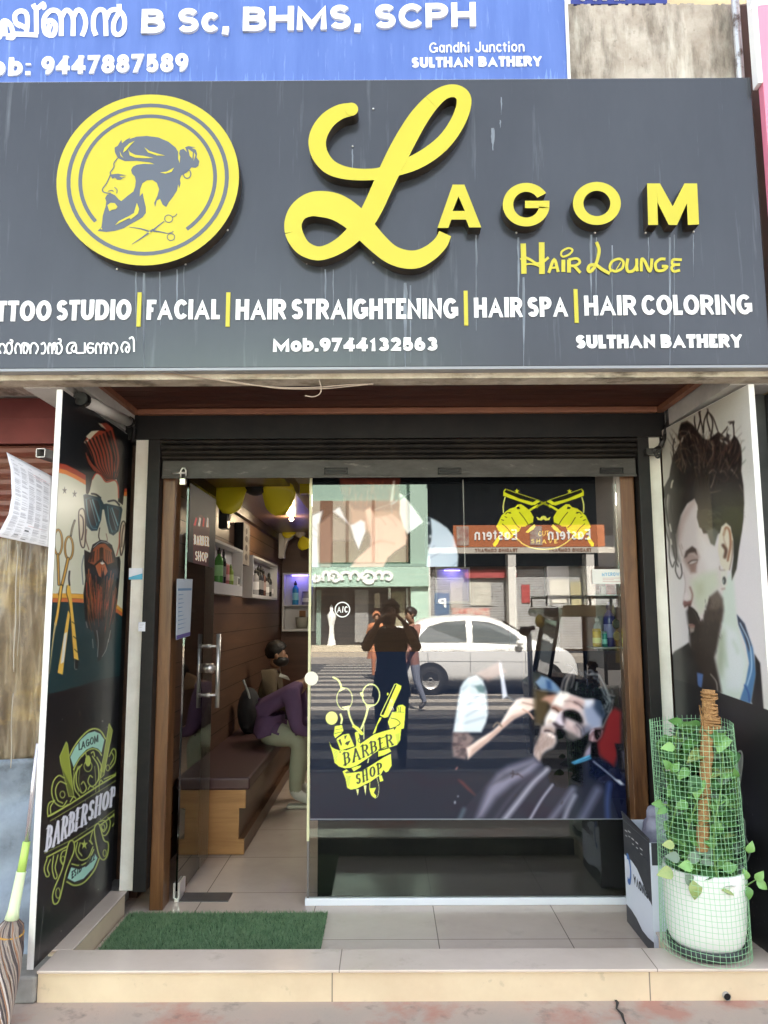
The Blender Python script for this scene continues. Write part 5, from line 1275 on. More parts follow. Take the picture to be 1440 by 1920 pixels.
pq([(850,606),(985,606),(1000,650),(960,700),(900,740),(850,700)], (206, 206, 218), soft=3); pq([(830,720),(900,730),(960,690),(1030,680),(1100,860),(1110,1000),(1040,1040),(950,1050),(880,960),(850,840)], (138, 146, 172), soft=5); pq([(880,1000),(960,1030),(930,1090),(880,1150),(820,1160),(790,1060)], (104, 106, 126), soft=4)
pq([(1000,610),(1090,600),(1140,700),(1176,850),(1112,1010),(1104,900),(1040,820),(985,740)], (44, 56, 76), soft=5)
pq([(348,700),(400,695),(470,735),(535,762),(520,796),(470,806),(420,796),(362,756)], (176, 132, 118), soft=2.5); lq([(362,742),(410,752),(462,800)], 16, (62, 38, 36), soft=1); lq([(370,772),(420,800)], 9, (206, 184, 176), soft=1); lq([(360,715),(430,715),(500,750)], 10, (120, 84, 76), soft=1.5)
pq([(330,772),(400,800),(470,822),(430,885),(405,945),(360,960),(290,985),(250,995),(258,905),(290,838)], (243, 234, 228), soft=2.5); lq([(300,960),(330,930),(350,950)], 18, (170, 140, 124), soft=2)
pq([(470,815),(525,780),(510,860),(535,960),(545,1010),(510,1022),(460,985),(410,940),(430,880)], (214, 200, 212), soft=2); pq([(372,962),(415,950),(470,1000),(540,1020),(500,1052),(430,1036),(392,1004)], (56, 46, 52), soft=1.5); pq([(505,870),(530,800),(565,830),(565,930),(545,1005),(525,950)], (64, 54, 62), soft=2)
pq([(520,792),(600,768),(690,775),(762,812),(812,880),(832,962),(798,972),(740,955),(660,915),(590,888),(540,866)], (12, 11, 15), soft=1.6); lq([(520,800),(610,775),(700,785)], 14, (44, 34, 38), soft=1.5)
pq([(565,915),(660,950),(750,1000),(772,1090),(760,1165),(700,1120),(620,1080),(560,1040),(550,980)], (182, 158, 158), soft=3); pq([(590,930),(660,960),(700,1010),(650,1030),(590,1000)], (206, 184, 184), soft=3)
for q, w in (([(725,985),(790,1060),(800,1160)], 17), ([(760,965),(830,1040),(845,1110)], 10), ([(815,975),(855,1005)], 8), ([(780,985),(850,1025)], 7), ([(690,1000),(740,1080),(745,1150)], 8)): lq(q, w, (66, 60, 70), soft=1.2)
pq([(420,1040),(520,1052),(600,1100),(700,1170),(780,1195),(880,1120),(935,1085),(925,1240),(862,1400),(830,1485),(640,1575),(400,1610),(170,1575),(200,1450),(280,1380),(380,1340),(430,1250),(420,1160),(400,1100)], (10, 12, 17), soft=2.5)
pq([(560,1080),(690,1125),(760,1190),(700,1230),(600,1190)], (92, 84, 84), soft=4); lq([(545,1150),(600,1200),(680,1225)], 8, (120, 116, 116), soft=1.5)
pq([(196,1024),(300,1018),(385,1030),(412,1080),(400,1122),(330,1082),(260,1062),(215,1075)], (190, 166, 158), soft=1.8); lq([(245,1082),(310,1082),(405,1135)], 22, (46, 33, 36), soft=1.2); pq([(268,1118),(330,1120),(402,1160),(412,1188),(360,1192),(300,1156)], (230, 210, 204), soft=1.2); lq([(330,1100),(390,1128)], 9, (236, 226, 220), soft=.8)
pq([(190,1082),(250,1120),(330,1185),(412,1204),(402,1270),(340,1332),(262,1352),(205,1420),(192,1500),(150,1545),(92,1462),(90,1350),(130,1262),(180,1160)], (178, 154, 146), soft=2.5)
for k in range(80):
    t = rnd.random(); x = 110 + rnd.random() * 260; y = 1150 + rnd.random() * 340
    if x > 330 - (y - 1200) * .7 and y > 1330: continue
    lq([(x, y), (x - 14, y + 30), (x - 20, y + 66)], 5, rnd.choice(((206, 186, 178), (92, 74, 72), (120, 98, 94), (60, 48, 50))), soft=.6, alpha=.7, w1=2)
for k in range(40): x = 220 + rnd.random() * 170; lq([(x, 1030 + rnd.random() * 20), (x - 8 + (x - 300) * .1, 1075)], 4, rnd.choice(((110, 88, 84), (210, 190, 182))), soft=.6, alpha=.7)
P.smooth(2, (1000, 1290, 1135, 1432))
lq([(362,742),(410,752),(462,800)], 13, (50, 32, 32), soft=.8); lq([(250,1084),(312,1084),(402,1135)], 16, (40, 29, 33), soft=.8); pq([(285,1124),(335,1124),(402,1162),(405,1182),(360,1184),(300,1152)], (232, 214, 208), soft=1); lq([(330,1102),(388,1128)], 8, (236, 226, 220), soft=.8)
lq([(378,968),(420,1000),(470,1012),(535,1020)], 12, (50, 40, 46), soft=1); lq([(470,812),(520,785)], 8, (240, 230, 226), soft=1.5)
for q, w, c in (([(690,645),(770,690),(826,742)], 10, (82, 62, 64)), ([(545,640),(640,640),(730,690)], 7, (150, 118, 114)), ([(725,985),(790,1060),(800,1150)], 11, (76, 68, 76)), ([(760,965),(830,1040),(845,1110)], 8, (70, 64, 74)), ([(540,805),(620,778),(700,785),(770,830)], 10, (30, 25, 29))): lq(q, w, c, soft=1)
for k in range(70):
    x = 100 + rnd.random() * 280; y = 1120 + rnd.random() * 380
    if x > 350 - (y - 1200) * .6 and y > 1300: continue
    lq([(x, y), (x - 12, y + 28), (x - 18, y + 60)], 5, rnd.choice(((214, 196, 188), (92, 74, 72), (132, 110, 104), (70, 56, 58))), soft=.7, alpha=.55, w1=2)
pq([(868,1400),(950,1272),(945,1440),(862,1470)], (140, 128, 148), soft=2); pq([(945,1290),(1010,1260),(1060,1500),(940,1480)], (10, 11, 16), soft=2)
pq([(915,1140),(950,1062),(1000,1040),(1100,1040),(1122,1080),(1102,1170),(1040,1242),(965,1252),(910,1222)], (126, 98, 104), soft=1.5); pq([(1000,1062),(1100,1060),(1092,1160),(1032,1230),(1002,1180),(990,1100)], (22, 16, 20), soft=1.5); lq([(925,1130),(955,1085),(990,1070)], 14, (180, 178, 198), soft=1.2); lq([(970,1170),(962,1225)], 14, (206, 180, 184), soft=1.2); lq([(1055,1100),(1075,1150)], 10, (150, 128, 130), soft=1); lq([(1000,1045),(1090,1044),(1118,1075)], 8, (70, 54, 60), soft=.8)
pq([(490,470),(498,380),(530,260),(580,190),(640,160),(612,112),(566,96),(600,84),(640,92),(684,140),(740,160),(840,190),(862,176),(920,163),(985,210),(1062,240),(1112,280),(1142,350),(1182,440),(1212,530),(1270,540),(1304,570),(1282,620),(1292,680),(1252,780),(1202,880),(1152,980),(1112,1034),(1122,930),(1172,850),(1130,720),(1090,625),(985,592),(860,592),(760,562),(640,525),(600,490)], (15, 18, 24), soft=1)
for q, w, c in (([(500,460),(540,310),(635,205)], 34, (150, 140, 140)), ([(560,470),(592,330),(665,200)], 36, (204, 188, 182)), ([(600,480),(620,380),(640,300)], 12, (120, 110, 110)), ([(650,430),(685,290),(670,180)], 18, (176, 164, 160)), ([(718,470),(738,360)], 11, (224, 220, 214)), ([(570,95),(640,105),(690,170),(730,240)], 15, (186, 180, 180)), ([(850,190),(900,240),(960,215)], 17, (186, 186, 192)), ([(740,170),(800,200),(850,260)], 10, (110, 110, 116)),
                ([(940,235),(1050,240),(1110,330),(1180,480),(1240,640)], 24, (200, 206, 206)), ([(1100,430),(1150,540),(1230,640),(1200,800)], 22, (170, 180, 182)), ([(1200,535),(1290,562)], 16, (206, 204, 200)), ([(1275,610),(1250,760),(1180,890),(1118,1030)], 18, (214, 202, 196)), ([(985,280),(1010,300)], 18, (190, 190, 196)), ([(1040,300),(1060,350)], 14, (180, 182, 188)), ([(900,180),(950,175),(985,215)], 12, (210, 208, 210)), ([(1120,560),(1180,640),(1180,740)], 14, (120, 136, 140)), ([(880,300),(900,420)], 10, (70, 84, 110)), ([(790,210),(800,240)], 12, (160, 160, 166))):
    lq(q, w * .8, tuple(v * .86 for v in c), soft=1.7, alpha=.75)
for k in range(60):
    x = 520 + rnd.random() * 560; y = 220 + rnd.random() * 330; lq([(x, y), (x + 6, y - 50), (x + 26, y - 100)], rnd.uniform(4, 9), rnd.choice(((20, 22, 28), (70, 74, 82), (22, 24, 30), (108, 106, 110))), soft=.7, alpha=.6, w1=2)
for k in range(40):
    x = 1090 + rnd.random() * 180; y = 400 + rnd.random() * 380; lq([(x, y), (x + 16, y + 30), (x + 10, y + 60)], rnd.uniform(5, 10), rnd.choice(((14, 18, 22), (176, 180, 180), (92, 100, 106), (20, 24, 30))), soft=.9, alpha=.55)
lq([(110,455),(240,490),(420,500),(480,480)], 8, (160, 150, 140), soft=.8, alpha=.7)
pc([(60,1230),(150,1108),(280,962),(370,872),(450,820),(640,755),(690,800),(752,842),(930,800),(1070,760),(1184,800),(1302,882),(1404,1002),(1440,1240)], (36, 38, 52), soft=2.5)
pc([(740,830),(930,800),(1000,800),(1000,960),(880,980),(780,960)], (7, 8, 13), soft=10); pc([(1060,765),(1184,800),(1302,882),(1404,1002),(1440,1240),(1290,1240),(1240,1100),(1160,960),(1060,900)], (14, 19, 42), soft=8)
pc([(300,990),(372,885),(450,832),(640,768),(690,812),(620,880),(480,960),(360,1060),(260,1200),(210,1225)], (126, 122, 142), soft=10); pc([(330,960),(420,880),(560,830),(640,800),(560,860),(420,930)], (78, 78, 92), soft=6)
lc([(745,850),(640,950),(530,1090),(420,1230)], 34, (164, 160, 176), soft=5, w1=None); lc([(700,850),(560,960),(440,1100),(350,1230)], 20, (60, 60, 76), soft=5)
lc([(785,965),(700,1080),(612,1230)], 15, (172, 170, 186), soft=2.5); lc([(935,1000),(860,1110),(770,1230)], 40, (104, 104, 124), soft=6); lc([(950,1050),(900,1150),(870,1230)], 26, (146, 146, 166), soft=5); lc([(1120,1010),(1060,1120),(1000,1230)], 50, (96, 98, 122), soft=8); lc([(1210,960),(1195,1100),(1200,1230)], 24, (60, 78, 128), soft=6)
lc([(120,1150),(90,1220)], 20, (80, 96, 108), soft=5); lc([(1090,790),(1190,870),(1300,965)], 7, (190, 200, 212), soft=1.2); pc([(1245,925),(1290,930),(1325,970),(1290,960)], (196, 200, 210), soft=1.5)
for q in ([(930,800),(1000,772),(1064,748)], [(945,808),(1010,788),(1070,765)], [(960,790),(1020,768),(1060,752)]): lc(q, 9, (84, 176, 222), soft=.8)
for q in ([(485,860),(490,890),(480,910)], [(520,880),(560,910)], [(500,1050),(515,1040)], [(850,1110),(860,1090)], [(470,880),(520,890)]): lc(q, 7, (54, 46, 50), soft=1)
lc([(60,850),(70,835)], 9, (190, 120, 110)); pc([(80,930),(110,945),(200,1040),(150,1000)], (120, 56, 52), soft=5); P.ell(*Zc([(52, 1098)])[0], 1.2, 3, (200, 205, 215)); P.ell(*Zc([(75, 1052)])[0], 1.2, 1.4, (200, 205, 215))
pc([(150,775),(205,722),(300,645),(410,545),(500,470),(560,440),(600,420),(560,420),(480,450),(390,530),(280,625),(180,700)], (176, 138, 124), soft=4, alpha=.7); pc([(170,200),(110,300),(70,520),(60,560),(110,560),(130,400)], (222, 228, 230), soft=6)
P.smooth(1)
# yellow crest with ribbons
Zb = ZM(580, 1270, 7.2)
YB_, K1 = (226, 236, 84), (58, 62, 52)
pb = lambda pts, c=YB_, **k: P.poly(Zb(pts), c, soft=k.pop('soft', .5), **k)
def lb_(pts, w, c=YB_, **k): P.curve(Zb(pts), w / 7.2, c, soft=.5, **k)
PY = (232, 236, 150)
P.ringl(*Zb([(475, 290)])[0], 14.6, 20.5, 1.5, PY); P.ringl(*Zb([(832, 240)])[0], 16.2, 20.5, 2.2, PY)
lb_([(325,0),(380,30),(415,80),(432,140)], 24, PY); pb([(425,120),(490,150),(400,200),(420,160)], PY); pb([(440,400),(550,380),(530,440),(490,440)], PY); pb([(755,365),(880,365),(810,410),(775,420)], PY); pb([(680,205),(720,200),(735,260),(700,255)], PY)
lb_([(525,430),(545,530),(600,650),(690,760)], 24, PY); lb_([(795,400),(765,520),(730,620),(700,690)], 26, PY); lb_([(600,660),(660,700),(710,760)], 40, YB_); lb_([(640,760),(660,880),(650,950)], 50, YB_); lb_([(735,640),(735,830)], 10, PY)
P.ringl(*Zb([(680, 850)])[0], 3, 4, 1.2, K1)
P.ell(*Zb([(302, 550)])[0], 11.3, 12.4, (240, 240, 130)); lb_([(420,500),(440,560),(430,620)], 26, PY)
pb([(330,780),(345,660),(440,645),(460,720),(430,760),(350,820)]); lb_([(350,710),(440,690)], 6, K1); lb_([(345,760),(440,735)], 6, K1)
pb([(370,830),(455,775),(530,760),(605,930),(420,990)]); pb([(390,850),(420,830),(440,900),(430,930)], K1); pb([(470,790),(510,780),(480,850)], K1); pb([(500,870),(560,850),(520,920),(480,900)], K1); lb_([(365,840),(425,985)], 5, YB_); lb_([(535,765),(605,930)], 5, YB_)
pb([(1150,90),(1175,82),(1242,115),(1238,150),(1062,535),(1012,545),(955,515),(965,480)]); pb([(1155,100),(1180,95),(1040,420),(1000,510),(965,505)], (40, 44, 40)); lb_([(1150,95),(1060,300),(960,505)], 6, PY); pb([(950,540),(975,545),(890,745),(855,765)]); lb_([(985,560),(930,640),(905,720)], 14, (40, 44, 40)); P.ell(*Zb([(1058, 225)])[0], 1.6, 2.6, YB_)
pb([(1060,600),(1120,470),(1180,460),(1178,400),(1205,378),(1260,368),(1298,400),(1290,540),(1275,690),(1235,700),(1200,650),(1090,690)]); lb_([(1100,550),(1180,570),(1225,620),(1180,660)], 10, K1); lb_([(1185,395),(1205,420),(1210,460)], 8, K1); lb_([(1230,400),(1232,470)], 8, K1); lb_([(1130,468),(1275,470)], 5, K1)
pb([(265,860),(300,940),(340,965),(400,985),(500,985),(640,930),(760,850),(870,772),(980,735),(1100,702),(1140,690),(1150,715),(1180,660),(1225,650),(1240,700),(1225,850),(1182,912),(1100,940),(960,972),(880,1020),(800,1082),(640,1190),(560,1220),(480,1228),(400,1202),(342,1152),(320,1040)])
for k in range(9): lb_([(330 + k * 2, 990 + k * 18), (390 - k * 3, 1000 + k * 18)], 4, (120, 126, 70)); lb_([(1215, 760 + k * 14), (1160 + k * 3, 775 + k * 14)], 4, (120, 126, 70))
lb_([(400,985),(415,1020),(430,985)], 7, K1)
pb([(450,1270),(500,1242),(560,1292),(700,1270),(860,1172),(1000,1082),(1100,1035),(1112,1190),(1062,1272),(1032,1282),(1000,1250),(965,1312),(820,1412),(640,1502),(560,1516),(512,1492),(490,1370)]); pb([(930,1000),(1080,958),(1106,1000),(1010,1050),(930,1072)]); pb([(480,1285),(520,1262),(560,1292),(500,1300)], (100, 104, 70)); pb([(570,1225),(640,1200),(700,1190),(690,1215),(600,1270)], YB_)
for k in range(9): lb_([(495 + k * 3, 1330 + k * 16), (560 - k * 3, 1340 + k * 16)], 4, (120, 126, 70))
lb_([(800,1100),(790,1150)], 12, PY); lb_([(905,1030),(900,1090)], 14, (40, 44, 40))
pb([(808,1500),(818,1425),(905,1390),(942,1500),(925,1600),(892,1632),(842,1592)], (40, 44, 48)); pb([(812,1500),(900,1490),(870,1560),(905,1600),(890,1630),(840,1590)]); lb_([(905,1330),(940,1480),(925,1600),(892,1630)], 6, PY); lb_([(818,1420),(815,1500),(842,1590),(892,1630)], 9, YB_); pb([(940,1330),(975,1320),(1000,1395),(955,1410)])
pb([(632,1510),(668,1510),(655,1600)], PY); pb([(735,1460),(770,1460),(758,1592)], PY)
P.text("BARBER", Zb([(478, 1188)])[0], Zb([(1128, 905)])[0], 23, 21, 2.9, K1, up=(-.10, -1), serif=True, gap=.35); P.text("SHOP", Zb([(640, 1455)])[0], Zb([(985, 1282)])[0], 20.5, 19.5, 2.7, K1, up=(-.08, -1), serif=True, gap=.4)
P.line([(577, 1536), (1192, 1536)], 2.2, (120, 124, 132))
P.build("client_photo_print", m_wprint, win, gain=1.2)
# round stickers and cards on the glass
p = onY(584, 1272, YW); mb = MB(); mb.poly3([(p.x + .036 * math.cos(2 * PI * i / 32), YW - .003, p.z + .036 * math.sin(2 * PI * i / 32)) for i in range(32)], (0, .002, 0)); mb.build("round_sticker", mat("sticker_cream", (0.85, 0.82, 0.66), 0.4), win)
p = onY(642, 1143, YW); n = 32; mb = MB()
for i in range(n):
    a, b = 2 * PI * i / n, 2 * PI * (i + 1) / n
    mb.quad(*[(p.x + r * math.cos(t), YW, p.z + r * math.sin(t)) for r, t in ((.036, a), (.042, a), (.042, b), (.036, b))])
text_mesh(mb, "A/C", lambda x, y, d: Vector((p.x - .029 + x, YW - d, p.z - .016 + y)), .058, .034, .0062, .0005, eps=.00005)
mb.build("round_sticker", m_white, win)
a, b = onY(1111, 1095, YW), onY(1173, 1067, YW)
mb = MB(); mb.box(a.x, b.x, YW - .002, YW, a.z, b.z)
cd = mb.build("appointment_card", mat("card_white", (0.78, 0.76, 0.70), 0.5), win)
mb = MB(); text_mesh(mb, "MYCROWB", lambda x, y, d: Vector((a.x + .052 + x, YW - .002 - d, a.z + .042 + y)), .108, .02, .004, .0004, eps=.00005); mb.build("card_lettering", mat("card_blue", (0.16, 0.42, 0.62), .5), cd)
mb = MB()
for k, w in enumerate((.10, .06, .11)): mb.box(a.x + .055, a.x + .055 + w, YW - .0026, YW - .0021, a.z + .03 - k * .009, a.z + .0325 - k * .009)
mb.build("card_lines", mat("card_pink", (0.55, 0.32, 0.30), .5), cd)
# ================================================================ things standing and hanging at the shop front
rf = random.Random(21)
# ---- grass mat
MX0, MX1, MY0, MY1 = -1.285, -0.30, 3.40, 4.045
m_turf = mat("turf_green", (0.135, 0.235, 0.115), 0.7, 0.2, noise=0.9, nscale=26, col2=(0.25, 0.36, 0.19))
add_layer(m_turf, (0.20, 0.27, 0.14), 5, (0.5, 0.75), 0.5, seed=4)
mat_o = thing("door_mat", "green artificial grass mat lying before the open glass door", "mat")
mb = MB(); mb.box(MX0, MX1, MY0, MY1, FLR + .001, FLR + .008); mb.build("backing", mat("mat_backing", (0.05, 0.11, 0.045), .9), mat_o)
V = []; Fc = []
for k in range(30000):
    x, y = rf.uniform(MX0, MX1), rf.uniform(MY0, MY1)
    a = rf.uniform(0, 2 * PI); h = rf.uniform(.010, .022); w = .0017; b = rf.uniform(-.012, .012); c = rf.uniform(-.012, .012)
    i = len(V); V += [(x - w * math.cos(a), y - w * math.sin(a), FLR + .007), (x + w * math.cos(a), y + w * math.sin(a), FLR + .007), (x + b, y + c, FLR + .007 + h)]; Fc.append((i, i + 1, i + 2))
mb = MB(); mb.add(V, Fc); mb.build("pile", m_turf, mat_o, recalc=False)

# ---- potted plant in a net guard
PC = Vector((1.306, 3.36, PLAT + .001))
plant = thing("potted_plant", "climbing plant on a coir pole in a white pot, caged in green mesh", "plant")
tilt = Matrix.Rotation(R(0.5), 3, 'Y') @ Matrix.Rotation(R(.6), 3, 'X')
m_pot = mat("white_pot", (0.80, 0.79, 0.74), 0.35, 0.5, noise=.25, nscale=4, dark=.85)
prof = [(0, .03), (.118, .03), (.135, .036), (.147, .06), (.155, .11), (.160, .20), (.162, .315), (.160, .332), (.152, .334), (.148, .315), (.145, .28), (0, .28)]
mb = MB(); mb.lathe(prof, PC, 40, M=tilt); mb.build("pot", m_pot, plant)
mb = MB(); mb.lathe([(0, .0), (.135, .0), (.15, .012), (.157, .045), (.15, .045), (.143, .02), (0, .02)], PC, 36); mb.build("saucer", mat("dark_saucer", (0.03, 0.035, 0.035), .5), plant)
mb = MB(); mb.lathe([(.146, .285), (.08, .29), (0, .3)], PC, 20, M=tilt); mb.build("soil", mat("soil", (0.05, 0.035, 0.022), 1, bump=.5, bscale=60), plant)
m_coir = mat("coir_rope", (0.42, 0.235, 0.10), 0.95, 0.1, noise=.8, nscale=60, dark=.55, bump=.8, bscale=120)
tp = onY(1329, 1293, 3.34)
mb = MB()
tp = onY(1329, 1293, 3.262); bt = onY(1317, 1600, 3.245)
pole = [bt.lerp(tp, t / 40) for t in range(41)]
mb.tube([p + Vector((rf.uniform(-.002, .002), 0, 0)) for p in pole], [.024 + rf.uniform(-.002, .003) for _ in pole], 10)
for j, (z0, r0, nn) in enumerate(((tp.z - .015, .030, 3), (tp.z - .11, .036, 5), (tp.z - .06, .027, 8))):
    for k in range(nn):
        z = z0 - k * (.011 if j < 2 else .009); ph = rf.uniform(0, 6)
        mb.tube([(tp.x + r0 * math.cos(t), 3.262 + r0 * math.sin(t), z + .004 * math.sin(t + ph)) for t in [2 * PI * i / 14 for i in range(14)]], .0045, 6, closed=True)
mb.tube([(tp.x - .03, 3.25, tp.z - .10), (tp.x - .05, 3.245, tp.z - .06), (tp.x - .04, 3.245, tp.z - .14), (tp.x - .055, 3.245, tp.z - .17)], .003, 6)
mb.build("coir_pole", m_coir, plant)
def leaf(mb, base, d, up, L, W_, mi):
    d = d.normalized(); s = d.cross(up)
    if s.length < 1e-4: s = d.orthogonal()
    s.normalize(); n = s.cross(d)
    prof = [(0, 0, 0), (.12, .62, .03), (.35, 1.0, .08), (.6, .82, .06), (.82, .42, -.03), (1, 0, -.14)]
    vs, mid = [], []
    for t, w, c in prof:
        p = base + d * (t * L) + n * (c * L)
        vs.append((p - s * (w * W_ / 2) + n * (w * .10 * L), p, p + s * (w * W_ / 2) + n * (w * .10 * L)))
    flat = [q for tr in vs for q in tr]; fs = []
    for i in range(len(prof) - 1):
        a, b = i * 3, i * 3 + 3
        fs += [(a, a + 1, b + 1, b), (a + 1, a + 2, b + 2, b + 1)]
    mb.add(flat, fs, mi, True)
m_lf = [mat("leaf_dark", (0.055, 0.145, 0.045), .4, .5, noise=.5, nscale=20, col2=(.08, .19, .06)), mat("leaf_mid", (0.12, 0.28, 0.065), .4, .5, noise=.5, nscale=20, col2=(.08, .2, .05)),
        mat("leaf_light", (0.22, 0.42, 0.12), .4, .5), mat("leaf_variegated", (0.36, 0.40, 0.14), .45, .5, noise=.8, nscale=25, col2=(.16, .28, .08)), mat("leaf_grey", (0.16, 0.22, 0.15), .45, .5)]
mb = MB(); st = MB()
for v in range(36):
    a0 = 2 * PI * v / 36 + rf.uniform(-.2, .2); r0 = rf.uniform(.05, .145); top = rf.uniform(.45, .90)
    pts = []
    for k in range(9):
        t = k / 8; rr = r0 + .04 * math.sin(3 * t + v); a = a0 + .8 * math.sin(2.2 * t + v * 1.7)
        pts.append(PC + Vector((min(rr, .15) * math.cos(a), min(rr, .15) * math.sin(a), .27 + (top - .27) * t)))
    pts = [Vector(p) for p in cr_spline([tuple(p) for p in pts], 3)]
    st.tube(pts, .0035, 6)
    for k in range(1, len(pts)):
        for rep in range(2 if pts[k].z < PC.z + .72 else 2):
            if rf.random() < .10: continue
            o = Vector((rf.uniform(-1, 1), rf.uniform(-1, 1), rf.uniform(-.5, .5))).normalized()
            L = rf.uniform(.06, .10)
            base = pts[k]
            tip = base + o * L; rad = math.hypot(tip.x - PC.x, tip.y - PC.y)
            if rad > .148: o = (Vector((PC.x, PC.y, tip.z)) - base).normalized() + Vector((rf.uniform(-.6, .6), rf.uniform(-.6, .6), rf.uniform(-.3, .3))); o.normalize()
            mi = rf.choices((0, 1, 2, 3, 4), (5, 5, 2.2, .5, 1.0))[0]
            leaf(mb, base, o, Vector((0, 0, 1)) + Vector((rf.uniform(-.4, .4), rf.uniform(-.6, 0), 0)), L, L * rf.uniform(.65, .85), mi)
for px, py, L, mi in ((1262, 1635, .07, 3), (1285, 1640, .06, 4), (1300, 1650, .075, 3), (1325, 1648, .06, 3), (1345, 1655, .07, 3), (1372, 1668, .065, 3), (1350, 1672, .07, 4), (1322, 1668, .05, 3), (1300, 1625, .06, 2), (1275, 1610, .06, 4), (1355, 1630, .06, 1), (1310, 1600, .06, 4), (1340, 1610, .06, 4), (1265, 1585, .05, 3)):
    p = onY(px, py, 3.225); leaf(mb, p, Vector((rf.uniform(-.8, .8), rf.uniform(-.2, .1), rf.uniform(-.7, .2))), Vector((0, -1, .5)), L, L * .75, mi)
for px, py in ((1310, 1465), (1265, 1400), (1290, 1440), (1360, 1490), (1375, 1460), (1290, 1505), (1330, 1555)):
    p = onY(px, py, 3.25); leaf(mb, p, Vector((rf.uniform(-1, 1), -.1, rf.uniform(-.6, .6))), Vector((0, -1, .4)), .06, .04, rf.choice((1, 2)))
# sprigs poking out through the net
for pts, lv in (([(1375, 1655), (1400, 1660), (1416, 1650)], ((1416, 1650, .6, .7), (1418, 1652, .8, -.6), (1400, 1662, .1, -1), (1398, 1650, -.2, 1))), ([(1255, 1510), (1243, 1508)], ((1243, 1508, -1, .1), (1248, 1512, -.6, -.4))), ([(1262, 1450), (1254, 1440)], ((1256, 1442, -.6, .8), (1258, 1445, .6, .6))), ([(1395, 1590), (1404, 1600)], ((1402, 1598, .4, 1),))):
    q = [onY(x, y, 3.26) for x, y in pts]; st.tube(q, .003, 6)
    for x, y, dx, dz in lv: leaf(mb, onY(x, y, 3.26), Vector((dx, -.25, dz)), Vector((0, -1, .3)), .05, .037, rf.choice((1, 2)))
mb.build("leaves", m_lf, plant, recalc=False)
st.build("stems", mat("stem_green", (0.13, 0.24, 0.06), .5), plant)
net = thing("net_guard", "green plastic garden mesh rolled into a tube around the potted plant", "net")
mb = MB(); NV, NH, HH = 52, 44, 0.915
def netp(a, z):
    t = z / HH; r = .1745 - .011 * t + .004 * math.sin(3 * a + 5 * t) + .002 * math.sin(7 * a)
    return PC + Vector((r * math.cos(a) - .012 * t, r * math.sin(a), max(z + .004 * math.sin(2 * a), .0)))
for i in range(NV):
    a = 2 * PI * i / NV; mb.tube([netp(a + .02 * math.sin(j * .5 + i), HH * j / 25) for j in range(26)], 0.00085, 4, caps=False)
for j in range(NH):
    mb.tube([netp(2 * PI * i / 56, HH * (j + .2) / NH) for i in range(56)], 0.00085, 4, caps=False, closed=True)
mb.build("mesh_tube", mat("net_green", (0.34, 0.62, 0.35), .45, .5), net, recalc=False)

# ---- carton with its flap up
m_cw = mat("carton_white", (0.74, 0.76, 0.82), 0.5, .4, noise=.2, nscale=4, dark=.85)
m_cd = mat("carton_charcoal", (0.045, 0.045, 0.05), 0.45, .4, noise=.4, nscale=9, dark=1.8)
m_ck = mat("carton_kraft", (0.30, 0.22, 0.14), 0.8)
box = thing("cardboard_box", "white and charcoal carton with raised flap wedged beside the white pot", "box")
BX, BY0, BY1, BW, BH = 1.158, 3.565, 3.95, 0.30, 0.482
mb = MB()
mb.box(BX, BX + .006, BY0, BY1, FLR + .001, BH, 0); mb.box(BX + .0065, BX + BW, BY0, BY0 + .006, FLR + .001, BH, 0); mb.box(BX + BW - .006, BX + BW, BY0 + .0065, BY1, FLR + .001, BH, 0); mb.box(BX + .0065, BX + BW - .0065, BY1 - .006, BY1, FLR + .001, BH, 0); mb.box(BX + .0065, BX + BW - .0065, BY0 + .0065, BY1 - .0065, FLR + .001, FLR + .006, 1)
mb.build("carton", [m_cw, m_ck], box)
mb = MB(); mb.add([(BX, BY0, BH), (BX, BY1, BH), (BX - .008, BY1, BH + .04), (BX - .004, BY0 + .01, BH + .016), (BX + .006, BY0, BH), (BX + .006, BY1, BH), (BX - .002, BY1, BH + .041), (BX + .002, BY0 + .01, BH + .017)], [(0, 1, 2, 3), (7, 6, 5, 4), (0, 3, 7, 4), (3, 2, 6, 7), (2, 1, 5, 6)]); mb.build("flap", m_cd, box)
# charcoal printing on the two faces
mb = MB(); xs = BX - .0006
def sideq(pts): mb.poly3([(xs, BY1 - u * (BY1 - BY0), FLR + v * (BH - FLR)) for u, v in pts])
sideq([(0, 1), (0, .66), (.12, .66), (.3, .665), (.5, .64), (.7, .56), (.85, .48), (1, .44), (1, 1)]); sideq([(0, 0), (0, .17), (.2, .17), (.4, .15), (.6, .10), (.8, .10), (1, .12), (1, 0)])
mb.box(BX + .007, BX + BW, BY0 - .0012, BY0 - .0004, BH - .095, BH - .0005)
mb.box(xs - .0006, xs, BY1 - .40 * .385 - .19, BY1 - .40 * .385, FLR + .32, FLR + .345)
mb.build("charcoal_print", m_cd, box)
m_ink = mat("carton_ink", (0.03, 0.03, 0.04), .5)
mb = MB(); text_mesh(mb, "NOVA", lambda x, y, d: Vector((BX + .235 - x, BY0 - .001 - d, .205 - y)), .105, .026, .007, .0003, eps=.00004)
text_mesh(mb, "OULZO", lambda x, y, d: Vector((BX + .245 - x, BY0 - .001 - d, .135 - y)), .16, .038, .008, .0003, eps=.00004)
mb.build("lettering", m_ink, box)
mb = MB(); text_mesh(mb, "SPINOVA", lambda x, y, d: Vector((xs - .0008 - d, BY0 + .02 + x, .27 - y)), .23, .042, .010, .0003, eps=.00004)
for k in range(4): mb.box(xs - .001, xs - .0003, BY0 + .03 + k * .045, BY0 + .055 + k * .045, .395, .40)
mb.build("side_lettering", m_ink, box)
mb = MB(); c = (BX + .21, BY0 - .0012, .275)
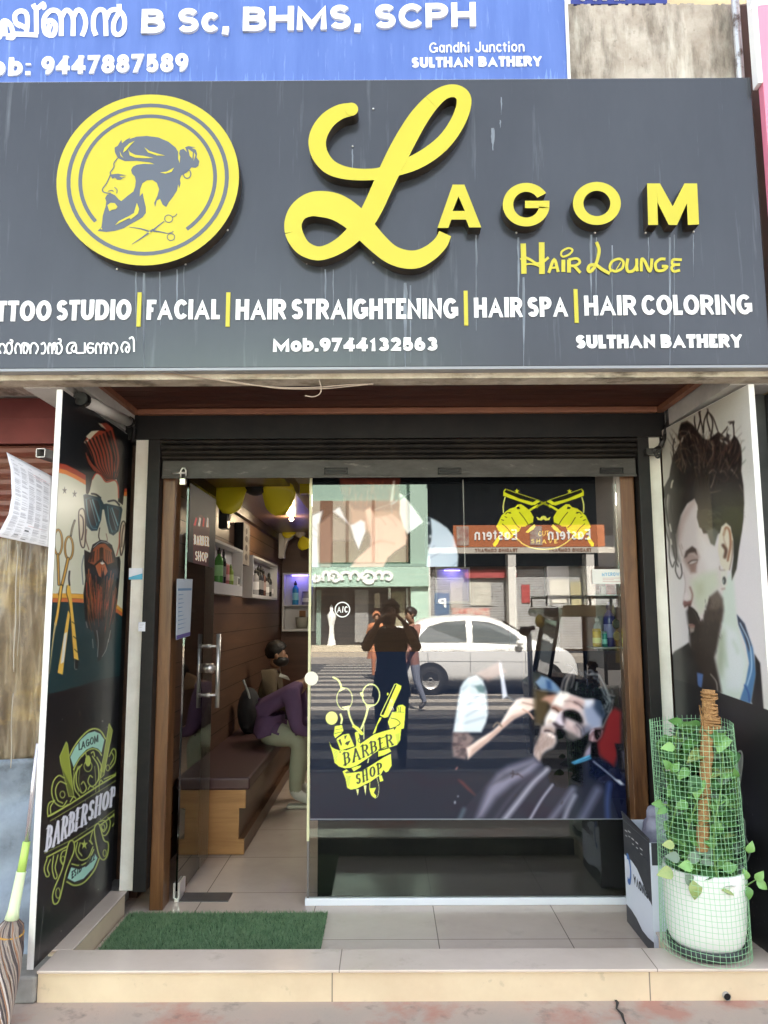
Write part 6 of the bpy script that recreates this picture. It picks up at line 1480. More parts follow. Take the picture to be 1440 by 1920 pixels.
for r, i in ((.042, 0), (.034, 1)): mb.poly3([(c[0] + r * math.cos(t), c[1] - .0005 * i, c[2] + r * math.sin(t)) for t in [2 * PI * k / 28 for k in range(28)]], mi=i)
mb.build("gold_badge", [mat("gold_ink", (0.55, 0.33, 0.06), .4), m_ink], box)
mb = MB()
for k in range(24):
    t0, t1 = R(60 + 240 * k / 24), R(60 + 240 * (k + 1) / 24)
    mb.quad(*[(xs - .0012, BY1 - .06 + r * .6 * math.cos(t), .27 + r * math.sin(t)) for r, t in ((.045, t0), (.072, t0), (.072, t1), (.045, t1))])
mb.build("blue_picture", mat("blue_ink", (0.08, 0.18, 0.45), .5), box)
mb = MB()
for (y, z) in ((3.90, .44), (3.85, .45), (3.80, .43), (3.74, .43), (3.68, .42)): mb.box(xs - .0014, xs - .0007, y - .018, y + .018, z, z + .004); mb.box(xs - .0014, xs - .0007, y - .012, y + .012, z - .022, z - .019)
mb.build("white_symbols", m_white, box)
# grey cloth bundle behind the carton
cl = thing("cloth_bundle", "crumpled lilac grey cloth stuffed into the open carton", "cloth")
mb = MB(); n = 26; vs = []; cc = Vector((BX + .175, BY0 + .21, .43)); fs = []
for i in range(n + 1):
    th = PI * i / n
    for k in range(n):
        q = 2 * PI * k / n; r = 1 + .10 * math.sin(5 * q + 3 * th) + .07 * math.sin(9 * th - 2 * q) + .05 * math.sin(13 * q)
        vs.append(cc + Vector((.135 * r * math.sin(th) * math.cos(q), .17 * r * math.sin(th) * math.sin(q), .155 * r * math.cos(th))))
for i in range(n):
    for k in range(n): fs.append((i * n + k, (i + 1) * n + k, (i + 1) * n + (k + 1) % n, i * n + (k + 1) % n))
mb.add(vs, fs, 0, True); mb.build("cloth", mat("lilac_cloth", (0.36, 0.35, 0.42), .95, .1, noise=.5, nscale=30, dark=.75, bump=.3, bscale=90), cl)

# ---- mop leaning on the left poster board
mop = thing("mop", "wet string mop standing head down with a lime plastic grip", "mop")
T = onY(63, 1470, 3.23); G0 = onY(50, 1578, 3.22); G1 = onY(40, 1634, 3.21); G2 = onY(22, 1724, 3.19)
mb = MB(); mb.tube([T + Vector((.01, 0, .16)), G0], .0095, 12); mb.build("handle", mat("mop_steel", (0.7, 0.68, 0.72), .25, metal=.8), mop)
m_gl, m_gp = mat("lime_plastic", (0.46, 0.66, 0.14), .4), mat("pale_lime_plastic", (0.70, 0.80, 0.50), .4)
mb = MB(); mb.tube([G0, G1], [.0145, .0165], 14); mb.build("upper_grip", m_gl, mop)
mb = MB(); mb.tube([G1, G1.lerp(G2, .05), G1.lerp(G2, .5), G1.lerp(G2, .8), G2], [.0195, .0185, .020, .021, .027], 16); mb.build("lower_grip", m_gp, mop)
E0 = onY(14, 1740, 3.18); E1 = onZ(-6, 1935, .01)
m_str = [mat("mop_grey", (0.30, 0.235, 0.19), .95), mat("mop_rust", (0.29, 0.15, 0.09), .95), mat("mop_dark", (0.085, 0.065, 0.06), .95), mat("mop_light", (0.50, 0.42, 0.36), .95)]
mb = MB()
for k in range(110):
    a = 2 * PI * k / 55 + rf.uniform(-.04, .04); pts = []; ly = (1.0, .82)[k % 2] * rf.uniform(.93, 1.05); tl_ = rf.uniform(.94, 1.0)
    for j in range(17):
        t = j / 16 * tl_; c = Vector(G2).lerp(E1, t)
        r = (.020 + .034 * math.sin(PI * min(1, t / .13) * .5)) if t < .13 else .047 + .006 * math.sin((t - .13) * 4)
        if .11 < t < .17: r = .045
        if t > .3: r *= 1 - .25 * (t - .3)
        tw = a + (0 if t < .14 else 3.0 * (t - .14)) + rf.uniform(-.03, .03)
        pts.append(c + Vector((r * ly * math.cos(tw), r * ly * math.sin(tw), 0)))
    mb.tube(pts, rf.uniform(.0030, .0044), 6, mi=rf.choice((0, 0, 0, 1, 2, 2, 3)))
mb.build("strings", m_str, mop)
mb = MB(); q = Vector(G2).lerp(E1, .14)
mb.tube([q + Vector((.049 * math.cos(t), .049 * math.sin(t), .004 * math.sin(2 * t))) for t in [2 * PI * i / 20 for i in range(20)]], .0042, 6, closed=True); mb.build("binding_cord", mat("orange_cord", (0.45, 0.24, 0.05), .8), mop)

# ---- newspaper hung outside
m_news = mat("newsprint", (0.66, 0.65, 0.69), 0.9, .1, noise=.25, nscale=6, dark=.85)
news = thing("newspaper", "open newspaper sheet curling as it hangs left of the bearded poster board", "newspaper")
def npt(u, v):
    L_ = np.array([(12, 848), (20, 880), (22, 930), (16, 965), (0, 995), (-12, 1004)], float); R_ = np.array([(97, 893), (98, 925), (96, 960), (95, 990), (94, 1015), (92, 1026)], float)
    t = v * 5; i = min(int(t), 4); f = t - i
    a = L_[i] * (1 - f) + L_[i + 1] * f; b = R_[i] * (1 - f) + R_[i + 1] * f
    p = a * (1 - u) + b * u
    Y = 3.34 + .05 * u - .05 * math.sin(PI * v) + .04 * u * u - .07 * v * v
    return onY(p[0], p[1], Y)
mb = MB(); nu, nv = 16, 20; vs, fs = [], []
for j in range(nv + 1):
    for i in range(nu + 1): vs.append(npt(i / nu, j / nv))
for j in range(nv):
    for i in range(nu): a = j * (nu + 1) + i; fs.append((a, a + 1, a + nu + 2, a + nu + 1))
mb.add(vs, fs, 0, True); so = mb.build("sheet", m_news, news, recalc=False)
sm = so.modifiers.new('thick', 'SOLIDIFY'); sm.thickness = .0012; sm.offset = -1
mb = MB(); mp_ = MB()
def nq(b, u0, u1, v0, v1):
    off = Vector((.0, -.0022, 0)); n_ = 4
    for i in range(n_):
        a, c = u0 + (u1 - u0) * i / n_, u0 + (u1 - u0) * (i + 1) / n_
        b.quad(npt(a, v0) + off, npt(c, v0) + off, npt(c, v1) + off, npt(a, v1) + off)
for cidx in range(5):
    u0 = .10 + cidx * .175; v = .09
    while v < .93:
        v += rf.uniform(.0035, .006)
        if rf.random() < .07: v += .014
        if v > .62 and rf.random() < .03: nq(mb, u0 + .01, u0 + .10, v, v + .02); v += .02
        if rf.random() < .3: continue
        nq(mp_, u0, u0 + .155 * rf.uniform(.6, 1), v, v + .0042)
nq(mb, .08, .95, .06, .063); nq(mb, .08, .083, .06, .9)
for cidx in range(1, 5): nq(mp_, .10 + cidx * .175 - .012, .10 + cidx * .175 - .009, .08, .92)
mb.build("headline_print", mat("news_black", (0.10, 0.10, 0.11), .9), news, recalc=False); mp_.build("column_print", mat("news_grey", (0.42, 0.41, 0.45), .9), news, recalc=False)
mb = MB(); nq(mb, .55, .95, .10, .106); nq(mb, .55, .95, .125, .129); nq(mb, .5, .9, .66, .665); mb.build("red_print", mat("news_red", (0.55, 0.25, 0.27), .9), news, recalc=False)

# square steel arm holding it
arm = thing("steel_bracket", "hollow square steel tube sticking out behind the newspaper", "bracket")
a, b = onY(76, 849, 3.42), Vector((-1.40, 3.85, 0)); b.z = a.z - .03
mb = MB(); w = .021
d = (b - a); s_ = Vector((1, 0, 0)); u_ = Vector((0, 0, 1))
for (x0, x1, z0, z1) in ((-w, w, w - .003, w), (-w, w, -w, -w + .003), (-w, -w + .003, -w, w), (w - .003, w, -w, w)):
    q = [a + s_ * x + u_ * z for x, z in ((x0, z0), (x1, z0), (x1, z1), (x0, z1))]
    mb.poly3(q, d)
mb.build("tube", mat("bracket_steel", (0.10, 0.095, 0.09), .5, noise=.6, nscale=15, dark=2.5), arm)
mb = MB()
for (x0, x1, z0, z1) in ((-w, w, w - .0035, w), (-w, w, -w, -w + .0035), (-w, -w + .0035, -w, w), (w - .0035, w, -w, w)): mb.quad(*[a + s_ * x + u_ * z + Vector((0, -.0008, 0)) for x, z in ((x0, z0), (x1, z0), (x1, z1), (x0, z1))])
mb.build("cut_end", mat("cut_steel", (0.72, 0.70, 0.66), .4), arm)

# ---- neighbour on the left
nb = thing("neighbouring_shop", "shuttered red shopfront of the left neighbour behind the hanging newspaper", "building")
m_red = mat("red_board", (0.20, 0.045, 0.04), 0.55, .4, noise=.6, nscale=5, dark=.6); m_red2 = mat("red_shutter", (0.19, 0.050, 0.036), 0.5, .5, noise=.8, nscale=7, col2=(.22, .12, .08), stretch=(.4, 1, 2))
YN = 3.92; zz = lambda y: onY(60, y, YN).z
mb = MB(); mb.box(-5, -1.53, YN, YN + .1, zz(784), 2.62); mb.build("upper_board", m_red, nb)
mb = MB(); mb.box(-5, -1.53, YN - .02, YN + .1, zz(833), zz(786)); mb.build("lower_board", m_red, nb)
mb = MB(); z = zz(836)
while z > .1:
    for (t0, d0), (t1, d1) in (((0, .0), (.3, .02)), ((.3, .02), (.7, .02)), ((.7, .02), (1, 0))):
        mb.quad((-5, YN - d0, z - .055 * t0), (-1.53, YN - d0, z - .055 * t0), (-1.53, YN - d1, z - .055 * t1), (-5, YN - d1, z - .055 * t1))
    z -= .055
mb.build("shutter_slats", m_red2, nb)
mb = MB(); mb.box(-14, -1.6, 4.05, 10, 0, 2.63); mb.build("shop_body", m_cream, nb)
mb = MB(); mb.box(-4, -1.585, 3.26, 4.04, 2.63, 2.66); mb.build("soffit", m_wbeam, nb)
# dirty plastic sheet and covered goods
m_pls = mat("dirty_plastic", (0.30, 0.23, 0.14), 0.3, .5, noise=1, nscale=3.5, col2=(.13, .10, .075), stretch=(1.6, 1, .6), bump=.7, bscale=24)
add_layer(m_pls, (0.42, 0.30, 0.12), 4, (.52, .66), .7, stretch=(1, 1, 1.6), seed=5); add_layer(m_pls, (.055, .045, .04), 22, (.60, .72), .6, stretch=(1, 1, .5), seed=1.5); add_layer(m_pls, (.45, .40, .33), 14, (.64, .74), .5, stretch=(2.5, 1, .3), seed=2.5); add_layer(m_pls, (.09, .075, .07), 2.5, (.5, .66), .7, seed=9)
ps_ = thing("plastic_sheet", "grimy brown plastic sheet hanging over goods at the left edge", "plastic sheet")
ta, tb_ = onY(20, 1008, 3.45).z, onY(20, 1480, 3.45).z
mb = MB(); nu, nv = 160, 50; vs, fs = [], []
for j in range(nv + 1):
    for i in range(nu + 1):
        u, v = i / nu, j / nv; x = -2.35 + .905 * u
        z = ta - (ta - tb_) * v * (1.0 - .14 * max(0, u - .6) / .4) + .02 * math.sin(9 * u) * v
        vs.append((x, 3.46 + .026 * abs(math.sin(26 * u + 2 * v)) * (.3 + v) + .014 * abs(math.sin(61 * u - 3 * v)) + .012 * abs(math.sin(40 * u + 9 * v)) + .03 * math.sin(5 * u + 4 * v), z))
for j in range(nv):
    for i in range(nu): a = j * (nu + 1) + i; fs.append((a, a + 1, a + nu + 2, a + nu + 1))
mb.add(vs, fs, 0, True); so = mb.build("sheet", m_pls, ps_, recalc=False); so.modifiers.new('thick', 'SOLIDIFY').thickness = .002
mb = MB()
for px, y0, y1, w in ((33, 1020, 1270, 1.6), (24, 1300, 1450, 1.4), (40, 1030, 1240, .8), (14, 1010, 1080, .9)):
    L_ = [onY(px - (y - y0) * .03 + math.sin(y * .05), y, 3.415) for y in range(y0, y1, 10)]
    mb.tube(L_, .0016 * w, 5)
mb.build("crease_sheen_lines", mat("painted_sheen", (0.40, 0.36, 0.30), .3), ps_)  # pale strands paint the sheen along the folds
tp_ = thing("tarpaulin", "faded blue grey tarpaulin draped to the ground beside the mop", "tarpaulin")
m_tar = mat("tarp_blue", (0.30, 0.36, 0.44), 0.5, .5, noise=.9, nscale=2.5, col2=(.10, .12, .15), bump=.3, bscale=14)
add_layer(m_tar, (.03, .035, .04), 2.2, (.5, .62), .85, seed=3.3)
mb = MB(); nu, nv = 40, 30; vs, fs = [], []
for j in range(nv + 1):
    for i in range(nu + 1):
        u, v = i / nu, j / nv
        vs.append((-2.4 + .93 * u, 3.50 - .10 * v + .03 * math.sin(8 * u + 3 * v) + .02 * math.sin(17 * v + 6 * u), tb_ + .12 - (tb_ + .09) * v))
for j in range(nv):
    for i in range(nu): a = j * (nu + 1) + i; fs.append((a, a + 1, a + nu + 2, a + nu + 1))
mb.add(vs, fs, 0, True); so = mb.build("sheet", m_tar, tp_, recalc=False); so.modifiers.new('thick', 'SOLIDIFY').thickness = .002
# ---- neighbour on the right
nr = thing("neighbouring_shop", "dark stained wall of the right neighbour past the portrait poster board", "building")
m_dk = mat("stained_charcoal", (0.045, 0.042, 0.046), 0.6, .4, noise=.7, nscale=4, col2=(.09, .085, .09), stretch=(1, 1, .5))
add_layer(m_dk, (.2, .16, .12), 7, (.64, .74), .5, seed=2)
mb = MB(); mb.box(1.725, 4, 3.262, 3.6, 0, 2.47); mb.build("wall", m_dk, nr)
mb = MB(); mb.box(1.725, 14, 4.65, 10, 0, 2.63); mb.build("shop_body", m_cream, nr)
mb = MB(); mb.box(1.70, 1.78, 3.21, 3.26, .122, 2.47); mb.build("corner_post", mat("post_grey", (.22, .21, .2), .7, noise=.5, nscale=8, dark=.5), nr)

# ---- unlit tube lamp under the soffit, left
tl = thing("tube_lamp", "unlit white batten lamp under the soffit above the left poster board", "lamp")
a, b = Vector((-1.362, 3.38, 2.455)), Vector((-1.362, 3.96, 2.505))
mb = MB(); mb.tube([a, b], .027, 18); mb.build("diffuser", mat("lamp_white", (0.62, 0.61, 0.58), .35, noise=.4, nscale=12, dark=.7), tl)
d = (b - a).normalized()
mb = MB(); mb.tube([a - d * .05, a], .032, 16); mb.build("end_cap", m_black, tl)
mb = MB(); mb.tube([b, b + d * .03], .030, 16); mb.build("end_cap", m_black, tl)
mb = MB(); mb.tube([b + d * .02, b + Vector((.02, .05, -.03)), b + Vector((.01, .06, -.10))], .012, 8); mb.build("lead", m_black, tl)
# ---- loose wire on the fascia
cw = thing("loose_wire", "thin loose wire drooping along the underside of the fascia", "wire")
mb = MB(); mb.tube([onY(x, y, 3.135) for x, y in cr_spline([(250, 696), (330, 702), (400, 712), (470, 722), (540, 727), (600, 726), (650, 722), (700, 720)], 5)], .0028, 6)
mb.tube([onY(x, y, 3.135) for x, y in cr_spline([(360, 706), (440, 716), (520, 728), (600, 729), (660, 724), (690, 721)], 5)], .0024, 6)
mb.tube([onY(x, y, 3.135) for x, y in cr_spline([(598, 712), (602, 726), (600, 738), (588, 744), (572, 742)], 5)], .0026, 6)
mb.build("strand", mat("wire_tan", (0.34, 0.26, 0.19), .7), cw)
# ---- small cards stuck on the left pillar and rail
p = onY(255, 1076, 4.055)
tg = thing("sticker_card", "small blue and white card stuck on the left white pillar", "card")
mb = MB(); mb.box(p.x - .036, p.x + .036, 4.050, 4.0575, p.z - .03, p.z + .03); mb.build("card", m_cw, tg)
mb = MB(); mb.poly3([(p.x - .036, 4.0494, p.z - .03), (p.x + .036, 4.0494, p.z - .03), (p.x + .036, 4.0494, p.z + .002), (p.x - .036, 4.0494, p.z - .018)]); mb.build("blue_wave", mat("card_cyan", (0.10, 0.42, 0.60), .4), tg)
p = onY(266, 1175, 4.034)
tg = thing("sticker_card", "plain white tag stuck on the black shutter guide rail", "card")
mb = MB(); mb.box(p.x - .018, p.x + .018, 4.0315, 4.0345, p.z - .024, p.z + .024); mb.build("card", m_cw, tg, bevel=.001)
mb = MB()
for k in range(3): mb.box(p.x - .012, p.x + .010 - k * .004, 4.031, 4.0314, p.z + .012 - k * .008, p.z + .0135 - k * .008)
mb.build("grey_lines", mat("tag_grey", (.3, .3, .3), .5), tg)
# drain pipe end in the pavement by the step
dp = thing("drain_spout", "small dark pipe end at the foot of the tiled step below the pot", "pipe")
p = onZ(1369, 1882, .006); mb = MB(); mb.tube([(p.x, 3.21, .02), (p.x, 3.188, .02)], .014, 14, caps=False); mb.tube([(p.x, 3.194, .02), (p.x, 3.19, .02)], .012, 14, mi=1); mb.build("spout", [mat("spout_grey", (.4, .38, .35), .6), m_black], dp)
# ================================================================ people
m_skin = mat("skin_brown", (0.30, 0.165, 0.10), .55, .4, noise=.2, nscale=20, dark=.8); m_hairb = mat("hair_black", (0.012, 0.010, 0.009), .5, .4, noise=.5, nscale=60, dark=2.5, stretch=(1, 1, .2))
STAND = {'pelvis': (0, 0, .95), 'spine': (.01, 0, 1.12), 'chest': (.0, 0, 1.30), 'neck': (-.01, 0, 1.46), 'head0': (.015, 0, 1.53), 'head1': (.02, 0, 1.60), 'head2': (.01, 0, 1.67), 'nose': (.115, 0, 1.575),
         'shl': (0, .175, 1.40), 'ell': (-.02, .22, 1.12), 'wrl': (.05, .21, .88), 'shr': (0, -.175, 1.40), 'elr': (-.02, -.22, 1.12), 'wrr': (.05, -.21, .88),
         'hpl': (0, .095, .90), 'knl': (.02, .105, .50), 'anl': (-.01, .11, .09), 'tol': (.15, .125, .04), 'hpr': (0, -.095, .90), 'knr': (.02, -.105, .50), 'anr': (-.01, -.11, .09), 'tor': (.15, -.125, .04)}
RAD = {'pelvis': (.15, .11), 'spine': (.135, .10), 'chest': (.165, .115), 'neck': (.055, .055), 'head0': (.07, .075), 'head1': (.078, .095), 'head2': (.06, .075), 'nose': (.012, .012),
       'sh': (.068, .068), 'el': (.045, .045), 'wr': (.029, .026), 'hp': (.098, .098), 'kn': (.063, .063), 'an': (.043, .043), 'to': (.036, .03)}
BONES = [('pelvis', 'spine', 'torso'), ('spine', 'chest', 'torso'), ('chest', 'neck', 'neck'), ('neck', 'head0', 'head'), ('head0', 'head1', 'head'), ('head1', 'head2', 'head'), ('head1', 'nose', 'head')]
for s in 'lr': BONES += [('chest', 'sh' + s, 'torso'), ('sh' + s, 'el' + s, 'uarm'), ('el' + s, 'wr' + s, 'farm'), ('pelvis', 'hp' + s, 'hips'), ('hp' + s, 'kn' + s, 'thigh'), ('kn' + s, 'an' + s, 'shin'), ('an' + s, 'to' + s, 'foot')]
def person(label, J, loc, rz, zones, fat=1.0, scale=1.0, leg=1.0, hand_dir=None, group=None):
    """one continuous skinned body: zones maps a body region to one of the given materials"""
    root = thing("person", label, "person", group)
    M = Matrix.Translation(loc) @ Matrix.Rotation(rz, 4, 'Z') @ Matrix.Scale(scale, 4)
    names = list(J); co = [Vector(J[n]) for n in names]; rad = []
    for n in names:
        r = RAD.get(n) or RAD[n[:2]]; f = fat if n in ('pelvis', 'spine', 'chest') or n[:2] in ('sh', 'el') else leg if n[:2] in ('hp', 'kn', 'an') else 1
        rad.append((r[0] * f, r[1] * f))
    idx = {n: i for i, n in enumerate(names)}
    edges = [(idx[a], idx[b]) for a, b, _ in BONES]; seg = [(co[idx[a]], co[idx[b]], z) for a, b, z in BONES]
    for s in 'lr':                       # hand: palm, four unequal fingers, thumb from the side of the palm
        w = co[idx['wr' + s]]; e = co[idx['el' + s]]
        d = Vector(hand_dir[s]).normalized() if hand_dir else (w - e).normalized()
        side = d.cross(Vector((0, 0, 1)));  side = side.normalized() if side.length > .1 else Vector((1, 0, 0))
        nn = side.cross(d)
        pc = w + d * .055; pi = len(co); co.append(pc); rad.append((.036, .016)); edges.append((idx['wr' + s], pi)); seg.append((w, pc, 'hand'))
        for k, L in enumerate((.060, .072, .067, .052)):
            q = pc + d * .035 + side * (.027 - .018 * k); q2 = q + d * L * .5 - nn * .006; q3 = q + d * L * .8 - nn * (.03 + .004 * k)
            a = len(co); co += [q, q2, q3]; rad += [(.010, .010), (.0088, .0088), (.0075, .0075)]; edges += [(pi, a), (a, a + 1), (a + 1, a + 2)]; seg += [(pc, q, 'hand'), (q, q2, 'hand'), (q2, q3, 'hand')]
        q = w + d * .03 + side * .036; q2 = q + d * .035 + side * .014 - nn * .012; a = len(co); co += [q, q2]; rad += [(.012, .012), (.0095, .0095)]; edges += [(pi, a), (a, a + 1)]; seg += [(q, q2, 'hand')]
    me = bpy.data.meshes.new("skeleton"); me.from_pydata([tuple(c) for c in co], edges, []); me.update()
    o = bpy.data.objects.new("skeleton", me); COL.objects.link(o)
    sk = o.modifiers.new('skin', 'SKIN'); sk.use_smooth_shade = True; sk.branch_smoothing = .4
    for i, r in enumerate(rad):
        v = me.skin_vertices[0].data[i]; v.radius = r; v.use_root = (names[i] == 'pelvis') if i < len(names) else False
    ss = o.modifiers.new('sub', 'SUBSURF'); ss.levels = 3; ss.render_levels = 3
    dg = bpy.context.evaluated_depsgraph_get(); dg.update()
    bme = bpy.data.meshes.new_from_object(o.evaluated_get(dg)); bpy.data.objects.remove(o)
    mats = list(dict.fromkeys(zones.values())); bme.materials.clear()
    for m in mats: bme.materials.append(m)
    nP = len(bme.polygons); C = np.empty(nP * 3, np.float32); bme.polygons.foreach_get('center', C); C = C.reshape(-1, 3).astype(float)
    best = np.full(nP, 1e9); zi = np.full(nP, 0); znames = ['torso', 'hips', 'hips_low', 'thigh', 'shin', 'foot', 'uarm', 'farm', 'hand', 'head']
    for a, b, z in seg:
        a_, ab = np.array(a), np.array(b) - np.array(a)
        t = np.clip(((C - a_) @ ab) / (ab @ ab + 1e-9), 0, 1); dd = np.linalg.norm(C - a_ - t[:, None] * ab, axis=1) - (.07 if z in ('torso', 'hips') else .03 if z == 'head' else 0)
        code = np.full(nP, znames.index('torso' if z == 'neck' else z))
        if z == 'neck': code[t >= .62] = znames.index('head')
        if z == 'farm': code[t > .9] = znames.index('hand')
        if z == 'shin': code[t > .93] = znames.index('foot')
        m_ = dd < best; best[m_] = dd[m_]; zi[m_] = code[m_]
    if 'hips_low' in zones: zi[(zi == 1) & (C[:, 2] < J['pelvis'][2] - .015)] = 2
    lut = np.array([mats.index(zones.get(z, zones['torso'])) for z in znames], np.int32)
    bme.polygons.foreach_set('material_index', lut[zi]); bme.polygons.foreach_set('use_smooth', np.ones(nP, bool))
    bme.transform(M); b = obj("body", bme, root)
    h1 = M @ Vector(J['head1']); up = (M.to_3x3() @ (Vector(J['head2']) - Vector(J['head0']))).normalized(); f = (M.to_3x3() @ (Vector(J['nose']) - Vector(J['head1']))); f = (f - up * f.dot(up)).normalized(); sd = up.cross(f)
    Q = Matrix((f, sd, up)).transposed()
    return root, h1, Q, scale
def hair_cap(root, h1, Q, s, mat_, r=(.112, .092, .10), shift=(-.018, 0, .035), cut=-.35, name="hair", seed=1, rough=.006):
    rr = random.Random(seed); mb = MB(); n = 26; H = 16; vs, fs = [], []
    for i in range(H + 1):
        th = PI * (.02 + .72 * i / H)
        for k in range(n):
            q = 2 * PI * k / n; front = max(0, math.cos(q))
            t2 = th * (1 - .56 * front * (i / H))
            j = 1 + rr.uniform(-rough, rough) * 9
            vs.append(h1 + Q @ (Vector(shift) + Vector((r[0] * j * math.sin(t2) * math.cos(q), r[1] * j * math.sin(t2) * math.sin(q), r[2] * j * math.cos(t2)))) * s)
    for i in range(H):
        for k in range(n): fs.append((i * n + k, (i + 1) * n + k, (i + 1) * n + (k + 1) % n, i * n + (k + 1) % n))
    mb.add(vs, fs, 0, True); o = mb.build(name, mat_, root); return o
m_eye = mat('eye_dark', (.05, .035, .03), .2)
def face_bits(root, h1, Q, s, beard=None):
    for sy in (-1, 1):
        mb = MB(); mb.ball(h1 + Q @ Vector((.083, sy * .033, .012)) * s, .010 * s, .012 * s, .006 * s, 10); mb.build("eye", m_eye, root)
        mb = MB(); mb.ball(h1 + Q @ Vector((-.005, sy * .083, -.01)) * s, .018 * s, .010 * s, .03 * s, 10, M=Q); mb.build("ear", m_skin, root)
    mb = MB(); mb.tube([h1 + Q @ Vector((.088, y, -.052)) * s for y in (-.025, 0, .025)], .006 * s, 8); mb.build("mouth", mat("lip", (.22, .09, .07), .5), root)
    if beard:
        mb = MB(); mb.ball(h1 + Q @ Vector((.022, 0, -.06)) * s, .082 * s, .080 * s, .055 * s, 18, M=Q); mb.build("beard", beard, root)

# ================================================================ inside the shop
ri = random.Random(4)
# ---- bench along the left wall
m_cush = mat("brown_leatherette", (0.075, 0.035, 0.033), .4, .5, noise=.3, nscale=6, dark=.7); m_bw = wood("bench_wood", (0.26, 0.115, 0.035), (0.46, 0.24, 0.085), 'X', .7, .4); m_bws = wood("bench_side_wood", (0.075, 0.036, 0.018), (0.13, 0.066, 0.034), 'Y', .6, .35)
bench = thing("bench", "long wooden waiting bench with a brown cushioned seat along the left wall", "bench")
bx0, bx1, by0, by1 = -1.325, -0.89, 4.99, 9.2
mb = MB(); mb.box(bx0, bx1 + .03, by0 - .01, by1, .40, .475); mb.build("seat", m_cush, bench, bevel=.012)
pr_ = [(bx0 + .06, .015), (bx1 - .0, .015), (bx1 - .0, .105), (bx1 - .035, .105), (bx1 - .035, .29), (bx1 + .005, .29), (bx1 + .005, .399), (bx0 + .06, .399)]
mb = MB(); mb.poly3([(x, by0, z) for x, z in pr_], (0, .02, 0)); mb.build("end_panel", m_bw, bench)
mb = MB(); mb.poly3([(x - .001, by0 + .021, z) for x, z in pr_], (0, by1 - by0 - .03, 0)); mb.build("base", m_bws, bench)
mb = MB()
for k in range(16): mb.box(-1.3295, -1.3275, 4.32, 9.79, .12 + k * .152, .124 + k * .152)
mb.build("plank_joints", mat("joint_dark", (.02, .011, .008), .6), shop)
# ---- wall shelves with bottles
m_shelf = mat("shelf_white", (0.62, 0.62, 0.62), .35, .5); m_shelfb = mat("shelf_back", (0.50, 0.50, 0.52), .5)
def bottle(label, x, y, z, h, r, col, cap=(.02, .02, .02), kind="bottle", shape=0, group=None, glassy=False):
    t = thing(kind, label, "bottle" if kind == "bottle" else kind.replace('_', ' '), group or ("bottles on the shop shelves" if kind == "bottle" else None))
    m = mat("bottle_plastic", col, .25, .5)
    mb = MB()
    pf = [(0, 0), (r * .95, 0), (r, .01), (r, h * .62), (r * .9, h * .70), (r * .45, h * .78), (r * .42, h * .82)] if shape == 0 else [(0, 0), (r, 0), (r, h * .85), (r * .96, h * .86)]
    mb.lathe(pf + [(0, pf[-1][1])], (x, y, z), 18); mb.build("container", m, t)
    mb = MB(); c0 = pf[-1][1] + .0005
    if shape == 0: mb.lathe([(0, c0), (r * .5, c0), (r * .5, h * .93), (r * .2, h * .94), (r * .2, h), (0, h)], (x, y, z), 14)
    else: mb.lathe([(0, c0), (r, c0), (r, h), (0, h)], (x, y, z), 16)
    mb.build("cap", mat("bottle_cap", cap, .35), t)
    mb = MB(); lr_ = r + .0008; n = 10
    for i in range(n):
        a, b = PI + PI * i / n, PI + PI * (i + 1) / n
        mb.quad(*[(x + lr_ * math.cos(q), y + lr_ * math.sin(q), z + h * f) for q, f in ((a, .2), (b, .2), (b, .5), (a, .5))])
    mb.build("label_band", mat("bottle_label", tuple(min(.8, c * 1.6 + .2) for c in col), .5), t)
    return t
def wall_shelf(label, x0, x1, y0, y1, z0, z1, wt=.05, face='x'):
    t = thing("wall_shelf", label, "shelf", "white wall shelves in the shop")
    mb = MB(); mb.box(x0, x1, y0, y1, z0, z0 + wt); mb.build("bottom_board", m_shelf, t)
    mb = MB(); mb.box(x0, x1, y0, y1, z1 - .02, z1); mb.build("top_board", m_shelf, t)
    for k in (0, 1):
        mb = MB()
        if face == 'x': ya = y0 if k == 0 else y1 - .02; mb.box(x0, x1, ya, ya + .02, z0 + wt + .0005, z1 - .0205)
        else: xa = x0 if k == 0 else x1 - .02; mb.box(xa, xa + .02, y0, y1, z0 + wt + .0005, z1 - .0205)
        mb.build("side_board", m_shelf, t)
    mb = MB()
    if face == 'x': mb.box(x0, x0 + .006, y0 + .0205, y1 - .0205, z0 + wt + .001, z1 - .021)
    else: mb.box(x0 + .0205, x1 - .0205, y1 - .006, y1, z0 + wt + .001, z1 - .021)
    mb.build("back_board", m_shelfb, t)
    return t
SXW, SXF = -1.329, -1.235
wall_shelf("long white wall shelf with green and black bottles nearest the door", SXW, SXF, 5.12, 6.62, 1.637, 2.03, .085)
for lab, px, h, r, c, cap, sh in (("green pump bottle on the white shelf nearest the door", 405, .27, .032, (.06, .25, .04), (.01, .01, .01), 0), ("black spray bottle beside the green pump bottle", 413.5, .27, .022, (.012, .01, .014), (.01, .01, .01), 0), ("pink tube in front of a red carton on the shelf", 421, .16, .018, (.65, .25, .24), (.7, .3, .25), 1), ("lime green small bottle next to the pink tube", 427.5, .17, .024, (.22, .36, .06), (.15, .3, .05), 0)):
    y = 1.28 * F_PX / (720 - px); bottle(lab, -1.275, y, 1.7225, h, r, c, cap, shape=sh)
t = thing("carton", "slim red and white carton behind the pink tube", "box"); mb = MB(); mb.box(-1.318, -1.302, 6.05, 6.30, 1.7225, 1.90); mb.build("carton_body", mat("carton_red", (.32, .05, .05), .5), t, bevel=.002)
mb = MB(); mb.box(-1.301, -1.3, 6.06, 6.29, 1.80, 1.84); mb.build("white_stripe", m_white, t)
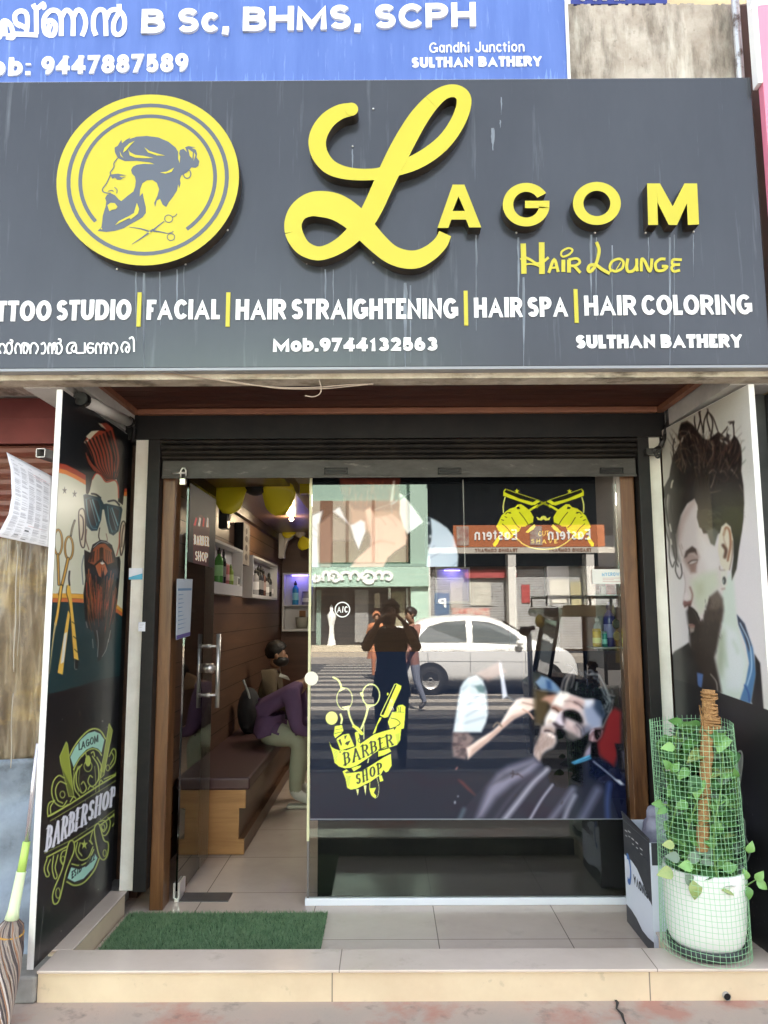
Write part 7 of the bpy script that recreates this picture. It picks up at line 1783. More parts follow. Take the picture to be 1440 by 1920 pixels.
t = thing("jar", "small white square jar at the end of the nearest shelf", "jar"); mb = MB(); mb.box(-1.30, -1.245, 6.46, 6.56, 1.7225, 1.80); mb.build("jar_body", m_white, t, bevel=.006); mb = MB(); mb.box(-1.2445, -1.2442, 6.475, 6.545, 1.735, 1.785); mb.build("dark_label", mat("jar_label", (.05, .05, .05), .5), t)
wall_shelf("white wall shelf with grooming tools further from the door", SXW, SXF, 7.13, 8.75, 1.637, 2.03, .03)
for k, (y, h, c) in enumerate(((7.55, .26, (.30, .30, .31)), (7.7, .30, (.02, .02, .02)), (7.85, .30, (.02, .02, .025)), (8.0, .28, (.12, .06, .05)), (8.22, .2, (.45, .45, .46)), (8.4, .26, (.03, .03, .03)), (8.53, .18, (.5, .5, .52)))):
    bottle(["slim grey bottle first on the far shelf", "tall black bottle second on the far shelf", "tall black bottle third on the far shelf", "dark brown bottle in the middle of the far shelf", "short silver bottle after the brown one", "black bottle near the end of the far shelf", "last pale bottle on the far shelf"][k], -1.28, y, 1.668, h, .033, c)
# framed picture
t = thing("wall_picture", "narrow framed drawing hung between the two wall shelves", "picture")
mb = MB(); mb.box(-1.329, -1.252, 6.70, 7.0, 1.92, 2.285); mb.build("canvas_block", m_black, t); mb = MB(); mb.box(-1.2515, -1.248, 6.70, 7.0, 1.92, 2.285); mb.build("front_sheet", mat("drawing_sheet", (.42, .38, .32), .7, noise=1, nscale=9, col2=(.16, .13, .11)), t)
mb = MB()
for z, w in ((2.22, .06), (2.15, .09), (2.07, .08), (1.99, .10)): mb.ball((-1.2475, 6.85, z), .001, w * .7, .03, 14)
mb.build("figure_drawing", mat("drawing_ink", (.09, .07, .06), .7), t)
# back wall niche, lit purple
wall_shelf("tall white wall niche lit purple on the back wall", -1.30, -.90, 9.66, 9.798, 1.265, 1.99, .03, 'y')
mb = MB(); mb.box(-1.279, -.921, 9.67, 9.79, 1.58, 1.592); mb.build("glass_ledge", m_shelf, bpy.data.objects["wall_shelf.002"])
bottle("clear blue bottle standing on the upper ledge of the purple niche", -1.145, 9.73, 1.5925, .30, .04, (.04, .30, .55)); bottle("short grey jar beside the blue bottle in the purple niche", -1.005, 9.73, 1.5925, .17, .055, (.32, .32, .42), (.3, .3, .4), kind="jar", shape=1)
t = thing("plant_pot", "small grey pot on the bottom of the purple niche", "pot"); mb = MB(); mb.lathe([(0, 0), (.065, 0), (.085, .14), (.08, .142), (.06, .05), (0, .05)], (-1.06, 9.735, 1.296), 24); mb.build("pot_body", mat("pot_grey", (.36, .36, .30), .6), t); mb = MB(); mb.ball((-1.06, 9.735, 1.42), .05, .05, .03, 12); mb.build("soil", m_hairb, t)
t = thing("note_card", "brown card leaning behind the small grey pot", "card"); mb = MB(); mb.box(-1.10, -1.02, 9.782, 9.79, 1.4, 1.52); mb.build("card", mat("kraft_card", (.25, .13, .06), .7), t)
def lamp_point(name, loc, col, power, r=.03):
    l = bpy.data.lights.new(name, 'POINT'); l.energy = power; l.color = col; l.shadow_soft_size = r
    o = bpy.data.objects.new(name, l); o.location = loc; COL.objects.link(o); return o
def led(shelf, x, y, z, w=.10):
    mb = MB(); mb.box(x - w, x + w, y - .012, y + .012, z - .012, z); mb.build("led_strip", mat("led_purple", (.2, .15, .6), .5, emit=(.25, .18, 1.0), estr=.9), shelf)
    lamp_point("led_light", (x, y - .02, z - .03), (.28, .22, 1.0), 0.05)
led(bpy.data.objects["wall_shelf.002"], -1.09, 9.73, 1.965)
sh = wall_shelf("white wall niche lit purple far right on the back wall", .62, 1.05, 9.66, 9.798, 1.6, 2.05, .03, 'y'); led(sh, .83, 9.73, 2.02)
sh = wall_shelf("white lit shelf on the right wall above the counter", 1.42, 1.548, 6.0, 6.8, 1.55, 2.02, .03, 'x')
mb = MB(); mb.box(1.47, 1.5, 6.1, 6.7, 1.985, 1.999); mb.build("led_strip", mat("led_purple", (.2, .15, .6), .5, emit=(.25, .18, 1.0), estr=.9), sh); lamp_point("led_light", (1.45, 6.4, 1.95), (.28, .22, 1.0), 0.05)
# counter on the right with mirror
t = thing("counter", "black barber counter along the right wall behind the window", "counter"); mb = MB(); mb.box(1.02, 1.545, 5.2, 9.4, FLR, .80); mb.build("cabinet", m_black, t); mb = MB(); mb.box(.99, 1.548, 5.17, 9.42, .8005, .84); mb.build("counter_top", mat("counter_top_grey", (.3, .3, .31), .25), t, bevel=.004)
t = thing("mirror", "wide wall mirror above the black counter", "mirror"); mb = MB(); mb.box(1.53, 1.548, 6.9, 9.2, 1.0, 2.1); mb.build("mirror_glass", mat("mirror_silver", (.8, .8, .8), .02, metal=1), t)
t = thing("cabinet", "low black cabinet added behind the lower edge of the shop window to darken it", "cabinet")
mb = MB(); mb.box(-.37, 1.25, 4.26, 4.62, FLR + .001, .50); mb.build("carcass", m_black, t, bevel=.004); mb = MB(); mb.box(-.38, 1.26, 4.25, 4.63, .5005, .52); mb.build("cabinet_top", mat("cabinet_top_grey", (.12, .12, .125), .3), t)  # added to hide the bright floor so the lower glass reads dark
# ---- fans
m_fy, m_fb, m_fw = mat("fan_yellow", (0.88, 0.76, 0.03), .3, .5), mat("fan_black", (.015, .015, .016), .35), mat("fan_white", (.6, .58, .55), .4)
def fan(label, wallp, hub, rad, m_body, nb=3, ph=0.3, tiltx=4, grp=None):
    t = thing("wall_fan", label, "fan", "wall fans in the shop"); wallp, hub = Vector(wallp), Vector(hub)
    mb = MB(); mb.box(wallp.x - .02, wallp.x + .05, wallp.y - .05, wallp.y + .05, wallp.z - .26, wallp.z + .04); mb.poly3([(wallp.x + .05, wallp.y - .04, wallp.z + .035), (wallp.x + .15, wallp.y - .04, wallp.z + .03), (wallp.x + .15, wallp.y - .04, wallp.z - .01), (wallp.x + .09, wallp.y - .04, wallp.z - .05), (wallp.x + .05, wallp.y - .04, wallp.z - .2)], (0, .08, 0)); mb.build("wall_bracket", m_body, t, bevel=.006)
    mb = MB(); mb.tube([wallp + Vector((.12, 0, .01)), wallp.lerp(hub, .6), hub + Vector((-.03, .03, 0))], [.02, .018, .024], 12); mb.build("arm", m_body, t)
    T = Matrix.Translation(hub) @ Matrix.Rotation(R(90 + tiltx), 4, 'X')
    mb = MB(); mb.lathe([(0, -.13), (rad * .22, -.12), (rad * .3, -.06), (rad * .3, .0), (rad * .2, .03), (0, .05)], hub, 22, M=(Matrix.Rotation(R(90 + tiltx), 3, 'X'))); mb.build("motor", m_body, t)
    for k in range(nb):
        a0 = 2 * PI * k / nb + ph; vs = []; fs = []
        for i in range(8):
            f = i / 7; r = rad * (.24 + .76 * f); half = (.30 + .34 * math.sin(PI * min(1, f * .85 + .08))) * (1 if f < .95 else .8)
            for j in range(5):
                a = a0 + half * (j / 4 - .5) * 1.9; z = .02 + .10 * rad * (j / 2 - 1)
                vs.append(T @ Vector((r * math.cos(a), r * math.sin(a), z)))
        for i in range(7):
            for j in range(4): b = i * 5 + j; fs.append((b, b + 1, b + 6, b + 5))
        mb = MB(); mb.add(vs, fs, 0, True); o = mb.build("blade", m_fy, t); o.modifiers.new('thick', 'SOLIDIFY').thickness = .003
    return t
fan("large yellow-bladed wall fan on a black bracket near the door", (-1.265, 5.9, 2.40), onY(478, 905, 5.75), .33, m_fb, 3, -.55)
fan("small yellow-bladed wall fan on a white bracket deep in the shop", (-1.265, 9.2, 2.40), onY(563, 999, 9.1), .21, m_fw, 3, .9)
# ---- lit spotlight under the dropped ceiling, and an added ceiling fill panel
sp_ = thing("spotlight", "small lit warm spotlight hanging above the far fan", "lamp")
c = onY(547, 968, 7.6)
mb = MB(); mb.tube([(c.x, 7.6, 2.439), c], .008, 8); mb.build("stem", m_chrome, sp_)
mb = MB(); mb.lathe([(0, .06), (.022, .06), (.026, .0), (.022, .0)], c - Vector((0, 0, .03)), 16, M=Matrix.Rotation(R(50), 3, 'X')); mb.build("housing", m_chrome, sp_)
mb = MB(); mb.ball(c - Vector((0, .02, .03)), .022, .022, .022, 12); mb.build("bulb", mat("bulb_warm", (1, .8, .5), .5, emit=(1, .72, .38), estr=6), sp_)
lamp_point("spot_light", c - Vector((0, .06, .06)), (1, .78, .5), .8, .03)
cl_ = thing("ceiling_fill", "added flat glowing fill panel on the shop ceiling above the walkway", "lamp")
mb = MB(); mb.box(-.15, .45, 6.8, 7.4, 2.52, 2.549); mb.build("fill_panel", mat("fill_panel_glow", (.9, .9, .9), .5, emit=(1, .90, .76), estr=2.0), cl_)  # glowing panel added to brighten the interior
mb = MB(); mb.box(-.71, -.1, 6.25, 6.32, 2.47, 2.549); mb.build("ceiling_strip", m_fy, shop)
# ---- prints and papers on the glass door
XD = DX - .0056
m_dprint = vcol_mat('door_print_matte', .5, .2)
pd = obj("door_print", None, door)
mb = MB(); mb.box(XD - .0006, XD, DY0 + .03, DY1 - .004, onX(350, 1078, XD).z + .02, DZ1 - .01); mb.build("black_film", m_black, pd)
XE = DX + .0056
def dX(px, py): return onX(px, py, XE)
P = Print((XE, DY0 + .02, 1.78), (0, 1, 0), (0, 0, 1), .655, .44, 150, 110, (16, 15, 16))
cx = [dX(363, 970), dX(392, 970)]
P.poly([(362, 985), (366, 972), (376, 965), (388, 972), (393, 988), (390, 1082), (362, 1076)], (62, 26, 26), soft=.4)
for k in range(4): P.poly([(363 + 8 * k, 985 + k), (367 + 8 * k, 986 + k), (370 + 7 * k, 972), (367 + 7 * k, 970)], (215, 205, 195) if k % 2 else (170, 40, 44), soft=.4)
for k in range(4): P.poly([(363 + 8 * k, 1080), (367 + 8 * k, 1080), (371 + 7 * k, 1068), (367 + 7 * k, 1068)], (215, 190, 180) if k % 2 else (150, 36, 40), soft=.4)
P.text("BARBER", (364, 1020), (392, 1024), 17, 17, 1.9, (235, 226, 206)); P.text("SHOP", (366, 1050), (390, 1054), 17, 17, 1.9, (235, 226, 206))
for a, b in (((338, 930), (342, 946)), ((337, 968), (341, 984))): P.ell((a[0] + b[0]) / 2, (a[1] + b[1]) / 2, 3, 8, (110, 120, 120))
P.ell(334, 1040, 5, 9, (150, 150, 145))
P.build("barber_pole_print", m_dprint, pd, gain=2.2)
wc = thing("wall_calendar", "blue and white paper calendar taped to the open glass door above the handle", "calendar")
a = [dX(331, 1085), dX(360, 1086), dX(355, 1192), dX(329, 1200)]
mb = MB(); mb.poly3([p + Vector((.002, 0, 0)) for p in a], (.0015, 0, 0)); mb.build("sheet", mat("calendar_paper", (.50, .56, .62), .7), wc)
ex = Vector((.0042, 0, 0)); bl = lambda u, v: a[0].lerp(a[1], u).lerp(a[3].lerp(a[2], u), v) + ex
m_cb, m_cp = mat("calendar_blue", (.12, .25, .42), .6), mat("calendar_purple", (.10, .07, .25), .6)
mb = MB(); mb.quad(bl(0, .93), bl(1, .93), bl(1, .995), bl(0, .995)); mb.build("purple_band", m_cp, wc)
mb = MB(); mb.quad(bl(.05, .16), bl(.95, .16), bl(.95, .2), bl(.05, .2))
for k in range(9): mb.quad(bl(.1, .26 + .07 * k), bl(.1 + ri.uniform(.2, .7), .26 + .07 * k), bl(.4, .27 + .07 * k), bl(.1, .275 + .07 * k))
mb.build("print_lines", m_cb, wc)
# ---- glass ledge with bottles just inside the window on the right
gl = thing("glass_ledge", "two-tier glass ledge holding bottles inside the window at the right jamb", "shelf")
xl = onY(1144, 1160, 4.42).x; z0 = onY(1144, 1211, 4.42).z; z1 = onY(1144, 1114, 4.42).z
for z in (z0, z1):
    mb = MB(); mb.box(xl - .12, 1.40, 4.34, 4.50, z - .012, z - .004); mb.build("tier", mat("frosted_tier", (.42, .45, .44), .2, .5), gl)
mb = MB(); mb.box(xl - .055, xl + .06, 4.505, 4.515, z0 - .1, z1 + .02); mb.build("back_plate", mat("back_plate_grey", (.22, .23, .22), .4), gl)
bottle("tall navy blue spray bottle on the lower glass ledge", xl - .005, 4.42, z0 - .003, .25, .034, (.035, .045, .22), (.03, .035, .16))
bottle("yellow tube standing left of the navy bottle", xl - .085, 4.40, z0 - .003, .10, .024, (.60, .42, .02), (.5, .35, .02), shape=1); bottle("small teal jar between the yellow tube and navy bottle", xl - .05, 4.37, z0 - .003, .085, .014, (.05, .35, .30), (.3, .5, .45), shape=1)
bottle("clear bottle behind the yellow tube", xl - .065, 4.46, z0 - .003, .17, .022, (.40, .42, .40), (.5, .5, .48))
t = thing("tin", "red tin on the upper glass ledge under the white card", "tin"); mb = MB(); mb.lathe([(0, 0), (.028, 0), (.028, .06), (0, .06)], (xl + .01, 4.42, z1 - .003), 18); mb.build("tin_body", mat("tin_red", (.5, .07, .05), .35), t)
t = thing("carton", "tiny white carton next to the red tin", "box"); mb = MB(); mb.box(xl - .05, xl - .022, 4.40, 4.44, z1 - .003, z1 + .045); mb.build("carton_body", m_white, t, bevel=.002)
# sunglasses hanging on the right
sg = thing("sunglasses", "gold rimmed sunglasses hanging by one arm beside the navy bottle", "sunglasses")
m_gold = mat("gold_wire", (.75, .65, .42), .25, metal=1); YG = 4.33
for px, py in ((1155.5, 1170), (1157, 1193)):
    c = onY(px, py, YG); ov = [(c.x + .021 * math.cos(t_) , YG, c.z + .026 * math.sin(t_)) for t_ in [2 * PI * i / 20 for i in range(20)]]
    mb = MB(); mb.tube(ov, .0018, 6, closed=True); mb.build("rim", m_gold, sg); mb = MB(); mb.poly3(ov, (0, .001, 0)); mb.build("lens", mat("lens_dark", (.10, .11, .09), .08), sg)
mb = MB(); mb.tube([onY(x, y, YG) for x, y in ((1163, 1180), (1166, 1165), (1161, 1155), (1167, 1128))], .0018, 6); mb.tube([onY(x, y, YG) for x, y in ((1162, 1158), (1170, 1172))], .0016, 6); mb.build("arm", m_gold, sg)
mb = MB(); mb.box(1.345, 1.55, 4.251, 4.31, FLR, 2.3); mb.build("interior_trim", m_wwall, shop)
# ---- two customers and a rucksack
m_pur = mat("purple_shirt", (0.135, 0.075, 0.15), .85, .2, noise=.35, nscale=7, dark=.6, bump=.3, bscale=18); m_khk = mat("khaki_trousers", (0.36, 0.36, 0.27), .85, .2, noise=.3, nscale=9, dark=.7, bump=.3, bscale=16); m_sho = mat("white_trainer", (0.55, 0.53, 0.48), .6)
SIT = dict(STAND); SIT.update({'pelvis': (0, 0, .575), 'spine': (.06, 0, .735), 'chest': (.23, 0, .865), 'neck': (.40, 0, .935), 'head0': (.45, 0, .945), 'head1': (.53, 0, .96), 'head2': (.60, 0, .99), 'nose': (.56, 0, .85),
    'shl': (.32, .185, .87), 'ell': (.37, .25, .60), 'wrl': (.53, .12, .555), 'shr': (.32, -.185, .87), 'elr': (.37, -.25, .60), 'wrr': (.53, -.12, .555),
    'hpl': (.10, .10, .56), 'knl': (.36, .15, .515), 'anl': (.345, .14, .10), 'tol': (.50, .16, .05), 'hpr': (.10, -.10, .56), 'knr': (.38, -.14, .515), 'anr': (.345, -.13, .10), 'tor': (.50, -.15, .05)})
r_, h1, Q, s = person("seated man in a purple shirt and pale trousers bending forward on the bench", SIT, Vector((-1.06, 6.3, .005)), 0, {'torso': m_pur, 'uarm': m_pur, 'farm': m_pur, 'hips': m_pur, 'hips_low': m_khk, 'thigh': m_khk, 'shin': m_khk, 'foot': m_sho, 'head': m_skin, 'hand': m_skin}, fat=1.2, leg=1.22, group='customers waiting on the bench')
hair_cap(r_, h1, Q, s, m_hairb, seed=2); face_bits(r_, h1, Q, s)
mb = MB(); vs = []; fs = []; n = 40
for i in range(9):
    t = i / 8; z = .70 - .155 * t; fl = 1 + .10 * t
    for k in range(n):
        q = 2 * PI * k / n; w_ = 1 + .03 * t * math.sin(6 * q + 1) + .02 * math.sin(11 * q + 5 * t)
        vs.append((-.945 + .02 * (1 - t) + .108 * fl * w_ * math.cos(q), 6.3 + .185 * fl * w_ * math.sin(q), z + .012 * t * math.sin(4 * q)))
for i in range(8):
    for k in range(n): fs.append((i * n + k, i * n + (k + 1) % n, (i + 1) * n + (k + 1) % n, (i + 1) * n + k))
mb.add(vs, fs, 0, True); o = mb.build("shirt_tail", m_pur, r_); o.modifiers.new('thick', 'SOLIDIFY').thickness = .003
mb = MB()
for sy, fx in ((-.135, .0),): mb.box(-1.06 + .29, -1.06 + .585, 6.3 + sy - .055, 6.3 + sy + .045, .012, .036)
mb.build("sole", mat("sole_cream", (.6, .56, .46), .6), r_, bevel=.008)
SIT2 = dict(STAND); SIT2.update({'pelvis': (0, 0, .575), 'spine': (.0, 0, .72), 'chest': (.02, 0, .88), 'neck': (.05, 0, 1.0), 'head0': (.085, 0, 1.055), 'head1': (.095, 0, 1.12), 'head2': (.085, 0, 1.185), 'nose': (.19, 0, 1.09),
    'shl': (.03, .18, .95), 'ell': (.08, .24, .70), 'wrl': (.28, .14, .62), 'shr': (.03, -.18, .95), 'elr': (.08, -.24, .70), 'wrr': (.28, -.14, .62),
    'hpl': (.10, .10, .56), 'knl': (.40, .13, .51), 'anl': (.40, .13, .10), 'tol': (.55, .14, .05), 'hpr': (.10, -.10, .56), 'knr': (.40, -.13, .51), 'anr': (.40, -.13, .10), 'tor': (.55, -.14, .05)})
m_brs = mat("brown_shirt", (0.11, 0.085, 0.055), .9, .2, noise=.3, nscale=8, dark=.6); m_trk = mat("dark_trousers", (.03, .03, .035), .9)
r_, h1, Q, s = person("bearded man in an olive brown shirt seated behind the purple shirted man", SIT2, Vector((-1.13, 7.45, -.02)), 0, {'torso': m_brs, 'uarm': m_brs, 'farm': m_brs, 'hips': m_trk, 'thigh': m_trk, 'shin': m_trk, 'foot': m_black, 'head': m_skin, 'hand': m_skin}, fat=1.22, leg=1.15, group='customers waiting on the bench')
hair_cap(r_, h1, Q, s, m_hairb, r=(.108, .092, .100), seed=5, rough=.008); face_bits(r_, h1, Q, s, m_hairb)
mb = MB(); mb.poly3([h1 + Vector(p) for p in ((.03, -.06, -.17), (.10, -.05, -.20), (.12, -.03, -.24), (.02, -.09, -.20))], (0, .004, 0)); mb.build("collar", mat("pale_collar", (.35, .34, .3), .8), r_)
bg = thing("rucksack", "black rucksack with a pale strap propped behind the purple shirted man", "bag")
c = onY(462, 1318, 6.75)
mb = MB(); mb.ball((c.x + .02, 6.78, .66), .10, .14, .20, 18); mb.build("sack", mat("bag_black", (.02, .02, .022), .8, bump=.4, bscale=20), bg)
mb = MB(); mb.tube([onY(x, y, 6.68) for x, y in ((456, 1275), (459, 1282), (466, 1300), (472, 1330))], .009, 8); mb.build("strap", mat("strap_grey", (.35, .36, .34), .7), bg)
# ================================================================ the street behind the viewer (seen in the glass)
rg = random.Random(8)
def mir(px, py, D):
    """a point of the street from its mirror image in the shop glass: D metres from the viewer along the mirrored path"""
    p = onY(px, py, D); return Vector((p.x, 2 * YD - D, p.z))
m_mint = mat("mint_paint", (0.36, 0.52, 0.43), .7, noise=.3, nscale=3, dark=.8); m_dkglass = mat("dark_shop_glass", (.04, .042, .045), .1, .6)
m_beige = mat("beige_blind", (.50, .43, .33), .8, noise=.3, nscale=2, dark=.85)
gb = thing("textile_shop", "mint green textile shop across the street with white raised letters", "building")
DG = 27.0; YG_ = 2 * YD - DG
gx0, gx1 = -9.0, mir(802, 1000, DG).x
zt_, zf1, zf0, zb_ = 9.5, mir(700, 1058, DG).z, mir(700, 1100, DG).z, 0.12
mb = MB(); mb.box(gx0, gx1, YG_ - 8, YG_ - .6, 0, zt_); mb.build("wall", m_mint, gb)
mb = MB(); mb.box(gx0, gx1, YG_ - .599, YG_ + .25, zf0, zf1); mb.build("fascia", m_mint, gb)
mb = MB(); mb.box(gx1 - .62, gx1, YG_ - .6, YG_ + .1, 0, zf0 - .001); mb.box(gx1 - .62, gx1, YG_ - .6, YG_ + .1, zf1 + .001, zt_); mb.build("pilaster", mat("mint_light_paint", (.42, .58, .48), .7), gb)
wl, wr = mir(560, 1000, DG).x, mir(765, 1000, DG).x
mb = MB(); mb.box(wl - 3, wr, YG_ - .598, YG_ - .5, zf1 + .1, mir(700, 935, DG).z); mb.build("upper_window", m_beige, gb)
mb = MB(); mb.box(mir(598, 1000, DG).x, mir(622, 1000, DG).x, YG_ - .499, YG_ - .45, zf1 + .1, mir(700, 935, DG).z); mb.build("brown_column", mat("brown_column_paint", (.22, .11, .06), .7), gb)
mb = MB()
for px in (577, 650, 700, 765): x = mir(px, 1000, DG).x; mb.box(x - .05, x + .05, YG_ - .449, YG_ - .40, zf1 + .1, mir(700, 935, DG).z)
mb.build("window_frame", mat("frame_brown", (.25, .17, .11), .6), gb)
mb = MB(); mb.box(wl - 3, gx1 - .63, YG_ - .598, YG_ - .55, .35, zf0 - .02); mb.build("shop_glazing", m_dkglass, gb)
mb = MB()
for a, b in ((728, 733), (762, 766)): mb.box(mir(a, 1100, DG).x, mir(b, 1100, DG).x, YG_ - .549, YG_ - .45, .35, zf0 - .03)
mb.box(mir(728, 1100, DG).x, mir(766, 1100, DG).x, YG_ - .549, YG_ - .46, .9, 1.0)
mb.build("door_frame", m_white, gb)
for x0, x1, y0, y1, c in ((735, 760, 1108, 1180, (.30, .27, .18)), (664, 690, 1105, 1205, (.24, .24, .24)), (768, 776, 1110, 1140, (.5, .45, .34)), (702, 712, 1112, 1140, (.45, .40, .30)), (590, 600, 1105, 1210, (.20, .28, .24))):
    a, b = mir(x0, y1, DG), mir(x1, y0, DG); mb = MB(); mb.box(a.x, b.x, YG_ - .548, YG_ - .5, a.z, b.z); mb.build("display_panel", mat("display_paint", c, .6, noise=.4, nscale=3, dark=.6), gb)
a = mir(620, 1200, DG); mb = MB(); mb.lathe([(.16, 0), (.10, .3), (.08, .6), (.15, .9), (.17, 1.05), (.05, 1.2), (.07, 1.3), (.0, 1.42)], (a.x, YG_ - .4, .35), 14); mb.build("dress_form", m_white, gb)
mb = MB(); mb.box(gx0, gx1 + .1, YG_ - .6, YG_ + .6, 0, .34); mb.build("plinth_step", mat("step_beige", (.52, .45, .34), .8), gb)
mb = MB()
def msty(pts, w):
    q = cr_spline(pts, 5); Ls, Rs = ribbon(q, w)
    ribbon_mesh(mb, [tuple(p) for p in Ls], [tuple(p) for p in Rs], False, lambda x, y, d: Vector((mir(x, y, DG).x, YG_ + .25 + d, mir(x, y, DG).z)), .05 + .002 * len(mb.v) % .01, 0)
ZT = ZM(570, 890, 4.5)
for g in ([(110,850),(85,880),(105,900),(135,885),(125,855)], [(165,900),(165,840),(200,825),(215,860),(215,900)], [(215,860),(240,825),(285,835),(300,880),(270,900),(245,880),(260,850)], [(330,895),(320,850),(350,825),(385,840),(395,890)], [(395,860),(420,825),(455,835),(470,870),(450,895)],
          [(500,885),(490,850),(530,820),(590,840),(590,890),(540,900),(520,870),(550,850)], [(610,890),(600,850),(640,820),(660,850),(655,890)], [(655,860),(690,825),(740,850),(720,885),(690,875)], [(500,890),(540,915),(590,905)]):
    msty(ZT(g), 5.6)
mb.build("raised_lettering", m_white, gb)

ob = thing("shop_row", "row of shuttered shops across the street under an orange spice sign", "building")
DO = 27.4; YO = 2 * YD - DO; ox0, ox1 = gx1 + .02, 14.0
zo = lambda y: mir(950, y, DO).z
m_drk = mat("painted_shade_wall", (.035, .036, .04), .7, noise=.5, nscale=2, dark=1.8)  # shade of the overhang put into this near-black colour
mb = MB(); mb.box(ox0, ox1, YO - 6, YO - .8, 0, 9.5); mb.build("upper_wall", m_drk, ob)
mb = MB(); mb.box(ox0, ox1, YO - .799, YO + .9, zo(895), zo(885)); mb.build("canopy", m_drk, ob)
m_sh = mat("grey_shutter", (.34, .34, .34), .5, noise=.4, nscale=2, dark=.7)
mb = MB(); z = .15
while z < zo(1066):
    mb.box(ox0 + .1, ox1, YO - .79, YO - .74, z, z + .075); z += .09
mb.build("roller_shutters", m_sh, ob)
mb = MB()
for px in (800, 962, 1110, 1260): x = mir(px, 1100, DO).x; mb.box(x - .14, x + .14, YO - .73, YO - .1, 0, zo(1038))
mb.build("white_pillars", mat("pillar_white", (.62, .60, .56), .7), ob)
mb = MB(); mb.box(mir(855, 1, DO).x, mir(945, 1, DO).x, YO - .73, YO - .6, zo(1082), zo(1066)); mb.build("red_board", mat("red_sign", (.30, .05, .05), .6), ob)
for x0, x1, y0, y1, c in ((848, 870, 1090, 1140, (.45, .42, .38)), (885, 925, 1090, 1135, (.52, .50, .44)), (1040, 1075, 1085, 1130, (.55, .52, .45)), (1080, 1100, 1090, 1140, (.4, .35, .2)), (985, 1000, 1095, 1130, (.35, .05, .05))):
    a, b = mir(x0, y1, DO), mir(x1, y0, DO); mb = MB(); mb.box(a.x, b.x, YO - .738, YO - .70, a.z, b.z); mb.build("poster_panel", mat("poster_paint", c, .6, noise=.5, nscale=4, dark=.5), ob)
os_ = thing("sign_board", "long orange spice company sign across the street above the shutters", "sign")
sxa, sxb = mir(850, 1000, DO).x, mir(1135, 1000, DO).x
mb = MB(); mb.box(sxa, sxb, YO - .2, YO - .1, zo(1025), zo(984)); mb.build("panel", mat("orange_sign", (.42, .13, .045), .5), os_)
mb = MB(); mb.box(ox0, sxb + 3, YO - .25, YO - .05, zo(1037), zo(1026)); mb.build("cream_band", mat("cream_band_paint", (.50, .46, .40), .6), os_)
for c in (930, 1068):
    a = mir(c - 40, 1000, DO).x, mir(c + 40, 1000, DO).x
    mb = MB(); W_, H_ = a[1] - a[0], (zo(992) - zo(1012)); z0 = zo(1012)
    text_mesh(mb, "Eastern", lambda x, y, d, a=a, z0=z0: Vector((a[1] - x, YO - .099 + d, z0 + y)), W_, H_, H_ * .16, .02, eps=.001)
    mb.build("brand_lettering", m_white, os_)
    mb = MB(); cc = mir(c - 62, 1003, DO); mb.box(cc.x - .22, cc.x + .22, YO - .099, YO - .08, zo(1022), zo(986)); mb.build("food_picture", mat("food_paint", (.45, .40, .34), .5, noise=1, nscale=4, col2=(.25, .06, .04)), os_)
    mb = MB(); text_mesh(mb, "TRADING COMPANY", lambda x, y, d, a=a: Vector((a[1] - x, YO - .049 + d, zo(1035) + y)), W_, zo(1028) - zo(1035), .035, .01, eps=.001); mb.build("company_lettering", mat("brown_ink", (.2, .1, .06), .6), os_)
# parking board and low red and white board
pb_ = thing("parking_sign", "small blue parking sign board with a white P beyond the white car", "sign")
a, b = mir(815, 1165, 25.5), mir(842, 1112, 25.5)
mb = MB(); mb.box(a.x, b.x, a.y - .02, a.y, a.z, b.z); mb.build("board", mat("parking_blue", (.08, .14, .24), .5), pb_)
mb = MB(); text_mesh(mb, "P", lambda x, y, d: Vector((b.x - .1 - x, a.y + .001 + d, a.z + .45 + y)), .26, .30, .07, .01); mb.build("letter", m_white, pb_)
mb = MB(); mb.tube([((a.x + b.x) / 2, a.y - .04, -.2), ((a.x + b.x) / 2, a.y - .04, b.z)], .03, 8); mb.build("pole", m_chrome, pb_)
rb_ = thing("barrier_board", "low red and white board standing beyond the white car", "sign")
a, b = mir(848, 1162, 24), mir(918, 1140, 24)
mb = MB(); mb.box(a.x, b.x, a.y - .02, a.y, a.z, b.z); mb.build("board", mat("board_white", (.6, .55, .48), .6, noise=1, nscale=7, col2=(.45, .07, .05)), rb_)
mb = MB(); mb.tube([(a.x + .1, a.y - .04, -.2), (a.x + .1, a.y - .04, a.z)], .025, 8); mb.build("leg", m_chrome, rb_); mb = MB(); mb.tube([(b.x - .1, a.y - .04, -.2), (b.x - .1, a.y - .04, a.z)], .025, 8); mb.build("leg", m_chrome, rb_)

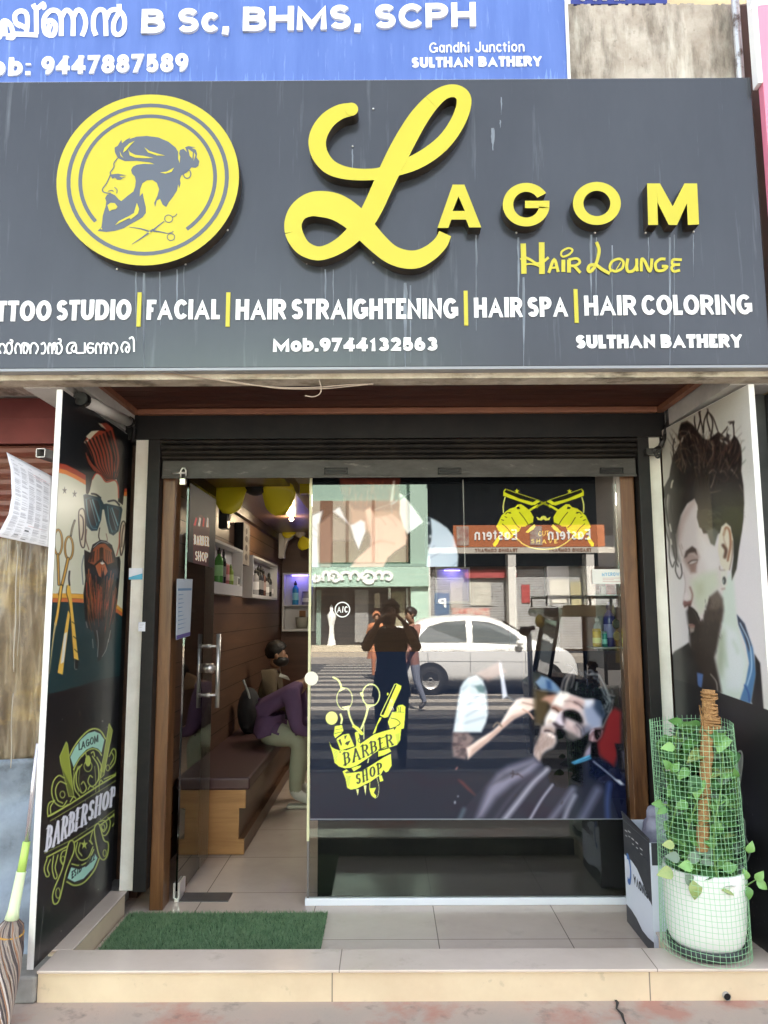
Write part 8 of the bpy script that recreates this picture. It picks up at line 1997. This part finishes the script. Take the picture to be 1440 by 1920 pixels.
# ---------------------------------------------------------------- white hatchback
m_car = mat("car_white", (.80, .80, .79), .25, .5, coat=.6); m_cgl = mat("car_glass", (.10, .12, .13), .03, .8); m_tyre = mat("tyre_rubber", (.025, .025, .026), .8); m_trimb = mat("car_black_trim", (.02, .02, .02), .5)
car = thing("parked_car", "white hatchback standing across the zebra crossing, rear wheel to the left", "car")
CX, CY, CZ = .24, -8.6, -.2
rp = [(0, .55), (.04, .98), (.14, 1.12), (.30, 1.40), (.50, 1.53), (.9, 1.60), (1.4, 1.63), (1.9, 1.60), (2.2, 1.50), (2.5, 1.32), (2.78, 1.12), (3.0, 1.05), (3.3, .98), (3.55, .86), (3.68, .68), (3.72, .5)]
def zr(x): return float(np.interp(x, [p[0] for p in rp], [p[1] for p in rp]))
def sec(x):
    t = zr(x); e = min(x, 3.72 - x); hw = .845 * (1 - .16 * max(0, 1 - e / .45) ** 2)
    belt = min(.98 + .04 * (1 - x / 3.7), t - .02)
    up = t - belt; tw = .22 * min(1, up / .55)
    return [(hw * .92, .24), (hw * .98, .40), (hw, .62), (hw * .985, belt * .92), (hw * .96, belt), (hw * .96 - tw * .55, belt + up * .55), (hw * .96 - tw * .85, belt + up * .86), (hw * .80 - tw, belt + up * .97), (hw * .4 - tw * .5, t + .015), (0, t + .02)]
xs_ = [0, .02, .06, .12, .2, .3, .4, .5, .65, .8, 1, 1.25, 1.5, 1.75, 1.9, 2.05, 2.2, 2.35, 2.5, 2.65, 2.78, 2.9, 3.05, 3.2, 3.35, 3.5, 3.6, 3.66, 3.7, 3.72]
vs, fs = [], []; K = 19
for x in xs_:
    s_ = sec(x); ringp = [(y, z) for y, z in s_] + [(-y, z) for y, z in reversed(s_[:-1])]
    vs += [(CX + x, CY + y, CZ + z) for y, z in ringp]
for i in range(len(xs_) - 1):
    for k in range(K - 1): a = i * K + k; fs.append((a, a + 1, a + K + 1, a + K))
    fs.append((i * K + K - 1, i * K, (i + 1) * K, (i + 1) * K + K - 1))
mb = MB(); mb.add(vs, fs, 0, True); mb.f.append(tuple(range(K))); mb.m.append(0); mb.smooth.append(False); mb.f.append(tuple((len(xs_) - 1) * K + k for k in range(K))); mb.m.append(0); mb.smooth.append(False)
mb.build("body", m_car, car)
def syz(x, f):
    s_ = sec(x); t = zr(x); b = s_[4]; z = b[1] + (t - b[1]) * f
    return float(np.interp(z, [p[1] for p in s_[4:8]], [p[0] for p in s_[4:8]])), z
for s in (1, -1):
    for pts in ([(.34, .12), (.62, .70), (.95, .80), (1.42, .82), (1.42, .10), (.8, .09)], [(1.55, .10), (1.55, .82), (1.9, .80), (2.15, .76), (2.42, .62), (2.58, .30), (2.55, .08)]):
        P3 = []
        for x, f in pts: y, z = syz(x, f); P3.append((CX + x, CY + s * (y + .008), CZ + z))
        mb = MB(); mb.poly3(P3); mb.build("side_window", m_cgl, car)
    for wx in (.66, 3.02):
        c = (CX + wx, CY + s * .76, CZ + .30); w_ = obj("wheel", None, car)
        mb = MB(); mb.lathe([(.18, -.10), (.27, -.10), (.30, -.06), (.30, .06), (.27, .10), (.18, .10)], c, 30, M=Matrix.Rotation(R(90), 3, 'X')); mb.build("tyre", m_tyre, w_)
        mb = MB(); mb.lathe([(0, .05), (.05, .09), (.06, .07), (.17, .08), (.19, .10), (.19, -.08)], c, 24, M=Matrix.Rotation(R(-90 * s), 3, 'X')); mb.build("rim", m_chrome, w_)
        mb = MB()
        for k in range(16):
            a0, a1 = PI * k / 16, PI * (k + 1) / 16
            mb.quad(*[(c[0] + r * math.cos(t), CY + s * (.845 if .3 < wx < 3.3 else .83), CZ + .30 + r * math.sin(t)) for r, t in ((0, a0), (.37, a0), (.37, a1), (0, a1))])
        mb.build("wheel_arch", m_trimb, w_)
    for hx in (1.12, 2.0): y, z = syz(hx, 0); mb = MB(); mb.box(CX + hx, CX + hx + .2, CY + s * (y + .02) - .012, CY + s * (y + .02) + .012, CZ + .90, CZ + .93); mb.build("door_handle", m_car, car)
    mb = MB(); mb.ball((CX + 2.5, CY + s * .93, CZ + 1.06), .09, .06, .06, 12); mb.build("wing_mirror", m_car, car)
    mb = MB(); mb.box(CX + .4, CX + 3.3, CY + s * .80 - .02, CY + s * .80 + .02, CZ + .21, CZ + .27); mb.build("sill", m_trimb, car)
for s in (1, -1):
    mb = MB()
    for x in (.60, 1.48, 2.62):
        pts = [(x, f) for f in (0, .25, .5, .75, 1)]
        L_ = []
        for _, f in pts:
            sc = sec(x); z = .32 + (sc[4][1] - .34) * f; y = float(np.interp(z, [p[1] for p in sc[:5]], [p[0] for p in sc[:5]])); L_.append((CX + x + (.03 if x < 1 else 0) * (1 - f), CY + s * (y + .002), CZ + z))
        mb.tube(L_, .005, 5)
    L_ = []
    for i in range(14):
        x = .2 + 3.1 * i / 13; sc = sec(x); z = .66 + .03 * (1 - i / 13); y = float(np.interp(z, [p[1] for p in sc[:5]], [p[0] for p in sc[:5]])); L_.append((CX + x, CY + s * (y + .001), CZ + z))
    mb.tube(L_, .004, 5); mb.build("door_gap", m_trimb, car)
    sc = sec(.14); mb = MB(); mb.box(CX + .04, CX + .22, CY + s * .74 - .02, CY + s * .74 + .02, CZ + .84, CZ + 1.04); mb.build("tail_lamp", mat("lamp_red", (.4, .02, .02), .2), car)
    mb = MB(); mb.ball((CX + 3.5, CY + s * .66, CZ + .72), .16, .07, .08, 12); mb.build("headlight", m_chrome, car)
mb = MB(); mb.poly3([(CX + 2.24, CY - .5, CZ + 1.50), (CX + 2.24, CY + .5, CZ + 1.50), (CX + 2.80, CY + .68, CZ + 1.14), (CX + 2.80, CY - .68, CZ + 1.14)]); mb.build("windscreen", m_cgl, car)

# ---------------------------------------------------------------- auto-rickshaw
au = thing("auto_rickshaw", "dark auto rickshaw with a roof rack and yellow lamp beside the white car", "auto rickshaw")
m_aub, m_auy = mat("rickshaw_black", (.03, .03, .035), .4), mat("rickshaw_yellow", (.60, .42, .05), .5)
ax, ay = 2.12, -2.95
mb = MB(); mb.poly3([(ax, ay + .62, -.0), (ax - .10, ay + .62, .45), (ax + .15, ay + .62, .62), (ax + .75, ay + .62, .55), (ax + .8, ay + .62, .35), (ax + 2.2, ay + .62, .35), (ax + 2.5, ay + .62, .7), (ax + 2.5, ay + .62, .0)], (0, -1.24, 0)); mb.build("lower_body", m_aub, au, bevel=.04)
mb = MB(); mb.box(ax + .05, ax + 2.45, ay - .64, ay + .64, 1.42, 1.55); mb.build("canopy", m_aub, au, bevel=.05)
mb = MB(); mb.box(ax + .9, ax + 2.45, ay - .62, ay + .62, .7, 1.419); mb.build("rear_hood", m_aub, au)
mb = MB(); mb.poly3([(ax + .12, ay - .58, .62), (ax + .12, ay + .58, .62), (ax + .28, ay + .56, 1.42), (ax + .28, ay - .56, 1.42)]); mb.build("windscreen", m_cgl, au)
mb = MB()
for q in (-.56, .56): mb.tube([(ax + .1, ay + q, .6), (ax + .27, ay + q, 1.43)], .025, 8); mb.tube([(ax + .88, ay + q, .5), (ax + .88, ay + q, 1.43)], .025, 8)
mb.build("pillars", m_aub, au)
mb = MB()
for q in (-.55, .55): mb.tube([(ax + .1, ay + q, 1.7), (ax + 1.6, ay + q, 1.7)], .018, 6)
for k in range(6): x = ax + .1 + k * .3; mb.tube([(x, ay - .55, 1.56), (x, ay - .55, 1.7), (x, ay + .55, 1.7), (x, ay + .55, 1.56)], .012, 6)
mb.build("roof_rack", m_aub, au)
mb = MB(); mb.box(ax + .3, ax + 1.0, ay + .645, ay + .67, 1.43, 1.58); mb.build("cream_board", mat("cream_board_paint", (.6, .5, .3), .6), au)
mb = MB(); mb.ball((ax + .02, ay + .45, 1.36), .07, .07, .09, 12); mb.build("indicator_lamp", m_auy, au)
mb = MB(); mb.box(ax + 1.0, ax + 1.3, ay + .622, ay + .64, .8, 1.25); mb.build("yellow_panel", m_auy, au)
for wx, wy in ((.3, 0), (2.0, .55), (2.0, -.55)):
    w_ = obj("wheel", None, au); c = (ax + wx, ay + wy, .02)
    mb = MB(); mb.lathe([(.12, -.05), (.2, -.05), (.22, 0), (.2, .05), (.12, .05)], c, 24, M=Matrix.Rotation(R(90), 3, 'X')); mb.build("tyre", m_tyre, w_)
    mb = MB(); mb.lathe([(0, .03), (.12, .03), (.12, -.03), (0, -.03)], c, 20, M=Matrix.Rotation(R(90), 3, 'X')); mb.build("rim", m_chrome, w_)
# street post
po = thing("street_post", "grey steel post with a dark ball head at the kerb", "post")
c = mir(992, 1180, 9.6)
mb = MB(); mb.tube([(c.x, c.y, -.2), (c.x, c.y, c.z - .05)], .032, 14); mb.build("shaft", mat("post_steel", (.4, .4, .4), .4, metal=.6), po)
mb = MB(); mb.ball((c.x - .05, c.y, c.z - .02), .075, .06, .06, 14); mb.tube([(c.x - .05, c.y, c.z), (c.x + .07, c.y, c.z + .02)], .03, 10); mb.build("head", m_aub, po)

# ---------------------------------------------------------------- people in the street
m_blk = mat("black_cotton", (.014, .014, .016), .9, .2, noise=.3, nscale=9, dark=2.2, bump=.3, bscale=14); m_navy = mat("navy_denim", (.03, .04, .09), .9, .2, noise=.3, nscale=12, dark=.6); m_shoe = mat("dark_shoe", (.03, .025, .025), .5)
PH = dict(STAND); PH.update({'shl': (.03, .185, 1.39), 'ell': (.22, .275, 1.22), 'wrl': (.36, .13, 1.50), 'shr': (.03, -.185, 1.39), 'elr': (.22, -.275, 1.22), 'wrr': (.36, -.13, 1.50)})
r_, h1, Q, s = person("person in a black shirt holding up a phone with both hands at the kerb", PH, Vector((0.05, -.44, -.2)), PI / 2, {'torso': m_blk, 'uarm': m_blk, 'farm': m_skin, 'hips': m_navy, 'thigh': m_navy, 'shin': m_navy, 'foot': m_shoe, 'head': m_skin, 'hand': m_skin}, fat=1.15, leg=1.15, scale=1.06, group='people in the street', hand_dir={'l': (.12, -.35, .35), 'r': (.12, .35, .35)})
hair_cap(r_, h1, Q, s, m_hairb, seed=9, rough=.02); face_bits(r_, h1, Q, s)
mb = MB(); n = 20; vs = []; fs = []
for i in range(6):
    t = i / 5; z = (.98 - .26 * t) * 1.06 - .2; a, b = .165 + .035 * t, .13 + .03 * t
    for k in range(n): q = 2 * PI * k / n; vs.append((.05 + 1.1 * a * math.cos(q), -.44 + 1.1 * b * math.sin(q), z))
for i in range(5):
    for k in range(n): fs.append((i * n + k, i * n + (k + 1) % n, (i + 1) * n + (k + 1) % n, (i + 1) * n + k))
mb.add(vs, fs, 0, True); mb.build("shirt_tail", m_blk, r_)
ph = thing("mobile_phone", "dark mobile phone held upright in front of the black shirted person's face", "phone")
mb = MB(); mb.box(-.042, .042, -.052, -.042, 1.36, 1.525); mb.build("case", m_aub, ph, bevel=.003); mb = MB(); mb.box(-.038, .038, -.0535, -.0525, 1.365, 1.52); mb.build("screen", m_cgl, ph)
m_org = mat("orange_cloth", (.50, .20, .10), .9, .2, noise=.4, nscale=7, dark=.6); m_pink = mat("dusty_pink_shirt", (.34, .17, .14), .9, .2, noise=.3, nscale=7, dark=.65); m_gry = mat("blue_grey_trousers", (.24, .26, .34), .9)
WK = dict(STAND); WK.update({'knl': (.16, .10, .52), 'anl': (.14, .10, .10), 'tol': (.29, .11, .06), 'knr': (-.04, -.10, .50), 'anr': (-.20, -.10, .14), 'tor': (-.08, -.11, .05), 'ell': (-.1, .22, 1.14), 'wrl': (.06, .22, .93), 'elr': (.06, -.22, 1.12), 'wrr': (.2, -.18, .98)})
wp = mir(706, 1272, 20.0)
r_, h1, Q, s = person("woman in an orange tunic and headscarf walking on the zebra crossing", WK, Vector((wp.x, wp.y, -.2)), R(80), {'torso': m_org, 'uarm': m_org, 'farm': m_org, 'hips': m_org, 'thigh': m_org, 'shin': m_org, 'foot': m_shoe, 'head': m_skin, 'hand': m_skin}, scale=.98, group='people in the street')
hair_cap(r_, h1, Q, s, m_org, r=(.125, .108, .125), name="headscarf", seed=3, rough=.004); face_bits(r_, h1, Q, s)
mb = MB(); vs = []; fs = []
for i in range(7):
    t = i / 6; z = 1.02 - .50 * t - .2; a = .165 + .08 * t
    for k in range(n): q = 2 * PI * k / n; vs.append((wp.x + a * (1 + .05 * math.sin(5 * q)) * math.cos(q), wp.y + a * .8 * math.sin(q), z))
for i in range(6):
    for k in range(n): fs.append((i * n + k, i * n + (k + 1) % n, (i + 1) * n + (k + 1) % n, (i + 1) * n + k))
mb.add(vs, fs, 0, True); mb.build("tunic_skirt", m_org, r_)
wp = mir(772, 1325, 13.6)
r_, h1, Q, s = person("man in a dusty pink shirt and blue grey trousers walking behind the photographer", WK, Vector((wp.x, wp.y, -.2)), R(150), {'torso': m_pink, 'uarm': m_pink, 'farm': m_pink, 'hips': m_pink, 'thigh': m_gry, 'shin': m_gry, 'foot': m_shoe, 'head': m_skin, 'hand': m_skin}, fat=1.1, scale=1.03, group='people in the street')
hair_cap(r_, h1, Q, s, m_hairb, seed=12, rough=.012); face_bits(r_, h1, Q, s)
